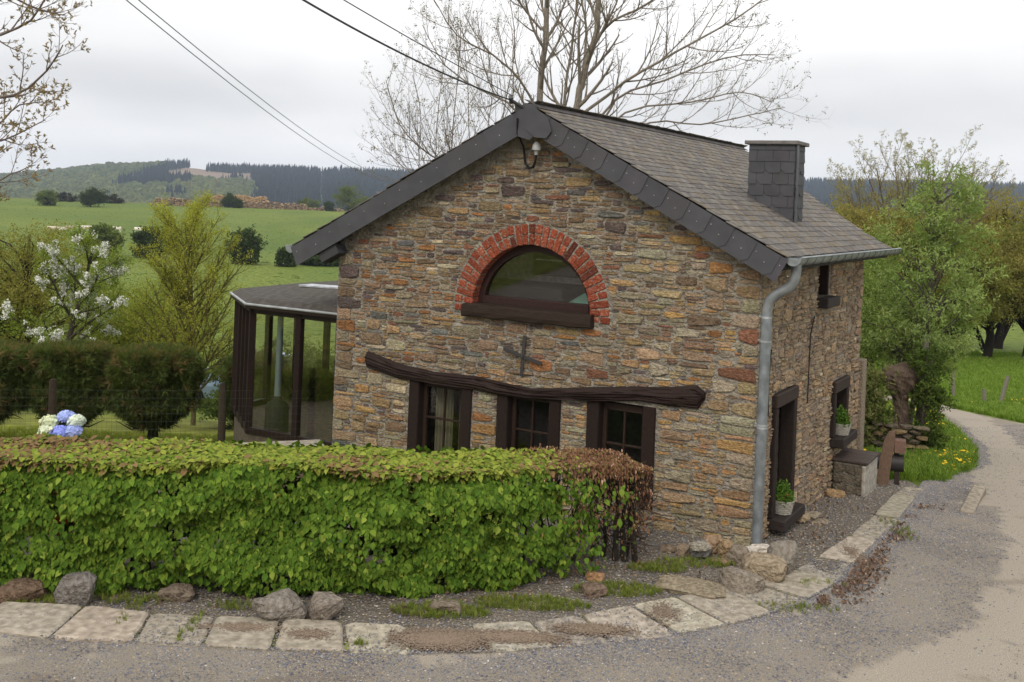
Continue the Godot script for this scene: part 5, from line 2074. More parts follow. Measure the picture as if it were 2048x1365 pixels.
func build_bare_tree() -> void:
	var base := on_ground(0.95, -21.0, 0)
	var t := thing("bare_tree", "tall many-stemmed tree in bud rising behind the cottage roof", "tree", base)
	var L := [
		[[Vector3(1.074, 0.591, -21.000), Vector3(0.745, 3.280, -21.000), Vector3(0.497, 5.472, -21.000), Vector3(0.529, 6.674, -21.000), Vector3(0.511, 7.874, -21.000), Vector3(0.367, 9.470, -21.000)], 0.15, 0.06],
		[[Vector3(1.174, 0.595, -21.000), Vector3(1.157, 3.497, -21.000), Vector3(1.181, 5.083, -20.800), Vector3(1.311, 5.956, -20.600), Vector3(1.504, 6.831, -20.500), Vector3(1.646, 8.888, -20.500)], 0.17, 0.07],
		[[Vector3(1.201, 5.084, -20.800), Vector3(2.080, 5.794, -20.200), Vector3(2.928, 6.320, -19.600), Vector3(3.941, 6.898, -19.200), Vector3(4.688, 7.527, -19.000)], 0.07, 0.015],
		[[Vector3(1.164, 4.289, -20.800), Vector3(1.920, 5.470, -20.400), Vector3(2.818, 5.848, -20.000), Vector3(3.864, 6.264, -19.600), Vector3(4.770, 6.333, -19.500)], 0.06, 0.012],
		[[Vector3(1.168, 4.190, -20.800), Vector3(2.228, 5.325, -21.400), Vector3(3.609, 5.623, -21.800), Vector3(4.681, 5.895, -22.000), Vector3(5.370, 5.713, -22.000)], 0.05, 0.012],
		[[Vector3(1.492, 6.635, -20.500), Vector3(1.821, 6.952, -20.000), Vector3(2.424, 7.234, -19.600), Vector3(3.114, 7.824, -19.400)], 0.06, 0.02],
		[[Vector3(1.065, 3.293, -21.000), Vector3(0.981, 5.377, -21.400), Vector3(1.084, 6.405, -21.800), Vector3(1.182, 7.379, -22.000), Vector3(1.216, 8.639, -22.000)], 0.07, 0.03],
		[[Vector3(0.553, 5.074, -21.000), Vector3(0.060, 5.796, -20.500), Vector3(-0.489, 6.220, -20.200), Vector3(-1.165, 6.546, -20.000), Vector3(-1.670, 7.241, -20.000)], 0.055, 0.012],
		[[Vector3(0.707, 3.478, -21.000), Vector3(0.092, 5.197, -21.500), Vector3(-0.765, 5.728, -22.000), Vector3(-1.532, 6.248, -22.200), Vector3(-2.069, 7.124, -22.500)], 0.06, 0.012],
		[[Vector3(0.461, 6.871, -21.000), Vector3(0.105, 7.257, -21.000), Vector3(-0.318, 7.841, -21.000), Vector3(-0.642, 8.428, -21.000)], 0.05, 0.02],
		[[Vector3(1.311, 5.956, -20.600), Vector3(1.334, 6.890, -20.900), Vector3(1.188, 7.701, -21.000), Vector3(1.056, 8.496, -21.000)], 0.06, 0.02],
		[[Vector3(1.069, 3.193, -21.000), Vector3(1.684, 4.498, -20.600), Vector3(2.591, 5.044, -20.200), Vector3(3.519, 5.019, -20.000), Vector3(4.418, 5.229, -19.800), Vector3(5.021, 5.376, -19.600)], 0.05, 0.01],
		[[Vector3(0.769, 3.181, -21.000), Vector3(-0.642, 3.814, -20.500), Vector3(-1.613, 4.250, -20.200), Vector3(-2.191, 4.789, -20.000), Vector3(-2.492, 5.635, -20.000)], 0.05, 0.01],
		[[Vector3(0.777, 2.981, -21.000), Vector3(-0.900, 3.507, -20.000), Vector3(-1.820, 3.838, -19.500), Vector3(-2.384, 4.275, -19.400)], 0.045, 0.01],
		[[Vector3(0.773, 3.081, -21.000), Vector3(-1.023, 3.699, -20.400), Vector3(-1.204, 4.362, -20.200), Vector3(-1.142, 5.713, -20.200), Vector3(-1.121, 6.869, -20.200)], 0.035, 0.01],
		[[Vector3(0.773, 3.081, -21.000), Vector3(-0.728, 3.614, -20.400), Vector3(-0.848, 4.377, -20.200), Vector3(-0.950, 5.720, -20.200), Vector3(-1.085, 6.678, -20.200)], 0.03, 0.008],
		[[Vector3(0.773, 3.081, -21.000), Vector3(-1.307, 3.493, -20.400), Vector3(-1.501, 4.351, -20.200), Vector3(-1.467, 5.411, -20.200), Vector3(-1.361, 6.378, -20.200)], 0.03, 0.008],
		[[Vector3(0.773, 3.081, -21.000), Vector3(-1.594, 3.385, -20.400), Vector3(-1.817, 4.049, -20.200), Vector3(-1.817, 5.012, -20.200), Vector3(-2.011, 5.774, -20.200)], 0.03, 0.008],
		[[Vector3(0.773, 3.081, -21.000), Vector3(-0.453, 3.922, -20.600), Vector3(-0.533, 4.704, -20.600), Vector3(-0.471, 5.590, -20.600), Vector3(-0.604, 6.468, -20.600)], 0.03, 0.008],
		[[Vector3(0.857, 3.484, -21.000), Vector3(-0.184, 4.453, -21.200), Vector3(-0.236, 5.260, -21.200), Vector3(-0.063, 6.479, -21.200), Vector3(-0.204, 7.484, -21.200)], 0.035, 0.01],
	]
	for l in L:
		l[1] *= 0.52
		l[2] *= 0.7
		for i in l[0].size():
			l[0][i] -= base
	var g := {"seg": 5, "wiggle": 0.09, "up": 0.15, "n": [13, 6, 3], "ang": [0.8, 0.7, 0.65], "shrink": [0.38, 0.5, 0.45], "from": [0.22, 0.2, 0.25], "leaf_from": 2, "bark": Color(0.4, 0.345, 0.285), "reach": 4.2}
	var tips := limb_tree(t, L, g)
	var bud := cluster_mesh(3, 0.015, 0.05, 0.018, M.leaf_far, 77)
	var xf := []
	var col := PackedColorArray()
	for q in tips:
		if q[2] == 3 and rf(0, 1) < 0.13:
			xf.append(Transform3D(frame_of(q[1], rf(0, TAU)).scaled(Vector3.ONE * rf(0.6, 1.25)), q[0]))
			col.append(vary(pick([Color(0.2, 0.17, 0.06), Color(0.15, 0.11, 0.06), Color(0.24, 0.2, 0.1)], [3, 3, 2]), 0.2))
	scatter(t, "buds", bud, xf, col)
	print("bare tree tips ", tips.size())

func build_left_tree() -> void:
	var base := on_ground(-6.6, -11.2, 0)
	var t := thing("bare_tree", "bare budding branches hanging in from the left edge", "tree", base)
	var L := [
		[[Vector3(-6.407, -0.763, -11.000), Vector3(-6.527, 1.591, -11.000), Vector3(-6.585, 3.686, -11.000), Vector3(-6.622, 5.257, -11.000), Vector3(-6.649, 6.567, -11.000)], 0.14, 0.06],
		[[Vector3(-6.579, 3.529, -11.000), Vector3(-6.063, 3.903, -10.800), Vector3(-5.509, 4.214, -10.600), Vector3(-4.961, 4.266, -10.400), Vector3(-4.605, 4.516, -10.300), Vector3(-4.424, 4.754, -10.200)], 0.045, 0.008],
		[[Vector3(-6.596, 3.948, -11.000), Vector3(-5.992, 4.640, -10.900), Vector3(-5.433, 4.839, -10.700), Vector3(-4.889, 5.030, -10.500), Vector3(-4.611, 5.420, -10.400)], 0.045, 0.01],
		[[Vector3(-6.560, 3.058, -11.000), Vector3(-5.884, 3.393, -10.700), Vector3(-5.337, 3.711, -10.500), Vector3(-4.898, 3.866, -10.300), Vector3(-4.565, 4.019, -10.200)], 0.035, 0.006],
		[[Vector3(-6.569, 3.267, -11.000), Vector3(-6.119, 3.715, -11.200), Vector3(-5.645, 3.954, -11.300), Vector3(-5.380, 4.243, -11.400), Vector3(-5.056, 4.284, -11.400)], 0.035, 0.006],
		[[Vector3(-6.610, 4.943, -11.000), Vector3(-6.072, 5.211, -11.200), Vector3(-5.546, 5.392, -11.200), Vector3(-5.113, 5.250, -11.200), Vector3(-4.844, 5.207, -11.200)], 0.04, 0.008],
		[[Vector3(-6.539, 2.534, -11.000), Vector3(-5.923, 2.982, -10.800), Vector3(-5.420, 3.258, -10.600), Vector3(-4.979, 3.473, -10.400), Vector3(-4.690, 3.580, -10.300)], 0.03, 0.006],
	]
	for l in L:
		l[1] *= 0.55
		l[2] *= 0.7
		for i in l[0].size():
			l[0][i] -= base
	var g := {"seg": 5, "wiggle": 0.09, "up": 0.13, "n": [10, 6, 2], "ang": [0.8, 0.75, 0.7], "shrink": [0.3, 0.5, 0.5], "from": [0.3, 0.2, 0.3], "leaf_from": 2, "bark": Color(0.3, 0.24, 0.205), "reach": 1.9}
	var tips := limb_tree(t, L, g)
	var bud := cluster_mesh(4, 0.012, 0.035, 0.016, M.leaf_far, 78)
	var xf := []
	var col := PackedColorArray()
	for q in tips:
		if q[2] >= 2 and rf(0, 1) < 0.14:
			xf.append(Transform3D(frame_of(q[1], rf(0, TAU)).scaled(Vector3.ONE * rf(0.8, 1.5)), q[0]))
			col.append(vary(Color(0.3, 0.22, 0.13), 0.25))
	scatter(t, "buds", bud, xf, col)

func build_garden_trees() -> void:
	# feathery yellow-green tree
	var b := on_ground(-6.35, -21.5, -0.05)
	var t := thing("young_tree", "feathery yellow-green tree standing alone behind the garden fence", "tree", b)
	var mb := MB.new()
	var tips := []
	var g := {"seg": 6, "wiggle": 0.07, "up": 0.075, "n": [58, 9, 4], "ang": [0.9, 0.6, 0.65], "shrink": [0.42, 0.36, 0.36], "from": [0.12, 0.12, 0.2], "leaf_from": 1, "bark": Color(0.24, 0.2, 0.09), "reach": 4.0}
	grow(mb, tips, Vector3.ZERO, Vector3.UP, 4.2, 0.055, 0, g)
	part(t, "trunk", mb.mesh(M.bark))
	var xf := []
	var col := PackedColorArray()
	var cl := cluster_mesh(5, 0.09, 0.034, 0.02, M.leaf_far, 80)
	for q in tips:
		if rf(0, 1) < 0.62:
			xf.append(Transform3D(Basis(rdir(), rf(0, TAU)).scaled(Vector3.ONE * rf(0.7, 1.3)), q[0] + rdir() * 0.05))
			col.append(vary(Color(0.32, 0.34, 0.05).lerp(Color(0.44, 0.43, 0.08), rf(0, 1)), 0.2))
	scatter(t, "crown", cl, xf, col)
	print("young tree tips ", tips.size())
	# hawthorn in blossom
	b = on_ground(-8.25, -19.5, -0.05)
	t = thing("hawthorn", "hawthorn with sprays of white blossom behind the dark conifers", "tree", b)
	mb = MB.new()
	tips = []
	g = {"seg": 5, "wiggle": 0.16, "up": 0.02, "n": [15, 7, 4], "ang": [1.0, 0.8, 0.7], "shrink": [0.42, 0.42, 0.4], "from": [0.3, 0.2, 0.2], "leaf_from": 2, "bark": Color(0.1, 0.085, 0.06), "reach": 4.0}
	grow(mb, tips, Vector3.ZERO, Vector3.UP, 3.35, 0.08, 0, g)
	part(t, "trunk", mb.mesh(M.bark))
	xf = []
	col = PackedColorArray()
	var bx := []
	var bc := PackedColorArray()
	for q in tips:
		var nz := noise.get_noise_3d(q[0].x * 40, q[0].y * 40, q[0].z * 40)
		for k in 2:
			xf.append(Transform3D(Basis(rdir(), rf(0, TAU)).scaled(Vector3.ONE * rf(0.7, 1.3)), q[0] + rdir() * 0.07))
			col.append(vary(Color(0.17, 0.25, 0.04).lerp(Color(0.29, 0.34, 0.06), rf(0, 1)), 0.2))
		if nz > 0.12:
			for k in 3:
				bx.append(Transform3D(Basis(rdir(), rf(0, TAU)).scaled(Vector3.ONE * rf(0.7, 1.2)), q[0] + rdir() * 0.05 + Vector3.UP * 0.04))
				bc.append(vary(Color(0.74, 0.74, 0.68), 0.08))
	scatter(t, "crown", cl, xf, col)
	scatter(t, "blossom", cluster_mesh(7, 0.035, 0.03, 0.032, M.petal, 83), bx, bc)
	# olive thicket at the left edge
	var cm := cluster_mesh(8, 0.11, 0.06, 0.032, M.leaf_far, 81)
	var spec := [[-11.2, -24.5, 4.6, 1.7, Color(0.2, 0.2, 0.045), Color(0.31, 0.28, 0.07), "olive-green tree at the left edge behind the blossom"], [-9.3, -27.0, 3.2, 1.5, Color(0.22, 0.25, 0.04), Color(0.33, 0.35, 0.07), "yellowish low tree between the hawthorn and the left edge"], [-12.5, -21.0, 3.0, 1.4, Color(0.12, 0.15, 0.035), Color(0.21, 0.21, 0.05), "dark low tree at the far left over the hedge"]]
	for s in spec:
		b = on_ground(s[0], s[1], -0.05)
		t = thing("garden_tree", s[6], "tree", b)
		clump_crown(t, [Vector3.ZERO, Vector3(0.1, s[2] * 0.3, 0.05), Vector3(-0.05, s[2] * 0.6, 0), Vector3(0, s[2] * 0.9, 0.05)], [[Vector3(0, s[2] * 0.62, 0), Vector3(s[3], s[2] * 0.42, s[3]), 1.0]], 110, 50, 0.22, cm, tone2(s[4], s[5]), Color(0.1, 0.085, 0.06), 0.1)

func build_conifers() -> void:
	var mb := MB.new()
	rng.seed = 900
	for i in 16:
		var d := (rdir() + Vector3(0, 0, 0.9)).normalized()
		var s := d.cross(Vector3.UP).normalized() * 0.006
		var o := d * 0.02
		var e := d * rf(0.07, 0.14) + Vector3(0, -0.02, 0)
		mb.tri(o - s, o + s, e, Color.WHITE * rf(0.7, 1.2))
	var spray := mb.mesh(M.leaf_far)
	var spec := [[-8.35, -16.6, 0.85, 1.45, "clipped dark conifer at the far left of the garden row"], [-6.98, -16.9, 0.62, 1.52, "clipped dark conifer under the white blossom"], [-5.68, -17.0, 0.66, 1.5, "clipped dark conifer on a bare stem behind the wire fence"], [-4.35, -18.3, 0.5, 1.45, "small dark conifer beside the conservatory"], [-3.4, -17.5, 0.6, 1.2, "low clipped conifer seen through the conservatory glass"]]
	for s in spec:
		var b := on_ground(s[0], s[1], 0)
		var t := thing("clipped_conifer", s[4], "conifer", b, 0.0, "clipped conifers along the garden fence")
		var tm := MB.new()
		tm.tube([Vector3(0, -0.1, 0), Vector3(0.02, 0.2, 0), Vector3(0, 0.6, 0), Vector3(0, 1.3, 0)], [0.11, 0.085, 0.07, 0.02], 8, Color(0.07, 0.055, 0.04))
		for k in 26:
			var a := rf(0, TAU)
			var y := rf(0.25, 1.2)
			tm.tube([Vector3(0, y, 0), Vector3(cos(a) * s[2] * 0.5, y + rf(-0.1, 0.15), sin(a) * s[2] * 0.5), Vector3(cos(a) * s[2] * 0.9, y + rf(-0.15, 0.2), sin(a) * s[2] * 0.9)], [0.02, 0.012, 0.004], 4, Color(0.08, 0.06, 0.04))
		part(t, "trunk", tm.mesh(M.bark))
		var xf := []
		var col := PackedColorArray()
		for i in 5200:
			var a := rf(0, TAU)
			var y: float = 0.3 + (s[3] - 0.3) * pow(rf(0, 1), 0.8)
			var f: float = (y - 0.3) / (s[3] - 0.3)
			var prof := minf(1.0, 0.35 + f * 2.2) * (1.0 if f < 0.9 else 1.0 - (f - 0.9) * 3.5)
			var edge := 1.0 + 0.4 * noise.get_noise_3d(cos(a) * 60, y * 60, sin(a) * 60 + s[0] * 30)
			var r: float = s[2] * prof * edge * pow(rf(0.25, 1), 0.35)
			if rf(0, 1) < 0.25:
				y = s[3] * rf(0.93, 1.0)
				r = s[2] * sqrt(rf(0, 0.75))
			var o := Vector3(cos(a) * r, y, sin(a) * r)
			var d := Vector3(cos(a), rf(-0.4, 0.6) if f < 0.85 else rf(0.2, 1.2), sin(a)).normalized()
			xf.append(Transform3D(frame_of((d + rdir() * 0.5).normalized(), rf(0, TAU)).scaled(Vector3.ONE * rf(0.7, 1.3)), o))
			var c := Color(0.06, 0.09, 0.022).lerp(Color(0.12, 0.15, 0.038), rf(0, 1))
			if rf(0, 1) < 0.14 + 0.3 * smoothstep(0.8, 1.0, f) + 0.3 * noise.get_noise_2d(a * 20, y * 30):
				c = Color(0.19, 0.135, 0.055)
			col.append(vary(c, 0.25))
		scatter(t, "crown", spray, xf, col)

func build_right_trees() -> void:
	var cm := cluster_mesh(9, 0.12, 0.075, 0.026, M.leaf_far, 85)
	# rowan by the lane
	var b := on_ground(7.12, -18.3, -0.05)
	var t := thing("rowan_tree", "fresh green feathery tree beside the lane behind the cottage", "tree", b)
	clump_crown(t, [Vector3(-0.1, 0, 0), Vector3(0.05, 1.0, 0), Vector3(0.25, 2.0, -0.1), Vector3(0.3, 3.4, -0.1), Vector3(0.3, 4.4, 0)], [[Vector3(0.15, 2.75, 0), Vector3(1.15, 1.65, 1.0), 1.0], [Vector3(-0.35, 1.8, -0.2), Vector3(0.75, 0.75, 0.7), 0.35], [Vector3(0.45, 4.2, 0), Vector3(0.55, 0.75, 0.5), 0.18]], 95, 17, 0.14, cm, tone2(Color(0.18, 0.26, 0.07), Color(0.33, 0.4, 0.14)), Color(0.2, 0.18, 0.14), 0.055)
	# orchard of dark-stemmed trees across the meadow
	var cm2 := cluster_mesh(9, 0.2, 0.1, 0.055, M.leaf_far, 86)
	# each: top of the crown, half width, tones, label
	var spec := [
		[Vector3(21.021, 2.695, -50.000), 3.0, Color(0.17, 0.18, 0.04), Color(0.26, 0.24, 0.06), "olive tree with twin stems across the meadow"],
		[Vector3(23.354, 3.487, -51.000), 2.9, Color(0.22, 0.195, 0.055), Color(0.31, 0.27, 0.08), "bronze-leaved tree with crooked stems across the meadow"],
		[Vector3(25.781, 3.816, -52.000), 3.2, Color(0.13, 0.155, 0.035), Color(0.23, 0.22, 0.05), "dark tree at the right edge of the meadow"],
		[Vector3(17.130, 4.088, -47.000), 2.7, Color(0.19, 0.175, 0.045), Color(0.28, 0.24, 0.065), "olive-brown tree behind the rowan"],
		[Vector3(13.827, 4.228, -44.000), 2.3, Color(0.23, 0.195, 0.06), Color(0.31, 0.265, 0.085), "copper-brown tree above the far end of the slate roof"],
		[Vector3(10.209, 2.309, -30.000), 1.3, Color(0.13, 0.19, 0.04), Color(0.23, 0.27, 0.06), "green tree just behind the rear corner of the cottage"],
		[Vector3(28.114, 5.387, -60.000), 3.4, Color(0.26, 0.215, 0.05), Color(0.34, 0.29, 0.075), "golden-brown tall tree at the far right"],
		[Vector3(24.623, 5.364, -62.000), 4.4, Color(0.23, 0.19, 0.065), Color(0.3, 0.25, 0.085), "reddish-brown wide tree under the bare crown"],
	]
	for s in spec:
		var top: Vector3 = s[0]
		b = on_ground(top.x, top.z, -0.05)
		t = thing("orchard_tree", s[4], "tree", b, 0.0, "trees across the meadow")
		var hh: float = (top.y - b.y) / 0.98
		var stem := [Vector3.ZERO, Vector3(0.15, hh * 0.16, 0), Vector3(-0.1, hh * 0.32, 0.1), Vector3(0.1, hh * 0.55, 0), Vector3(0, hh * 0.85, 0)]
		clump_crown(t, stem, [[Vector3(0, hh * 0.6, 0), Vector3(s[1], hh * 0.34, s[1] * 0.85), 1.0]], 125, 44, 0.115 * s[1], cm2, tone2(s[2], s[3]), Color(0.05, 0.042, 0.035), 0.24)
		var m2 := MB.new()
		for k in 3:
			var a := rf(0, TAU)
			m2.tube([Vector3(0, 0.1, 0), Vector3(cos(a) * 0.5, hh * 0.14, sin(a) * 0.4), Vector3(cos(a) * 0.7 + rf(-0.3, 0.3), hh * 0.26, sin(a) * 0.7), Vector3(cos(a) * 1.3, hh * 0.42, sin(a))], [0.13, 0.1, 0.08, 0.04], 7, Color(0.045, 0.038, 0.032))
		part(t, "limbs", m2.mesh(M.bark))
	# thin crown still in bud, high over the others
	b = on_ground(21.2, -55.0, -0.05)
	t = thing("budding_tree", "wide twiggy crown in bud standing above the brown trees", "tree", b)
	var mb := MB.new()
	var tips := []
	var g := {"seg": 5, "wiggle": 0.1, "up": 0.07, "n": [6, 5, 4], "ang": [0.5, 0.55, 0.6], "shrink": [0.5, 0.5, 0.45], "from": [0.35, 0.25, 0.2], "leaf_from": 3, "bark": Color(0.26, 0.2, 0.15), "reach": 5.0}
	for i in 15:
		var a := -1.0 + 2.0 * i / 14.0
		grow(mb, tips, Vector3(a * 0.4, 3.4, rf(-0.3, 0.3)), Vector3(a * 1.0, 1.0, rf(-0.35, 0.35)).normalized(), rf(6.0, 6.8) * (1.0 - 0.1 * a * a), 0.07, 0, g)
	mb.tube([Vector3.ZERO, Vector3(0.1, 2.0, 0), Vector3(0, 3.8, 0)], [0.35, 0.28, 0.2], 9, Color(0.07, 0.06, 0.05))
	part(t, "trunk", mb.mesh(M.bark))
	var xf := []
	var col := PackedColorArray()
	var bud := cluster_mesh(5, 0.1, 0.09, 0.045, M.leaf_far, 87)
	for q in tips:
		if rf(0, 1) < 0.4:
			xf.append(Transform3D(Basis(rdir(), rf(0, TAU)).scaled(Vector3.ONE * rf(0.6, 1.2)), q[0]))
			col.append(vary(Color(0.3, 0.24, 0.1).lerp(Color(0.34, 0.31, 0.12), rf(0, 1)), 0.2))
	scatter(t, "buds", bud, xf, col)
	print("budding tips ", tips.size())
	# bush with pale variegated leaves at the rear corner
	b = on_ground(5.75, -17.2, -0.05)
	t = thing("variegated_bush", "pale-leaved bush between the cottage corner and the old stump", "bush", b)
	clump_crown(t, [Vector3.ZERO, Vector3(0, 0.5, 0), Vector3(0, 1.1, 0)], [[Vector3(0, 0.85, 0), Vector3(0.45, 0.75, 0.4), 1.0]], 60, 34, 0.11, cluster_mesh(7, 0.05, 0.07, 0.03, M.leaf_far, 88), tone2(Color(0.1, 0.15, 0.03), Color(0.34, 0.33, 0.13)), Color(0.1, 0.08, 0.06), 0.03)
	# leafy shoots round the stump
	b = on_ground(6.85, -17.15, -0.05)
	t = thing("ivy_shrub", "ivy and young shoots growing up round the old stump", "shrub", b)
	clump_crown(t, [Vector3.ZERO, Vector3(0, 0.7, 0), Vector3(0.02, 1.6, 0)], [[Vector3(0.1, 0.7, 0), Vector3(0.3, 0.75, 0.3), 1.0], [Vector3(0.05, 1.5, 0), Vector3(0.35, 0.5, 0.3), 0.4]], 34, 26, 0.08, cluster_mesh(6, 0.04, 0.06, 0.03, M.leaf_far, 89), tone2(Color(0.06, 0.1, 0.02), Color(0.14, 0.19, 0.04)), Color(0.13, 0.115, 0.09), 0.035)

# ------------------------------------------------------------------ conservatory
func build_conservatory() -> void:
	var c := thing("conservatory", "glazed timber conservatory with flat felt roof against the cottage's left wall", "conservatory", HOUSE_AT, HOUSE_TURN)
	var plan := [Vector2(-5.5, -0.28), Vector2(-7.22, -0.28), Vector2(-8.4, -1.2), Vector2(-8.55, -2.7), Vector2(-8.55, -4.2), Vector2(-5.5, -4.2)]
	var dark := Color(0.03, 0.018, 0.013)
	var top := 1.8
	# floor slab
	var mb := MB.new()
	var pl := PackedVector2Array()
	for p in plan:
		pl.append(Vector2(p.x, -p.y))
	if Geometry2D.is_polygon_clockwise(pl):
		pl.reverse()
	var flat := Transform3D(Basis(Vector3(1, 0, 0), Vector3(0, 0, -1), Vector3(0, 1, 0)), Vector3.ZERO)
	mb.prism(flat, pl, -1.3, 0.06, Color(0.16, 0.13, 0.1))
	part(c, "floor_slab", mb.mesh(M.concrete))
	# roof
	var mid := Vector2(-6.9, -2.3)
	var ro := PackedVector2Array()
	var ri := PackedVector2Array()
	for p in plan:
		var q: Vector2 = p + (p - mid).normalized() * 0.13
		q.x = minf(q.x, -5.46)
		ro.append(Vector2(q.x, -q.y))
		ri.append(Vector2(lerpf(mid.x, q.x, 0.93), -lerpf(mid.y, q.y, 0.93)))
	if Geometry2D.is_polygon_clockwise(ro):
		ro.reverse()
		ri.reverse()
	mb = MB.new()
	mb.prism(flat, ro, top, top + 0.05, dark)
	part(c, "roof_frame", mb.mesh(M.frame))
	mb = MB.new()
	var cen := Vector3(-6.7, top + 0.2, -2.3)
	for i in ro.size():
		var j := (i + 1) % ro.size()
		var a := Vector3(ro[i].x, top + 0.062, -ro[i].y)
		var b := Vector3(ro[j].x, top + 0.062, -ro[j].y)
		var a2 := Vector3(ri[i].x, top + 0.13, -ri[i].y)
		var b2 := Vector3(ri[j].x, top + 0.13, -ri[j].y)
		mb.face_out([a, b, b2, a2], cen - Vector3.UP * 2, Color(0.115, 0.105, 0.09))
		mb.face_out([a2, b2, cen], cen - Vector3.UP * 2, Color(0.125, 0.112, 0.095))
	part(c, "roofing_felt", mb.mesh(M.felt))
	mb = MB.new()
	for i in ro.size():
		var j := (i + 1) % ro.size()
		var a := Vector3(ro[i].x, top + 0.056, -ro[i].y)
		var b := Vector3(ro[j].x, top + 0.056, -ro[j].y)
		if a.x > -5.6 and b.x > -5.6:
			continue
		mb.tube([a, b], [0.019, 0.019], 6, Color(0.5, 0.52, 0.53), true)
	part(c, "edge_trim", mb.mesh(M.zinc))
	mb = MB.new()
	mb.box(Transform3D(Basis(Vector3(0, 0, 1), 0.02), Vector3(-7.35, top + 0.19, -2.05)), Vector3(1.0, 0.03, 0.3), Color(0.62, 0.65, 0.68), 0.004)
	part(c, "roof_light", mb.mesh(M.zinc))
	# posts and panes
	var sides := [[0, 1, 2], [1, 2, 4], [2, 3, 2], [3, 4, 2], [4, 5, 4]]
	for s in sides:
		var a: Vector2 = plan[s[0]]
		var b: Vector2 = plan[s[1]]
		var n: int = s[2]
		var d := (b - a).normalized()
		for k in n + 1:
			if k == n and s[0] < 4:
				continue
			var p := a.lerp(b, float(k) / n)
			var wid := 0.1 if k == 0 or n == 2 else 0.065
			if s[0] == 0 and k == 0:
				p = a + d * 0.16
			mb = MB.new()
			mb.box(Transform3D(Basis(Vector3(d.x, 0, d.y), Vector3.UP, Vector3(d.x, 0, d.y).cross(Vector3.UP)), Vector3(p.x, (top + 0.06) * 0.5, p.y)), Vector3(wid, top - 0.06, 0.09), vary(dark, 0.1), 0.008)
			part(c, "post", mb.mesh(M.post))
		for k in n:
			var p := a.lerp(b, (k + 0.5) / n)
			var w := a.distance_to(b) / n - 0.08
			var xf := Transform3D(Basis(Vector3(d.x, 0, d.y), Vector3.UP, Vector3(d.x, 0, d.y).cross(Vector3.UP)), Vector3(p.x, 0.95, p.y))
			mb = MB.new()
			mb.box(xf, Vector3(w, 1.66, 0.006), Color.WHITE)
			var pane := part(c, "pane", mb.mesh(M.glass))
			mb = MB.new()
			mb.box(xf.translated(Vector3(0, -0.84, 0)), Vector3(w, 0.09, 0.07), dark, 0.006)
			mb.box(xf.translated(Vector3(0, 0.82, 0)), Vector3(w, 0.09, 0.07), dark, 0.006)
			part(c, "rail", mb.mesh(M.frame))
	# cast-iron column with a bell-shaped foot
	var colm := Node3D.new()
	colm.name = "iron_column"
	c.add_child(colm)
	colm.position = Vector3(-7.0, 0.06, -0.6)
	mb = MB.new()
	mb.tube([Vector3(0, 0.4, 0), Vector3(0, 1.74, 0)], [0.05, 0.042], 12, Color(0.16, 0.21, 0.2), true)
	part(colm, "shaft", mb.mesh(M.iron))
	mb = MB.new()
	mb.tube([Vector3(0, 0, 0), Vector3(0, 0.3, 0), Vector3(0, 0.34, 0), Vector3(0, 0.4, 0), Vector3(0, 0.44, 0), Vector3(0, 0.47, 0), Vector3(0, 0.5, 0)], [0.17, 0.165, 0.175, 0.14, 0.08, 0.085, 0.05], 18, Color(0.035, 0.034, 0.03), true)
	part(colm, "foot", mb.mesh(M.iron))
	# garden bench seen through the glass
	var bench := thing("garden_bench", "weathered wooden bench seen through the conservatory glass", "bench", HOUSE_AT + Vector3(-6.3, 0.06, -3.2).rotated(Vector3.UP, HOUSE_TURN), HOUSE_TURN)
	for z in [-0.16, 0.0, 0.16]:
		mb = MB.new()
		mb.box(Transform3D(Basis(), Vector3(0, 0.43, z)), Vector3(1.2, 0.03, 0.13), Color(0.2, 0.17, 0.13), 0.006)
		part(bench, "seat_plank", mb.mesh(M.timber))
	for y in [0.62, 0.78]:
		mb = MB.new()
		mb.box(Transform3D(Basis(), Vector3(0, y, -0.25)), Vector3(1.2, 0.11, 0.03), Color(0.2, 0.17, 0.13), 0.006)
		part(bench, "back_plank", mb.mesh(M.timber))
	for x in [-0.5, 0.5]:
		for z in [-0.25, 0.18]:
			mb = MB.new()
			mb.box(Transform3D(Basis(), Vector3(x, 0.42 if z < 0 else 0.205, z)), Vector3(0.06, 0.84 if z < 0 else 0.41, 0.05), Color(0.16, 0.135, 0.1), 0.006)
			part(bench, "leg", mb.mesh(M.post))

# ------------------------------------------------------------------ boulders
func boulder(at: Vector3, size: Vector3, col: Color, sd: int, label: String, turn := 0.0, group := "") -> void:
	var o := part(self, numbered("boulder"), rock_mesh(size, col * 1.4, sd, M.rock))
	o.position = at - Vector3(0, size.y * 0.06, 0)
	o.rotation.y = turn
	tag(o, label, "stone", group)

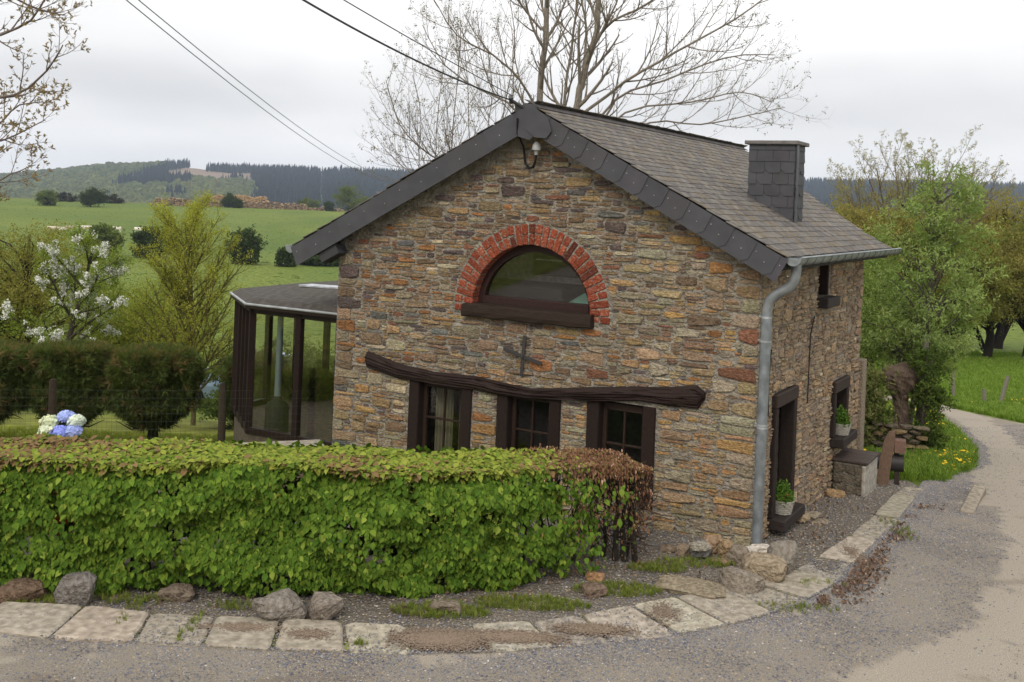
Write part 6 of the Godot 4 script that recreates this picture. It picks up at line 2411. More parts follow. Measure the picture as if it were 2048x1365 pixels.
func build_boulders() -> void:
	var grey := Color(0.25, 0.23, 0.205)
	var brown := Color(0.28, 0.22, 0.16)
	var ochre := Color(0.34, 0.25, 0.15)
	boulder(Vector3(-3.447, 0.000, -8.555), Vector3(0.36, 0.34, 0.32), Color(0.22, 0.21, 0.2), 1, "square dark grey boulder at the hedge foot, leftmost", 0.3)
	boulder(Vector3(-3.879, 0.000, -8.563), Vector3(0.5, 0.2, 0.3), Color(0.17, 0.12, 0.085), 2, "low brown boulder under the hedge at the left edge", 0.1)
	boulder(Vector3(-2.637, 0.000, -8.662), Vector3(0.32, 0.17, 0.2), Color(0.22, 0.18, 0.14), 3, "small flat stone half under the hedge leaves", 0.2)
	boulder(Vector3(-1.715, 0.000, -8.371), Vector3(0.42, 0.3, 0.28), grey, 4, "pale grey boulder, left one of the pair by the kerb", 0.6)
	boulder(Vector3(-1.389, 0.000, -8.444), Vector3(0.36, 0.28, 0.26), Color(0.26, 0.23, 0.2), 5, "grey boulder, right one of the pair by the kerb", 2.2)
	boulder(Vector3(-0.404, 0.000, -8.659), Vector3(0.3, 0.14, 0.2), Color(0.25, 0.21, 0.165), 6, "flat brown stone sunk in the grass by the kerb", 0.0)
	boulder(Vector3(0.890, 0.000, -9.523), Vector3(0.22, 0.12, 0.16), Color(0.36, 0.22, 0.12), 7, "small orange stone under the bare end of the hedge", 0.0)
	boulder(Vector3(0.852, 0.000, -9.156), Vector3(0.3, 0.16, 0.22), Color(0.2, 0.15, 0.115), 8, "dark brown stone in front of the small orange one", 0.4)
	boulder(Vector3(1.730, 0.000, -9.394), Vector3(0.78, 0.12, 0.46), Color(0.3, 0.26, 0.19), 9, "large flat slab of stone between hedge end and downpipe", -0.5)
	boulder(Vector3(2.221, 0.000, -9.447), Vector3(0.42, 0.24, 0.4), Color(0.27, 0.24, 0.2), 10, "front grey boulder of the heap by the kerb", 0.5)
	boulder(Vector3(2.465, 0.000, -9.750), Vector3(0.46, 0.32, 0.36), Color(0.33, 0.275, 0.2), 11, "big tan boulder in front of the downpipe", -0.3)
	boulder(Vector3(2.676, 0.000, -9.906), Vector3(0.38, 0.4, 0.32), Color(0.24, 0.22, 0.19), 12, "tall grey boulder right of the downpipe", 0.9)
	boulder(Vector3(2.564, 0.000, -10.309), Vector3(0.26, 0.17, 0.2), Color(0.62, 0.59, 0.53), 13, "white block at the foot of the downpipe", 0.1)
	boulder(Vector3(2.330, 0.000, -10.139), Vector3(0.28, 0.26, 0.26), Color(0.25, 0.215, 0.175), 14, "brown boulder left of the downpipe foot", 0.8)
	boulder(Vector3(2.237, 0.000, -10.299), Vector3(0.24, 0.24, 0.2), ochre, 15, "ochre stone in the heap against the gable", 1.5)
	boulder(Vector3(2.128, 0.000, -10.418), Vector3(0.24, 0.24, 0.2), Color(0.33, 0.24, 0.16), 16, "tan stone with a rusty face against the gable", 0.2)
	boulder(Vector3(1.987, 0.000, -10.270), Vector3(0.3, 0.2, 0.24), Color(0.2, 0.2, 0.195), 17, "blue-grey stone in the middle of the heap", 1.1)
	boulder(Vector3(1.822, 0.000, -10.308), Vector3(0.21, 0.15, 0.18), brown, 18, "round brown stone at the left end of the heap", 0.6)
	boulder(Vector3(1.692, 0.000, -10.396), Vector3(0.24, 0.1, 0.16), Color(0.2, 0.16, 0.12), 19, "flat dark stone at the gable foot beside the hedge end", 0.0)
	boulder(Vector3(2.142, 0.000, -10.117), Vector3(0.3, 0.07, 0.12), Color(0.29, 0.21, 0.14), 20, "thin slab lying in front of the heap", -0.2)
	boulder(Vector3(1.942, 0.120, -10.182), Vector3(0.24, 0.09, 0.18), Color(0.36, 0.34, 0.29), 21, "pale flat stone on top of the heap", 0.3)
	boulder(Vector3(3.366, -0.040, -11.758), Vector3(0.26, 0.12, 0.2), Color(0.36, 0.29, 0.2), 22, "flat ochre stone against the lane wall", 0.5)
	boulder(Vector3(3.577, -0.060, -12.003), Vector3(0.36, 0.07, 0.2), Color(0.32, 0.28, 0.21), 23, "thin grey slab leaning by the lane wall", 0.9)
	boulder(Vector3(3.592, -0.060, -11.762), Vector3(0.3, 0.06, 0.18), Color(0.27, 0.23, 0.18), 24, "thin brown slab lying in the gravel by the wall", 0.7)
	boulder(Vector3(4.195, -0.150, -13.202), Vector3(0.26, 0.14, 0.2), Color(0.4, 0.28, 0.16), 25, "orange stone at the foot of the stone box", 0.3)
	boulder(Vector3(5.297, -0.250, -14.927), Vector3(0.22, 0.16, 0.2), Color(0.45, 0.39, 0.3), 26, "pale stone beside the far end of the stone box", 0.3)

# ------------------------------------------------------------------ things along the lane wall
func in_house(p: Vector3) -> Vector3:
	return HOUSE_AT + p.rotated(Vector3.UP, HOUSE_TURN)

func flower_basket(at: Vector3, label: String) -> void:
	var t := thing("flower_basket", label, "flower basket", at, HOUSE_TURN, "planted baskets on the window sills")
	t.scale = Vector3.ONE * 0.86
	var mb := MB.new()
	# woven tub: staggered strips
	for j in 7:
		for k in 20:
			var a := TAU * k / 20.0
			var r := 0.1 + 0.035 * j / 6.0 + (0.006 if (j + k) % 2 else 0.0)
			var p := Vector3(cos(a) * r, 0.013 + j * 0.025, sin(a) * r)
			mb.box(Transform3D(Basis(Vector3.UP, -a + PI / 2), p), Vector3(0.042, 0.022, 0.01), vary(Color(0.33, 0.31, 0.27), 0.12), 0.003)
	part(t, "basket", mb.mesh(M.plain))
	mb = MB.new()
	mb.tube([Vector3(0, 0.0, 0), Vector3(0, 0.15, 0)], [0.095, 0.125], 16, Color(0.05, 0.035, 0.025), true)
	part(t, "soil", mb.mesh(M.soft))
	var xf := []
	var col := PackedColorArray()
	for i in 210:
		var d := rdir()
		d.y = absf(d.y)
		xf.append(Transform3D(Basis(rdir(), rf(0, TAU)).scaled(Vector3.ONE * rf(0.7, 1.3)), Vector3(0, 0.16, 0) + d * Vector3(0.14, 0.24, 0.14) * rf(0.3, 1)))
		col.append(vary(Color(0.06, 0.14, 0.02).lerp(Color(0.15, 0.26, 0.04), rf(0, 1)), 0.2))
	scatter(t, "leaves", cluster_mesh(5, 0.03, 0.05, 0.022, M.leaf, 91), xf, col)
	xf = []
	col = PackedColorArray()
	for i in 7:
		var a := rf(0, TAU)
		xf.append(Transform3D(Basis(rdir(), rf(0, TAU)), Vector3(cos(a) * 0.11, rf(0.16, 0.26), sin(a) * 0.11)))
		col.append(Color(0.5, 0.06, 0.04))
	scatter(t, "blooms", cluster_mesh(7, 0.012, 0.026, 0.02, M.petal, 92), xf, col)

func build_lane_side() -> void:
	flower_basket(in_house(Vector3(0.07, 0.16, -0.85)), "white wicker basket of green plants on the tall window's sill")
	flower_basket(in_house(Vector3(0.07, 0.56, -3.5)), "white wicker basket of green plants on the far small window's sill")
	# stone box with a timber lid against the wall
	var t := thing("stone_box", "low rendered stone box with a brown timber lid against the lane wall", "stone box", in_house(Vector3(0.03, -0.3, -3.3)), HOUSE_TURN)
	var mb := MB.new()
	mb.box(Transform3D(Basis(), Vector3(0.2, 0.26, -0.36)), Vector3(0.4, 0.56, 0.7), Color(0.25, 0.22, 0.18), 0.012)
	part(t, "core", mb.mesh(M.mortar))
	for j in 4:
		for k in 3:
			var w := 0.135 + rf(-0.012, 0.012)
			var x := 0.068 + k * 0.133 + (0.02 if j % 2 else -0.01)
			mb = MB.new()
			add_stone(mb, Transform3D(Basis(), Vector3(0, 0, -0.01)), Rect2(clampf(x - w * 0.5, 0.0, 0.3), 0.02 + j * 0.13, w * 0.94, 0.115), rf(0.01, 0.02), vary(Color(0.23, 0.2, 0.155), 0.2), 0.3)
			part(t, "stone", mb.mesh(M.stone))
	mb = MB.new()
	mb.box(Transform3D(Basis(), Vector3(0.385, 0.26, -0.35)), Vector3(0.05, 0.55, 0.745), Color(0.5, 0.47, 0.41), 0.012)
	part(t, "render", mb.mesh(M.concrete))
	for k in 3:
		mb = MB.new()
		mb.box(Transform3D(Basis(), Vector3(0.2, 0.565 + rf(-0.002, 0.002), -0.12 - k * 0.245)), Vector3(0.46, 0.035, 0.24), vary(Color(0.1, 0.075, 0.065), 0.1), 0.006)
		part(t, "lid_board", mb.mesh(M.frame))
	# timber frame of an old grindstone beside the box
	t = thing("timber_stand", "curved brown timber stand leaning beside the stone box", "timber stand", in_house(Vector3(0.48, -0.3, -4.3)), HOUSE_TURN + 0.2)
	t.scale = Vector3.ONE * 0.72
	mb = MB.new()
	var rings := []
	for i in 9:
		var f := i / 8.0
		var y := 1.15 * f
		var x := -0.02 + 0.13 * f * f
		var w := 0.085 + 0.02 * sin(f * PI)
		if i == 8:
			w = 0.05
		rings.append([Vector3(x - w, y, 0.05), Vector3(x + w, y, 0.05), Vector3(x + w, y, -0.05), Vector3(x - w, y, -0.05)])
	mb.loft(rings, Color(0.24, 0.16, 0.11))
	part(t, "upright", mb.mesh(M.post))
	mb = MB.new()
	mb.box(Transform3D(Basis(), Vector3(0.26, 0.88, -0.08)), Vector3(0.2, 0.24, 0.24), Color(0.28, 0.17, 0.13), 0.01)
	part(t, "block", mb.mesh(M.post))
	mb = MB.new()
	mb.box(Transform3D(Basis(Vector3(0, 0, 1), 0.05), Vector3(0.22, 0.4, -0.12)), Vector3(0.09, 0.8, 0.08), Color(0.07, 0.05, 0.04), 0.01)
	part(t, "strut", mb.mesh(M.post))
	mb = MB.new()
	mb.tube([Vector3(-0.2, 0.55, -0.14), Vector3(0.34, 0.55, -0.14)], [0.16, 0.16], 18, Color(0.05, 0.045, 0.045), true)
	part(t, "drum", mb.mesh(M.iron))
	# end of a dry-stone wall
	t = thing("dry_stone_wall", "crumbling end of a dry-stone wall below the old stump", "wall", on_ground(6.3, -16.9, -0.1), -0.4)
	var n := 0
	for j in 8:
		for k in 4:
			var one := rock_mesh(Vector3(rf(0.18, 0.3), rf(0.07, 0.1), rf(0.2, 0.28)), vary(pick([Color(0.28, 0.24, 0.17), Color(0.2, 0.17, 0.13), Color(0.33, 0.25, 0.14)], [4, 3, 2]), 0.15), 600 + n, M.rock)
			var o := part(t, "stone", one)
			o.position = Vector3(-0.36 + k * 0.22 + (0.1 if j % 2 else 0.0) + rf(-0.02, 0.02), j * 0.075, rf(-0.05, 0.05))
			o.rotation.y = rf(-0.3, 0.3)
			n += 1
	# pollard stump with a burr
	t = thing("tree_stump", "gnarled burred pollard stump standing beside the lane bank", "stump", on_ground(6.55, -17.4, -0.1), 0.3)
	mb = MB.new()
	var rr := []
	var m := 18
	for j in 22:
		var f := j / 21.0
		var y := 1.5 * f
		var r := 0.17 - 0.05 * sin(f * PI) + (0.12 * smoothstep(0.62, 0.85, f) if f < 0.93 else 0.12 - (f - 0.93) * 2.0)
		if f > 0.97:
			r = 0.09
		var ring := []
		for k in m:
			var a := TAU * k / m
			var b := 1.0 + 0.42 * noise.get_noise_3d(cos(a) * 55, y * 60, sin(a) * 55) + 0.22 * noise.get_noise_3d(cos(a) * 150, y * 120, sin(a) * 150 + 40)
			ring.append(Vector3(cos(a) * r * b + 0.05 * sin(y * 3.0), y, sin(a) * r * b))
		rr.append(ring)
	mb.loft(rr, Color(0.24, 0.175, 0.13))
	part(t, "trunk", mb.mesh(M.bark))
	for kn in [[0.1, 1.3, 0.06, 0.09], [-0.1, 1.36, 0.07, 0.1], [0.02, 1.0, 0.1, 0.07], [0.06, 1.44, -0.02, 0.11]]:
		var one := MB.new()
		var rg := []
		for j in 9:
			var th := PI * (j + 0.15) / 8.3
			var ring := []
			for k in 12:
				var a := TAU * k / 12
				var b: float = kn[3] * (1.0 + 0.3 * noise.get_noise_3d(cos(a) * 90 + kn[0] * 300, th * 60, sin(a) * 90))
				ring.append(Vector3(kn[0] + sin(th) * cos(a) * b, kn[1] + cos(th) * b, kn[2] + sin(th) * sin(a) * b))
			rg.append(ring)
		one.loft(rg, Color(0.22, 0.155, 0.115))
		part(t, "burr", one.mesh(M.bark))
	mb = MB.new()
	mb.tube([Vector3(0.32, 0, 0.05), Vector3(0.38, 0.6, 0.05), Vector3(0.46, 1.2, 0.0), Vector3(0.52, 2.0, -0.05)], [0.09, 0.075, 0.06, 0.05], 9, Color(0.3, 0.27, 0.22))
	part(t, "side_stem", mb.mesh(M.bark))
	# leaning meadow posts
	for p in [[13.0, -30.4, 0.78, 0.05, "upright grey fence post in the meadow, left of the two leaning ones"], [13.5, -28.6, 0.78, -0.22, "tall leaning fence post at the meadow's lane side"], [13.05, -28.5, 0.4, 0.06, "short broken post beside the leaning one"]]:
		t = thing("fence_post", p[4], "fence post", on_ground(p[0], p[1], -0.1), 0.0, "old meadow fence posts")
		mb = MB.new()
		var h: float = p[2] + 0.1
		mb.tube([Vector3.ZERO, Vector3(-p[3] * h * 0.5, h * 0.5, 0), Vector3(-p[3] * h, h * 0.97, 0), Vector3(-p[3] * h, h, 0)], [0.06, 0.056, 0.052, 0.035], 8, Color(0.3, 0.27, 0.22), true)
		part(t, "stake", mb.mesh(M.post))
	# a low drinking trough rim in the meadow
	# sheep-like pale stone far in the meadow left out

# ------------------------------------------------------------------ garden
func build_garden_things() -> void:
	# wire fence
	var t := thing("wire_fence", "wire mesh fence on rough timber posts across the lawn", "fence", Vector3.ZERO)
	var A := Vector3(-5.680, 0.876, -13.200)
	var B := Vector3(-3.652, 0.901, -13.600)
	var dir := (B - A)
	dir.y = 0
	var step := dir.length()
	dir = dir.normalized()
	for k in [-2, -1, 0, 1, 2]:
		var p: Vector3 = A + dir * step * k
		var g := ground_h(p.x, p.z)
		var topy := 0.93 + rf(-0.02, 0.02)
		if k == 2:
			continue
		var mb := MB.new()
		mb.tube([Vector3(p.x, g - 0.3, p.z), Vector3(p.x + 0.01, (g + topy) * 0.5, p.z), Vector3(p.x + rf(-0.02, 0.02), topy - 0.02, p.z), Vector3(p.x, topy, p.z)], [0.055, 0.05, 0.046, 0.03], 9, vary(Color(0.075, 0.055, 0.04), 0.1), true)
		part(t, "post", mb.mesh(M.post))
	var mb := MB.new()
	var s0 := A - dir * step * 2
	var s1 := A + dir * step * 1.55
	for j in 12:
		var y := 0.82 - j * 0.1
		mb.tube([Vector3(s0.x, y, s0.z + 0.05), Vector3(s1.x, y, s1.z + 0.05)], [0.001, 0.001], 3, Color(0.09, 0.1, 0.08))
	var n := int((s1 - s0).length() / 0.06)
	for k in n:
		var p := s0.lerp(s1, float(k) / n)
		mb.tube([Vector3(p.x, -0.3, p.z + 0.05), Vector3(p.x, 0.82, p.z + 0.05)], [0.0009, 0.0009], 3, Color(0.09, 0.1, 0.08))
	part(t, "wire_mesh", mb.mesh(M.iron))
	# hydrangea standing behind the hedge
	var hb := on_ground(-4.3, -10.25, -0.06)
	t = thing("hydrangea", "hydrangea with blue and cream flower heads showing above the hedge", "hydrangea", hb)
	mb = MB.new()
	mb.tube([Vector3(0, 0, 0), Vector3(0, 0.05, 0), Vector3(0, 0.55, 0), Vector3(0, 0.58, 0)], [0.14, 0.15, 0.2, 0.19], 16, Color(0.3, 0.14, 0.08), true)
	part(t, "pot", mb.mesh(M.brick))
	var pet := MB.new()
	for k in 4:
		var a := TAU * k / 4.0
		var d := Vector3(cos(a), sin(a), 0)
		var e := Vector3(-sin(a), cos(a), 0)
		pet.quad(Vector3.ZERO, d * 0.012 - e * 0.009, d * 0.02 + Vector3(0, 0, 0.003), d * 0.012 + e * 0.009, Color.WHITE)
	var pm := pet.mesh(M.petal)
	var heads := [[-0.12, 1.14, 0.02, Color(0.7, 0.74, 0.5)], [0.02, 1.18, -0.03, Color(0.42, 0.5, 0.85)], [0.13, 1.15, 0.00, Color(0.66, 0.74, 0.6)], [-0.11, 1.07, 0.08, Color(0.72, 0.76, 0.55)], [0.02, 1.06, 0.10, Color(0.32, 0.38, 0.85)], [0.13, 1.07, 0.07, Color(0.45, 0.52, 0.88)]]
	for h in heads:
		var xf := []
		var col := PackedColorArray()
		for i in 330:
			var d := rdir()
			if d.y < -0.5:
				continue
			xf.append(Transform3D(frame_of((d + rdir() * 0.5).normalized(), rf(0, TAU)).scaled(Vector3.ONE * rf(0.9, 1.3)), Vector3(h[0], h[1], h[2]) + d * (0.062 + 0.018 * noise.get_noise_3d(d.x * 60 + h[0] * 400, d.y * 60, d.z * 60) + rf(-0.008, 0.01)) * Vector3(1.15, 0.85, 1.15)))
			col.append(vary(h[3], 0.14, 0.05))
		scatter(t, "flower_head", pm, xf, col)
		mb = MB.new()
		mb.tube([Vector3(0, 0.5, 0), Vector3(h[0] * 0.6, 0.8, h[2] * 0.6), Vector3(h[0], h[1], h[2])], [0.008, 0.007, 0.006], 5, Color(0.1, 0.14, 0.04))
		part(t, "stalk", mb.mesh(M.plain))
	var lx := []
	var lc := PackedColorArray()
	for i in 60:
		var a := rf(0, TAU)
		lx.append(Transform3D(frame_of((Vector3(cos(a), rf(0.2, 1), sin(a))).normalized(), rf(0, TAU)), Vector3(cos(a) * rf(0.05, 0.22), rf(0.6, 1.02), sin(a) * rf(0.05, 0.22))))
		lc.append(vary(Color(0.06, 0.12, 0.025), 0.25))
	scatter(t, "leaves", leaf_mesh(0.13, 0.085, 0.2, M.leaf), lx, lc)
	# low garden wall behind the hedge
	t = thing("garden_wall", "low stone garden wall with pale coping running to the conservatory", "wall", Vector3.ZERO)
	var wa := Vector3(-3.664, 0.489, -11.600)
	var wb := Vector3(-2.857, 0.535, -11.900)
	wa.y = 0
	wb.y = 0
	var wd := (wb - wa).normalized()
	for k in 7:
		var p := wa + wd * 0.26 * k
		mb = MB.new()
		mb.box(Transform3D(Basis(wd, Vector3.UP, wd.cross(Vector3.UP)), Vector3(p.x, 0.5, p.z)), Vector3(0.25, 0.06, 0.3), vary(Color(0.42, 0.38, 0.31), 0.1), 0.01)
		part(t, "coping_stone", mb.mesh(M.concrete))
		for j in 4:
			mb = MB.new()
			mb.box(Transform3D(Basis(wd, Vector3.UP, wd.cross(Vector3.UP)), Vector3(p.x, 0.03 + j * 0.125, p.z) + wd * (0.06 if j % 2 else -0.03)), Vector3(0.245, 0.115, 0.24), vary(Color(0.24, 0.2, 0.15), 0.2), 0.015)
			part(t, "stone", mb.mesh(M.stone))
	# parked car half hidden behind the shrubs
	for sh in [[-5.35, -21.0, 1.5, 0.75, "dark green shrub at the foot of the yellow-green tree"], [-4.7, -22.5, 1.9, 0.9, "leafy shrub beside the conservatory hiding the car"], [-3.0, -23.0, 2.0, 1.0, "leafy shrub seen through the conservatory panes"]]:
		t = thing("shrub", sh[4], "shrub", on_ground(sh[0], sh[1], -0.05))
		clump_crown(t, [Vector3.ZERO, Vector3(0, sh[2] * 0.4, 0), Vector3(0, sh[2] * 0.8, 0)], [[Vector3(0, sh[2] * 0.5, 0), Vector3(sh[3], sh[2] * 0.5, sh[3]), 1.0]], 46, 40, 0.14, cluster_mesh(7, 0.06, 0.06, 0.035, M.leaf_far, 97), tone2(Color(0.07, 0.11, 0.025), Color(0.16, 0.19, 0.045)), Color(0.08, 0.07, 0.05), 0.04)
	build_car(on_ground(-7.4, -30.5, 0), 1.35)

func build_car(at: Vector3, turn: float) -> void:
	var t := thing("parked_car", "pale blue car parked behind the shrubs, only its roof in view", "car", at, turn)
	var mb := MB.new()
	var prof := [[-2.05, 0.45, 0.6], [-1.95, 0.32, 0.85], [-1.2, 0.28, 0.95], [-0.7, 0.28, 1.0], [0.3, 0.28, 1.0], [1.3, 0.28, 0.98], [1.95, 0.3, 0.9], [2.05, 0.42, 0.7]]
	var rings := []
	for p in prof:
		rings.append([Vector3(-0.84, p[1], p[0]), Vector3(0.84, p[1], p[0]), Vector3(0.86, (p[1] + p[2]) * 0.5, p[0]), Vector3(0.78, p[2], p[0]), Vector3(-0.78, p[2], p[0]), Vector3(-0.86, (p[1] + p[2]) * 0.5, p[0])])
	mb.loft(rings, Color.WHITE)
	var pm: StandardMaterial3D = M.paint.duplicate()
	pm.albedo_color = Color(0.3, 0.4, 0.55).linear_to_srgb()
	part(t, "body", mb.mesh(pm))
	mb = MB.new()
	mb.loft([[Vector3(-0.55, 1.5, -0.45), Vector3(0.55, 1.5, -0.45), Vector3(0.6, 1.44, -0.55), Vector3(-0.6, 1.44, -0.55)], [Vector3(-0.56, 1.52, 0.9), Vector3(0.56, 1.52, 0.9), Vector3(0.6, 1.44, 1.0), Vector3(-0.6, 1.44, 1.0)]], Color.WHITE)
	part(t, "roof", mb.mesh(pm))
	mb = MB.new()
	mb.loft([[Vector3(-0.74, 1.0, -1.15), Vector3(0.74, 1.0, -1.15), Vector3(0.74, 0.98, 1.7), Vector3(-0.74, 0.98, 1.7)], [Vector3(-0.57, 1.45, -0.55), Vector3(0.57, 1.45, -0.55), Vector3(0.57, 1.45, 1.0), Vector3(-0.57, 1.45, 1.0)]], Color(0.03, 0.035, 0.04))
	part(t, "glasshouse", mb.mesh(M.frame))
	for x in [-0.78, 0.78]:
		for z in [-1.3, 1.3]:
			var w := Node3D.new()
			w.name = "wheel"
			t.add_child(w, true)
			w.position = Vector3(x, 0.31, z)
			mb = MB.new()
			mb.tube([Vector3(-0.1, 0, 0), Vector3(-0.08, 0, 0), Vector3(0.08, 0, 0), Vector3(0.1, 0, 0)], [0.28, 0.31, 0.31, 0.28], 18, Color(0.02, 0.02, 0.02), true)
			part(w, "tyre", mb.mesh(M.plain))
			mb = MB.new()
			mb.tube([Vector3(-0.104, 0, 0), Vector3(0.104, 0, 0)], [0.19, 0.19], 14, Color(0.4, 0.4, 0.42), true)
			part(w, "rim", mb.mesh(M.zinc))

# ------------------------------------------------------------------ far field
func cow_mesh(col: Color) -> ArrayMesh:
	var mb := MB.new()
	# barrel: rings along x, neck and head in front, four jointed legs sunk into the trunk
	var rings := []
	for r in [[-1.0, 1.15, 0.16, 0.2], [-0.9, 1.1, 0.27, 0.34], [-0.5, 1.02, 0.33, 0.4], [0.0, 0.98, 0.36, 0.42], [0.45, 1.0, 0.33, 0.42], [0.75, 1.06, 0.26, 0.36], [1.0, 1.15, 0.17, 0.25], [1.25, 1.2, 0.13, 0.18], [1.42, 1.16, 0.12, 0.15], [1.65, 1.02, 0.08, 0.1], [1.72, 0.98, 0.05, 0.06]]:
		var ring := []
		for k in 10:
			var a := TAU * k / 10
			ring.append(Vector3(r[0], r[1] + sin(a) * r[3], cos(a) * r[2]))
		rings.append(ring)
	mb.loft(rings, col)
	for s in [-1.0, 1.0]:
		mb.tube([Vector3(0.68, 0.85, s * 0.2), Vector3(0.66, 0.45, s * 0.19), Vector3(0.68, 0.08, s * 0.19), Vector3(0.72, 0.0, s * 0.19)], [0.12, 0.07, 0.05, 0.07], 6, col)
		mb.tube([Vector3(-0.72, 0.95, s * 0.2), Vector3(-0.66, 0.62, s * 0.2), Vector3(-0.84, 0.42, s * 0.19), Vector3(-0.8, 0.0, s * 0.19)], [0.18, 0.11, 0.06, 0.06], 6, col)
		mb.tube([Vector3(1.38, 1.27, s * 0.1), Vector3(1.34, 1.3, s * 0.26)], [0.05, 0.02], 5, col)
	mb.tube([Vector3(-1.0, 1.3, 0), Vector3(-1.1, 1.1, 0), Vector3(-1.12, 0.6, 0)], [0.03, 0.02, 0.035], 5, col)
	return mb.mesh(M.soft)

func build_far_field() -> void:
	var spec := [
		[105, 0.4, Color(0.6, 0.5, 0.4), "tan cow at the left end of the grazing herd"], [127, 2.8, Color(0.72, 0.66, 0.56), "cream cow, second from the left in the herd"],
		[140, 1.2, Color(0.55, 0.42, 0.33), "brown-cream cow beside a dark bush"], [165, 0.2, Color(0.75, 0.68, 0.6), "white cow in the middle of the herd"],
		[181, 2.6, Color(0.7, 0.6, 0.5), "cream cow right of the middle of the herd"], [208, 0.1, Color(0.78, 0.74, 0.66), "white cow above the blossom"],
		[237, 3.0, Color(0.75, 0.69, 0.6), "pale cow, second from the right in the herd"], [279, 0.15, Color(0.78, 0.71, 0.62), "pale cow alone at the right end of the herd"]]
	for s in spec:
		var d := 268.0 + rf(-14, 14)
		var x: float = (s[0] - 1024.0) / 2100.0 * d
		var t := part(self, numbered("cow"), cow_mesh(s[2]))
		t.position = on_ground(x, -d, 0.0)
		t.rotation.y = s[1]
		tag(t, s[3], "cow", "cows grazing in the far field")
	# hedgerow bushes in the field: [px, depth, height, width, tones, label]
	var cm := cluster_mesh(8, 0.5, 0.42, 0.28, M.leaf_far, 95)
	var dg := [Color(0.035, 0.055, 0.015), Color(0.07, 0.1, 0.025)]
	var lg := [Color(0.1, 0.14, 0.03), Color(0.19, 0.22, 0.055)]
	for s in [
		[495, 172, 6.6, 2.3, dg, "dark round tree beside the yellow-green tree in the field"], [310, 178, 5.5, 3.0, dg, "dark bush behind the yellow-green tree, left side"],
		[578, 170, 3.6, 1.1, dg, "slim dark bush left of the roof's eave"], [645, 176, 2.6, 3.6, dg, "low dark scrub just below the cottage eave"], [182, 425, 9.0, 5.5, dg, "wide dark bush pair on the field crest"],
		[95, 420, 6.5, 4.0, lg, "pale bush on the field crest at the left"], [208, 178, 6.0, 2.4, lg, "light bush behind the hawthorn in the field"],
		[458, 478, 7.0, 3.2, dg, "small dark bush in front of the log piles"], [475, 474, 4.2, 2.2, dg, "tiny bush right beside another before the logs"], [698, 505, 13.0, 7.0, lg, "round light-green tree behind the log yard"],
		[618, 540, 7.0, 5.5, lg, "small pale tree left of the round one at the log yard"], [735, 520, 9.0, 8.0, lg, "pale tree beside the eave behind the log yard"], [660, 486, 5.0, 2.0, dg, "tiny dark shrub at the right end of the logs"],
		[125, 470, 7.0, 9.0, [Color(0.03, 0.03, 0.02), Color(0.06, 0.05, 0.03)], "dark brown thicket on the skyline at the left"], [215, 470, 7.0, 6.0, [Color(0.03, 0.03, 0.02), Color(0.06, 0.05, 0.03)], "dark brown thicket on the skyline right of the bush pair"]]:
		var d: float = s[1]
		var x: float = (s[0] - 1024.0) / 2100.0 * d
		var t := thing("field_bush", s[5], "bush", on_ground(x, -d, -0.2 if s[1] < 460 or s[0] > 300 else -2.2), 0.0, "bushes in the far field")
		var k: float = s[2] / 6.0
		clump_crown(t, [Vector3.ZERO, Vector3(0, s[2] * 0.3, 0), Vector3(0, s[2] * 0.7, 0)], [[Vector3(0, s[2] * 0.45, 0), Vector3(s[3], s[2] * 0.45, s[3]), 1.0]], 46, 26, 0.5 * k, cm, tone2(s[4][0], s[4][1]), Color(0.06, 0.05, 0.04), 0.2 * k)
	# log piles on the crest
	var logs := [[[305, 388, 470, 3.4], "long low log pile at the left of the timber yard"], [[395, 545, 500, 5.2], "high pile of orange-ended logs in the middle of the yard"], [[400, 620, 484, 3.0], "long dark front log pile below the high one"], [[560, 690, 488, 1.6], "low log pile at the right end of the yard"], [[640, 672, 540, 3.5], "small far log stack near the round tree"]]
	for l in logs:
		var q: Array = l[0]
		var d: float = q[2]
		var x0: float = (q[0] - 1024.0) / 2100.0 * d
		var x1: float = (q[1] - 1024.0) / 2100.0 * d
		var t := thing("log_pile", l[1], "log pile", on_ground((x0 + x1) * 0.5, -d, 0), 0.0, "log piles on the field crest")
		var mb := MB.new()
		var w := (x1 - x0)
		var r := 0.24
		var rows := int(q[3] / (r * 1.75))
		for j in rows:
			var cols := int(w / (2 * r)) - j
			for k in cols:
				if rf(0, 1) < 0.1 + 0.25 * float(j) / rows:
					continue
				var x := -w * 0.5 + r * (1 + j) + 2 * r * k + rf(-0.08, 0.08)
				var y: float = r + j * r * 1.75 + noise.get_noise_2d(x * 4 + d, 0) * q[3] * 0.25 * j / rows
				var c: Color = pick([Color(0.36, 0.25, 0.15), Color(0.26, 0.17, 0.12), Color(0.5, 0.38, 0.24), Color(0.2, 0.14, 0.11)], [4, 4, 3, 3])
				if q[3] > 4.5 and j > rows / 2:
					c = Color(0.55, 0.36, 0.18)
				c = vary(c, 0.2)
				mb.tube([Vector3(x, y, 1.5), Vector3(x, y, -1.5)], [r, r * 0.95], 5, c * 0.8, true)
		part(t, "logs", mb.mesh(M.soft), "stuff")
	for p in [[431, 520, 13.0, "wooden power pole above the log piles"], [379, 560, 13.0, "power pole on the slope left of the log yard"], [757, 530, 11.0, "lamp mast beside the cottage eave, far behind"]]:
		var d: float = p[1]
		var x: float = (p[0] - 1024.0) / 2100.0 * d
		var t := thing("power_pole", p[3], "pole", on_ground(x, -d, -0.3), 0.0, "poles near the timber yard")
		var mb := MB.new()
		mb.tube([Vector3.ZERO, Vector3(0, p[2], 0)], [0.2, 0.13], 7, Color(0.2, 0.17, 0.14), true)
		part(t, "pole", mb.mesh(M.plain))
		mb = MB.new()
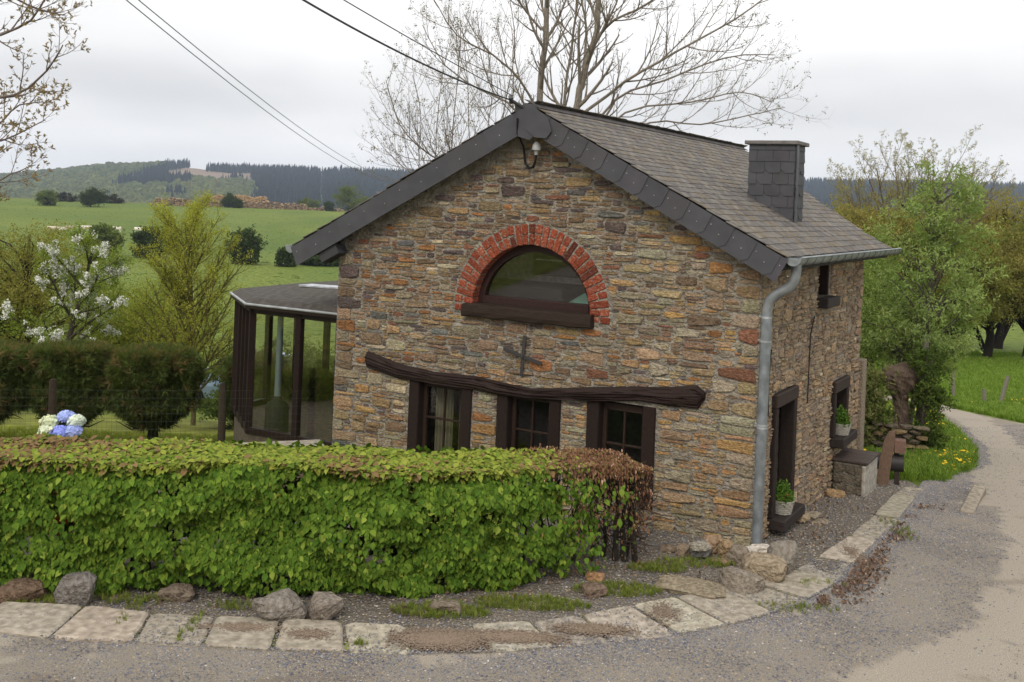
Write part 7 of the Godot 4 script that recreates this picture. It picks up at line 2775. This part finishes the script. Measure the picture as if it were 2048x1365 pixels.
		mb.box(Transform3D(Basis(), Vector3(0, p[2] - 0.6, 0)), Vector3(2.4, 0.16, 0.16), Color(0.18, 0.15, 0.13))
		for sx in [-1.0, 0.0, 1.0]:
			mb.tube([Vector3(sx, p[2] - 0.5, 0), Vector3(sx, p[2], 0)], [0.09, 0.07], 6, Color(0.5, 0.5, 0.48), true)
		part(t, "crossarm", mb.mesh(M.plain))

func cable(a: Vector3, b: Vector3, sag: float, r: float, label: String) -> void:
	var pts := []
	var rad := []
	for i in 25:
		var f := i / 24.0
		pts.append(a.lerp(b, f) - Vector3.UP * sag * 4.0 * f * (1.0 - f))
		rad.append(r)
	var mb := MB.new()
	mb.tube(pts, rad, 6, Color(0.06, 0.06, 0.065))
	var o := part(self, numbered("overhead_cable"), mb.mesh(M.iron))
	tag(o, label, "cable", "cables crossing the sky")

func build_cables() -> void:
	var peak := in_house(Vector3(-2.84, 4.55, 0.38))
	cable(peak, Vector3(-2.218, 5.129, -7.000), 0.1, 0.009, "thick black cable running up left from the roof peak")
	cable(peak + Vector3(0.03, 0.04, 0.05), Vector3(-2.207, 5.304, -7.400), 0.02, 0.005, "thin cable just above the thick one at the roof peak")
	cable(Vector3(-6.362, 4.812, -70.000), Vector3(-4.225, 5.654, -9.000), 1.1, 0.006, "lower of two thin wires descending behind the roof")
	cable(Vector3(-6.266, 4.916, -70.000), Vector3(-4.186, 5.673, -9.400), 1.0, 0.006, "upper of two thin wires descending behind the roof")

# ------------------------------------------------------------------ sky
func sky_image() -> Image:
	var w := 1024
	var h := 512
	var im := Image.create(w, h, false, Image.FORMAT_RGBF)
	var f := FastNoiseLite.new()
	f.seed = 8
	f.frequency = 1.0
	f.fractal_octaves = 5
	for j in h:
		var el := PI * 0.5 - PI * (j + 0.5) / h
		for i in w:
			var az := TAU * (i + 0.5) / w
			var c := Vector3(cos(az) * cos(el), sin(el), sin(az) * cos(el))
			if el < 0:
				im.set_pixel(i, j, Color(0.3, 0.29, 0.25))
				continue
			var hgt := maxf(sin(el), 0.0)
			# stratus seen in perspective: stretched sheets near the horizon
			var q := Vector3(c.x, 0, c.z) / (hgt + 0.13)
			var n := f.get_noise_3d(q.x * 0.5, 3.0, q.z * 0.5)
			var n2 := f.get_noise_3d(c.x * 3.0, el * 24.0, c.z * 3.0)
			var v := 0.84 + 0.1 * n + 0.06 * n2
			var band := exp(-pow((el - 0.105 - 0.02 * f.get_noise_2d(c.x * 2.0, c.z * 2.0)) / 0.045, 2.0))
			v -= 0.15 * band * (0.7 + 0.8 * f.get_noise_3d(c.x * 2.2 + 9, el * 9.0, c.z * 2.2))
			v *= 1.0 + 0.65 * hgt
			v = clampf(v, 0.5, 2.0)
			var grey := clampf((0.86 - v) * 1.3, 0.0, 1.0)
			im.set_pixel(i, j, Color(v * (1.0 - 0.09 * grey), v * (1.0 - 0.03 * grey), v * (1.005 + 0.05 * grey)))
	return im

# ------------------------------------------------------------------ everything
func _ready() -> void:
	rng.seed = 20240511
	noise.seed = 3
	noise.frequency = 0.05
	noise.fractal_octaves = 4
	# camera: level, slightly rolled, with the lens shifted down
	var cam := Camera3D.new()
	cam.name = "camera"
	add_child(cam)
	cam.position = EYE
	cam.rotation = Vector3(0, 0, deg_to_rad(2.3))
	cam.projection = Camera3D.PROJECTION_FRUSTUM
	cam.near = 0.1
	cam.far = 6000.0
	cam.size = 0.1 * 1365.0 / 2100.0
	cam.frustum_offset = Vector2(0, -0.1 * 277.5 / 2100.0)
	cam.current = true
	# overcast sky
	var env := Environment.new()
	env.background_mode = Environment.BG_SKY
	var sky := Sky.new()
	var pm := PanoramaSkyMaterial.new()
	pm.panorama = ImageTexture.create_from_image(sky_image())
	sky.sky_material = pm
	env.sky = sky
	env.tonemap_mode = Environment.TONE_MAPPER_LINEAR
	env.tonemap_exposure = 1.15
	env.fog_enabled = true
	env.fog_density = 0.00013
	env.fog_light_color = Color(0.8, 0.86, 0.95)
	env.sdfgi_enabled = true
	env.ssao_enabled = true
	env.ssil_enabled = true
	var we := WorldEnvironment.new()
	we.name = "world_environment"
	we.environment = env
	add_child(we)
	# the veiled sun, high and behind the camera
	var sun := DirectionalLight3D.new()
	sun.name = "sun"
	sun.light_energy = 0.45
	sun.light_angular_distance = 20.0
	sun.light_color = Color(1.0, 0.96, 0.9)
	sun.shadow_enabled = true
	add_child(sun)
	sun.look_at_from_position(Vector3(-6, 16, 10), Vector3(0, 0, -8))
	make_materials()
	var t0 := Time.get_ticks_msec()
	for stage in ["terrain", "road", "house", "conservatory", "hedge", "bare", "left", "garden", "conifers", "right", "lane", "boulders", "things", "grass", "far", "cables"]:
		rng.seed = hash(stage)
		match stage:
			"terrain": build_terrain()
			"road": build_road()
			"house": build_house()
			"conservatory": build_conservatory()
			"hedge": build_hedge()
			"bare": build_bare_tree()
			"left": build_left_tree()
			"garden": build_garden_trees()
			"conifers": build_conifers()
			"right": build_right_trees()
			"lane": build_lane_side()
			"boulders": build_boulders()
			"things": build_garden_things()
			"grass": build_grass()
			"far": build_far_field()
			"cables": build_cables()
		print(stage, " ", Time.get_ticks_msec() - t0)
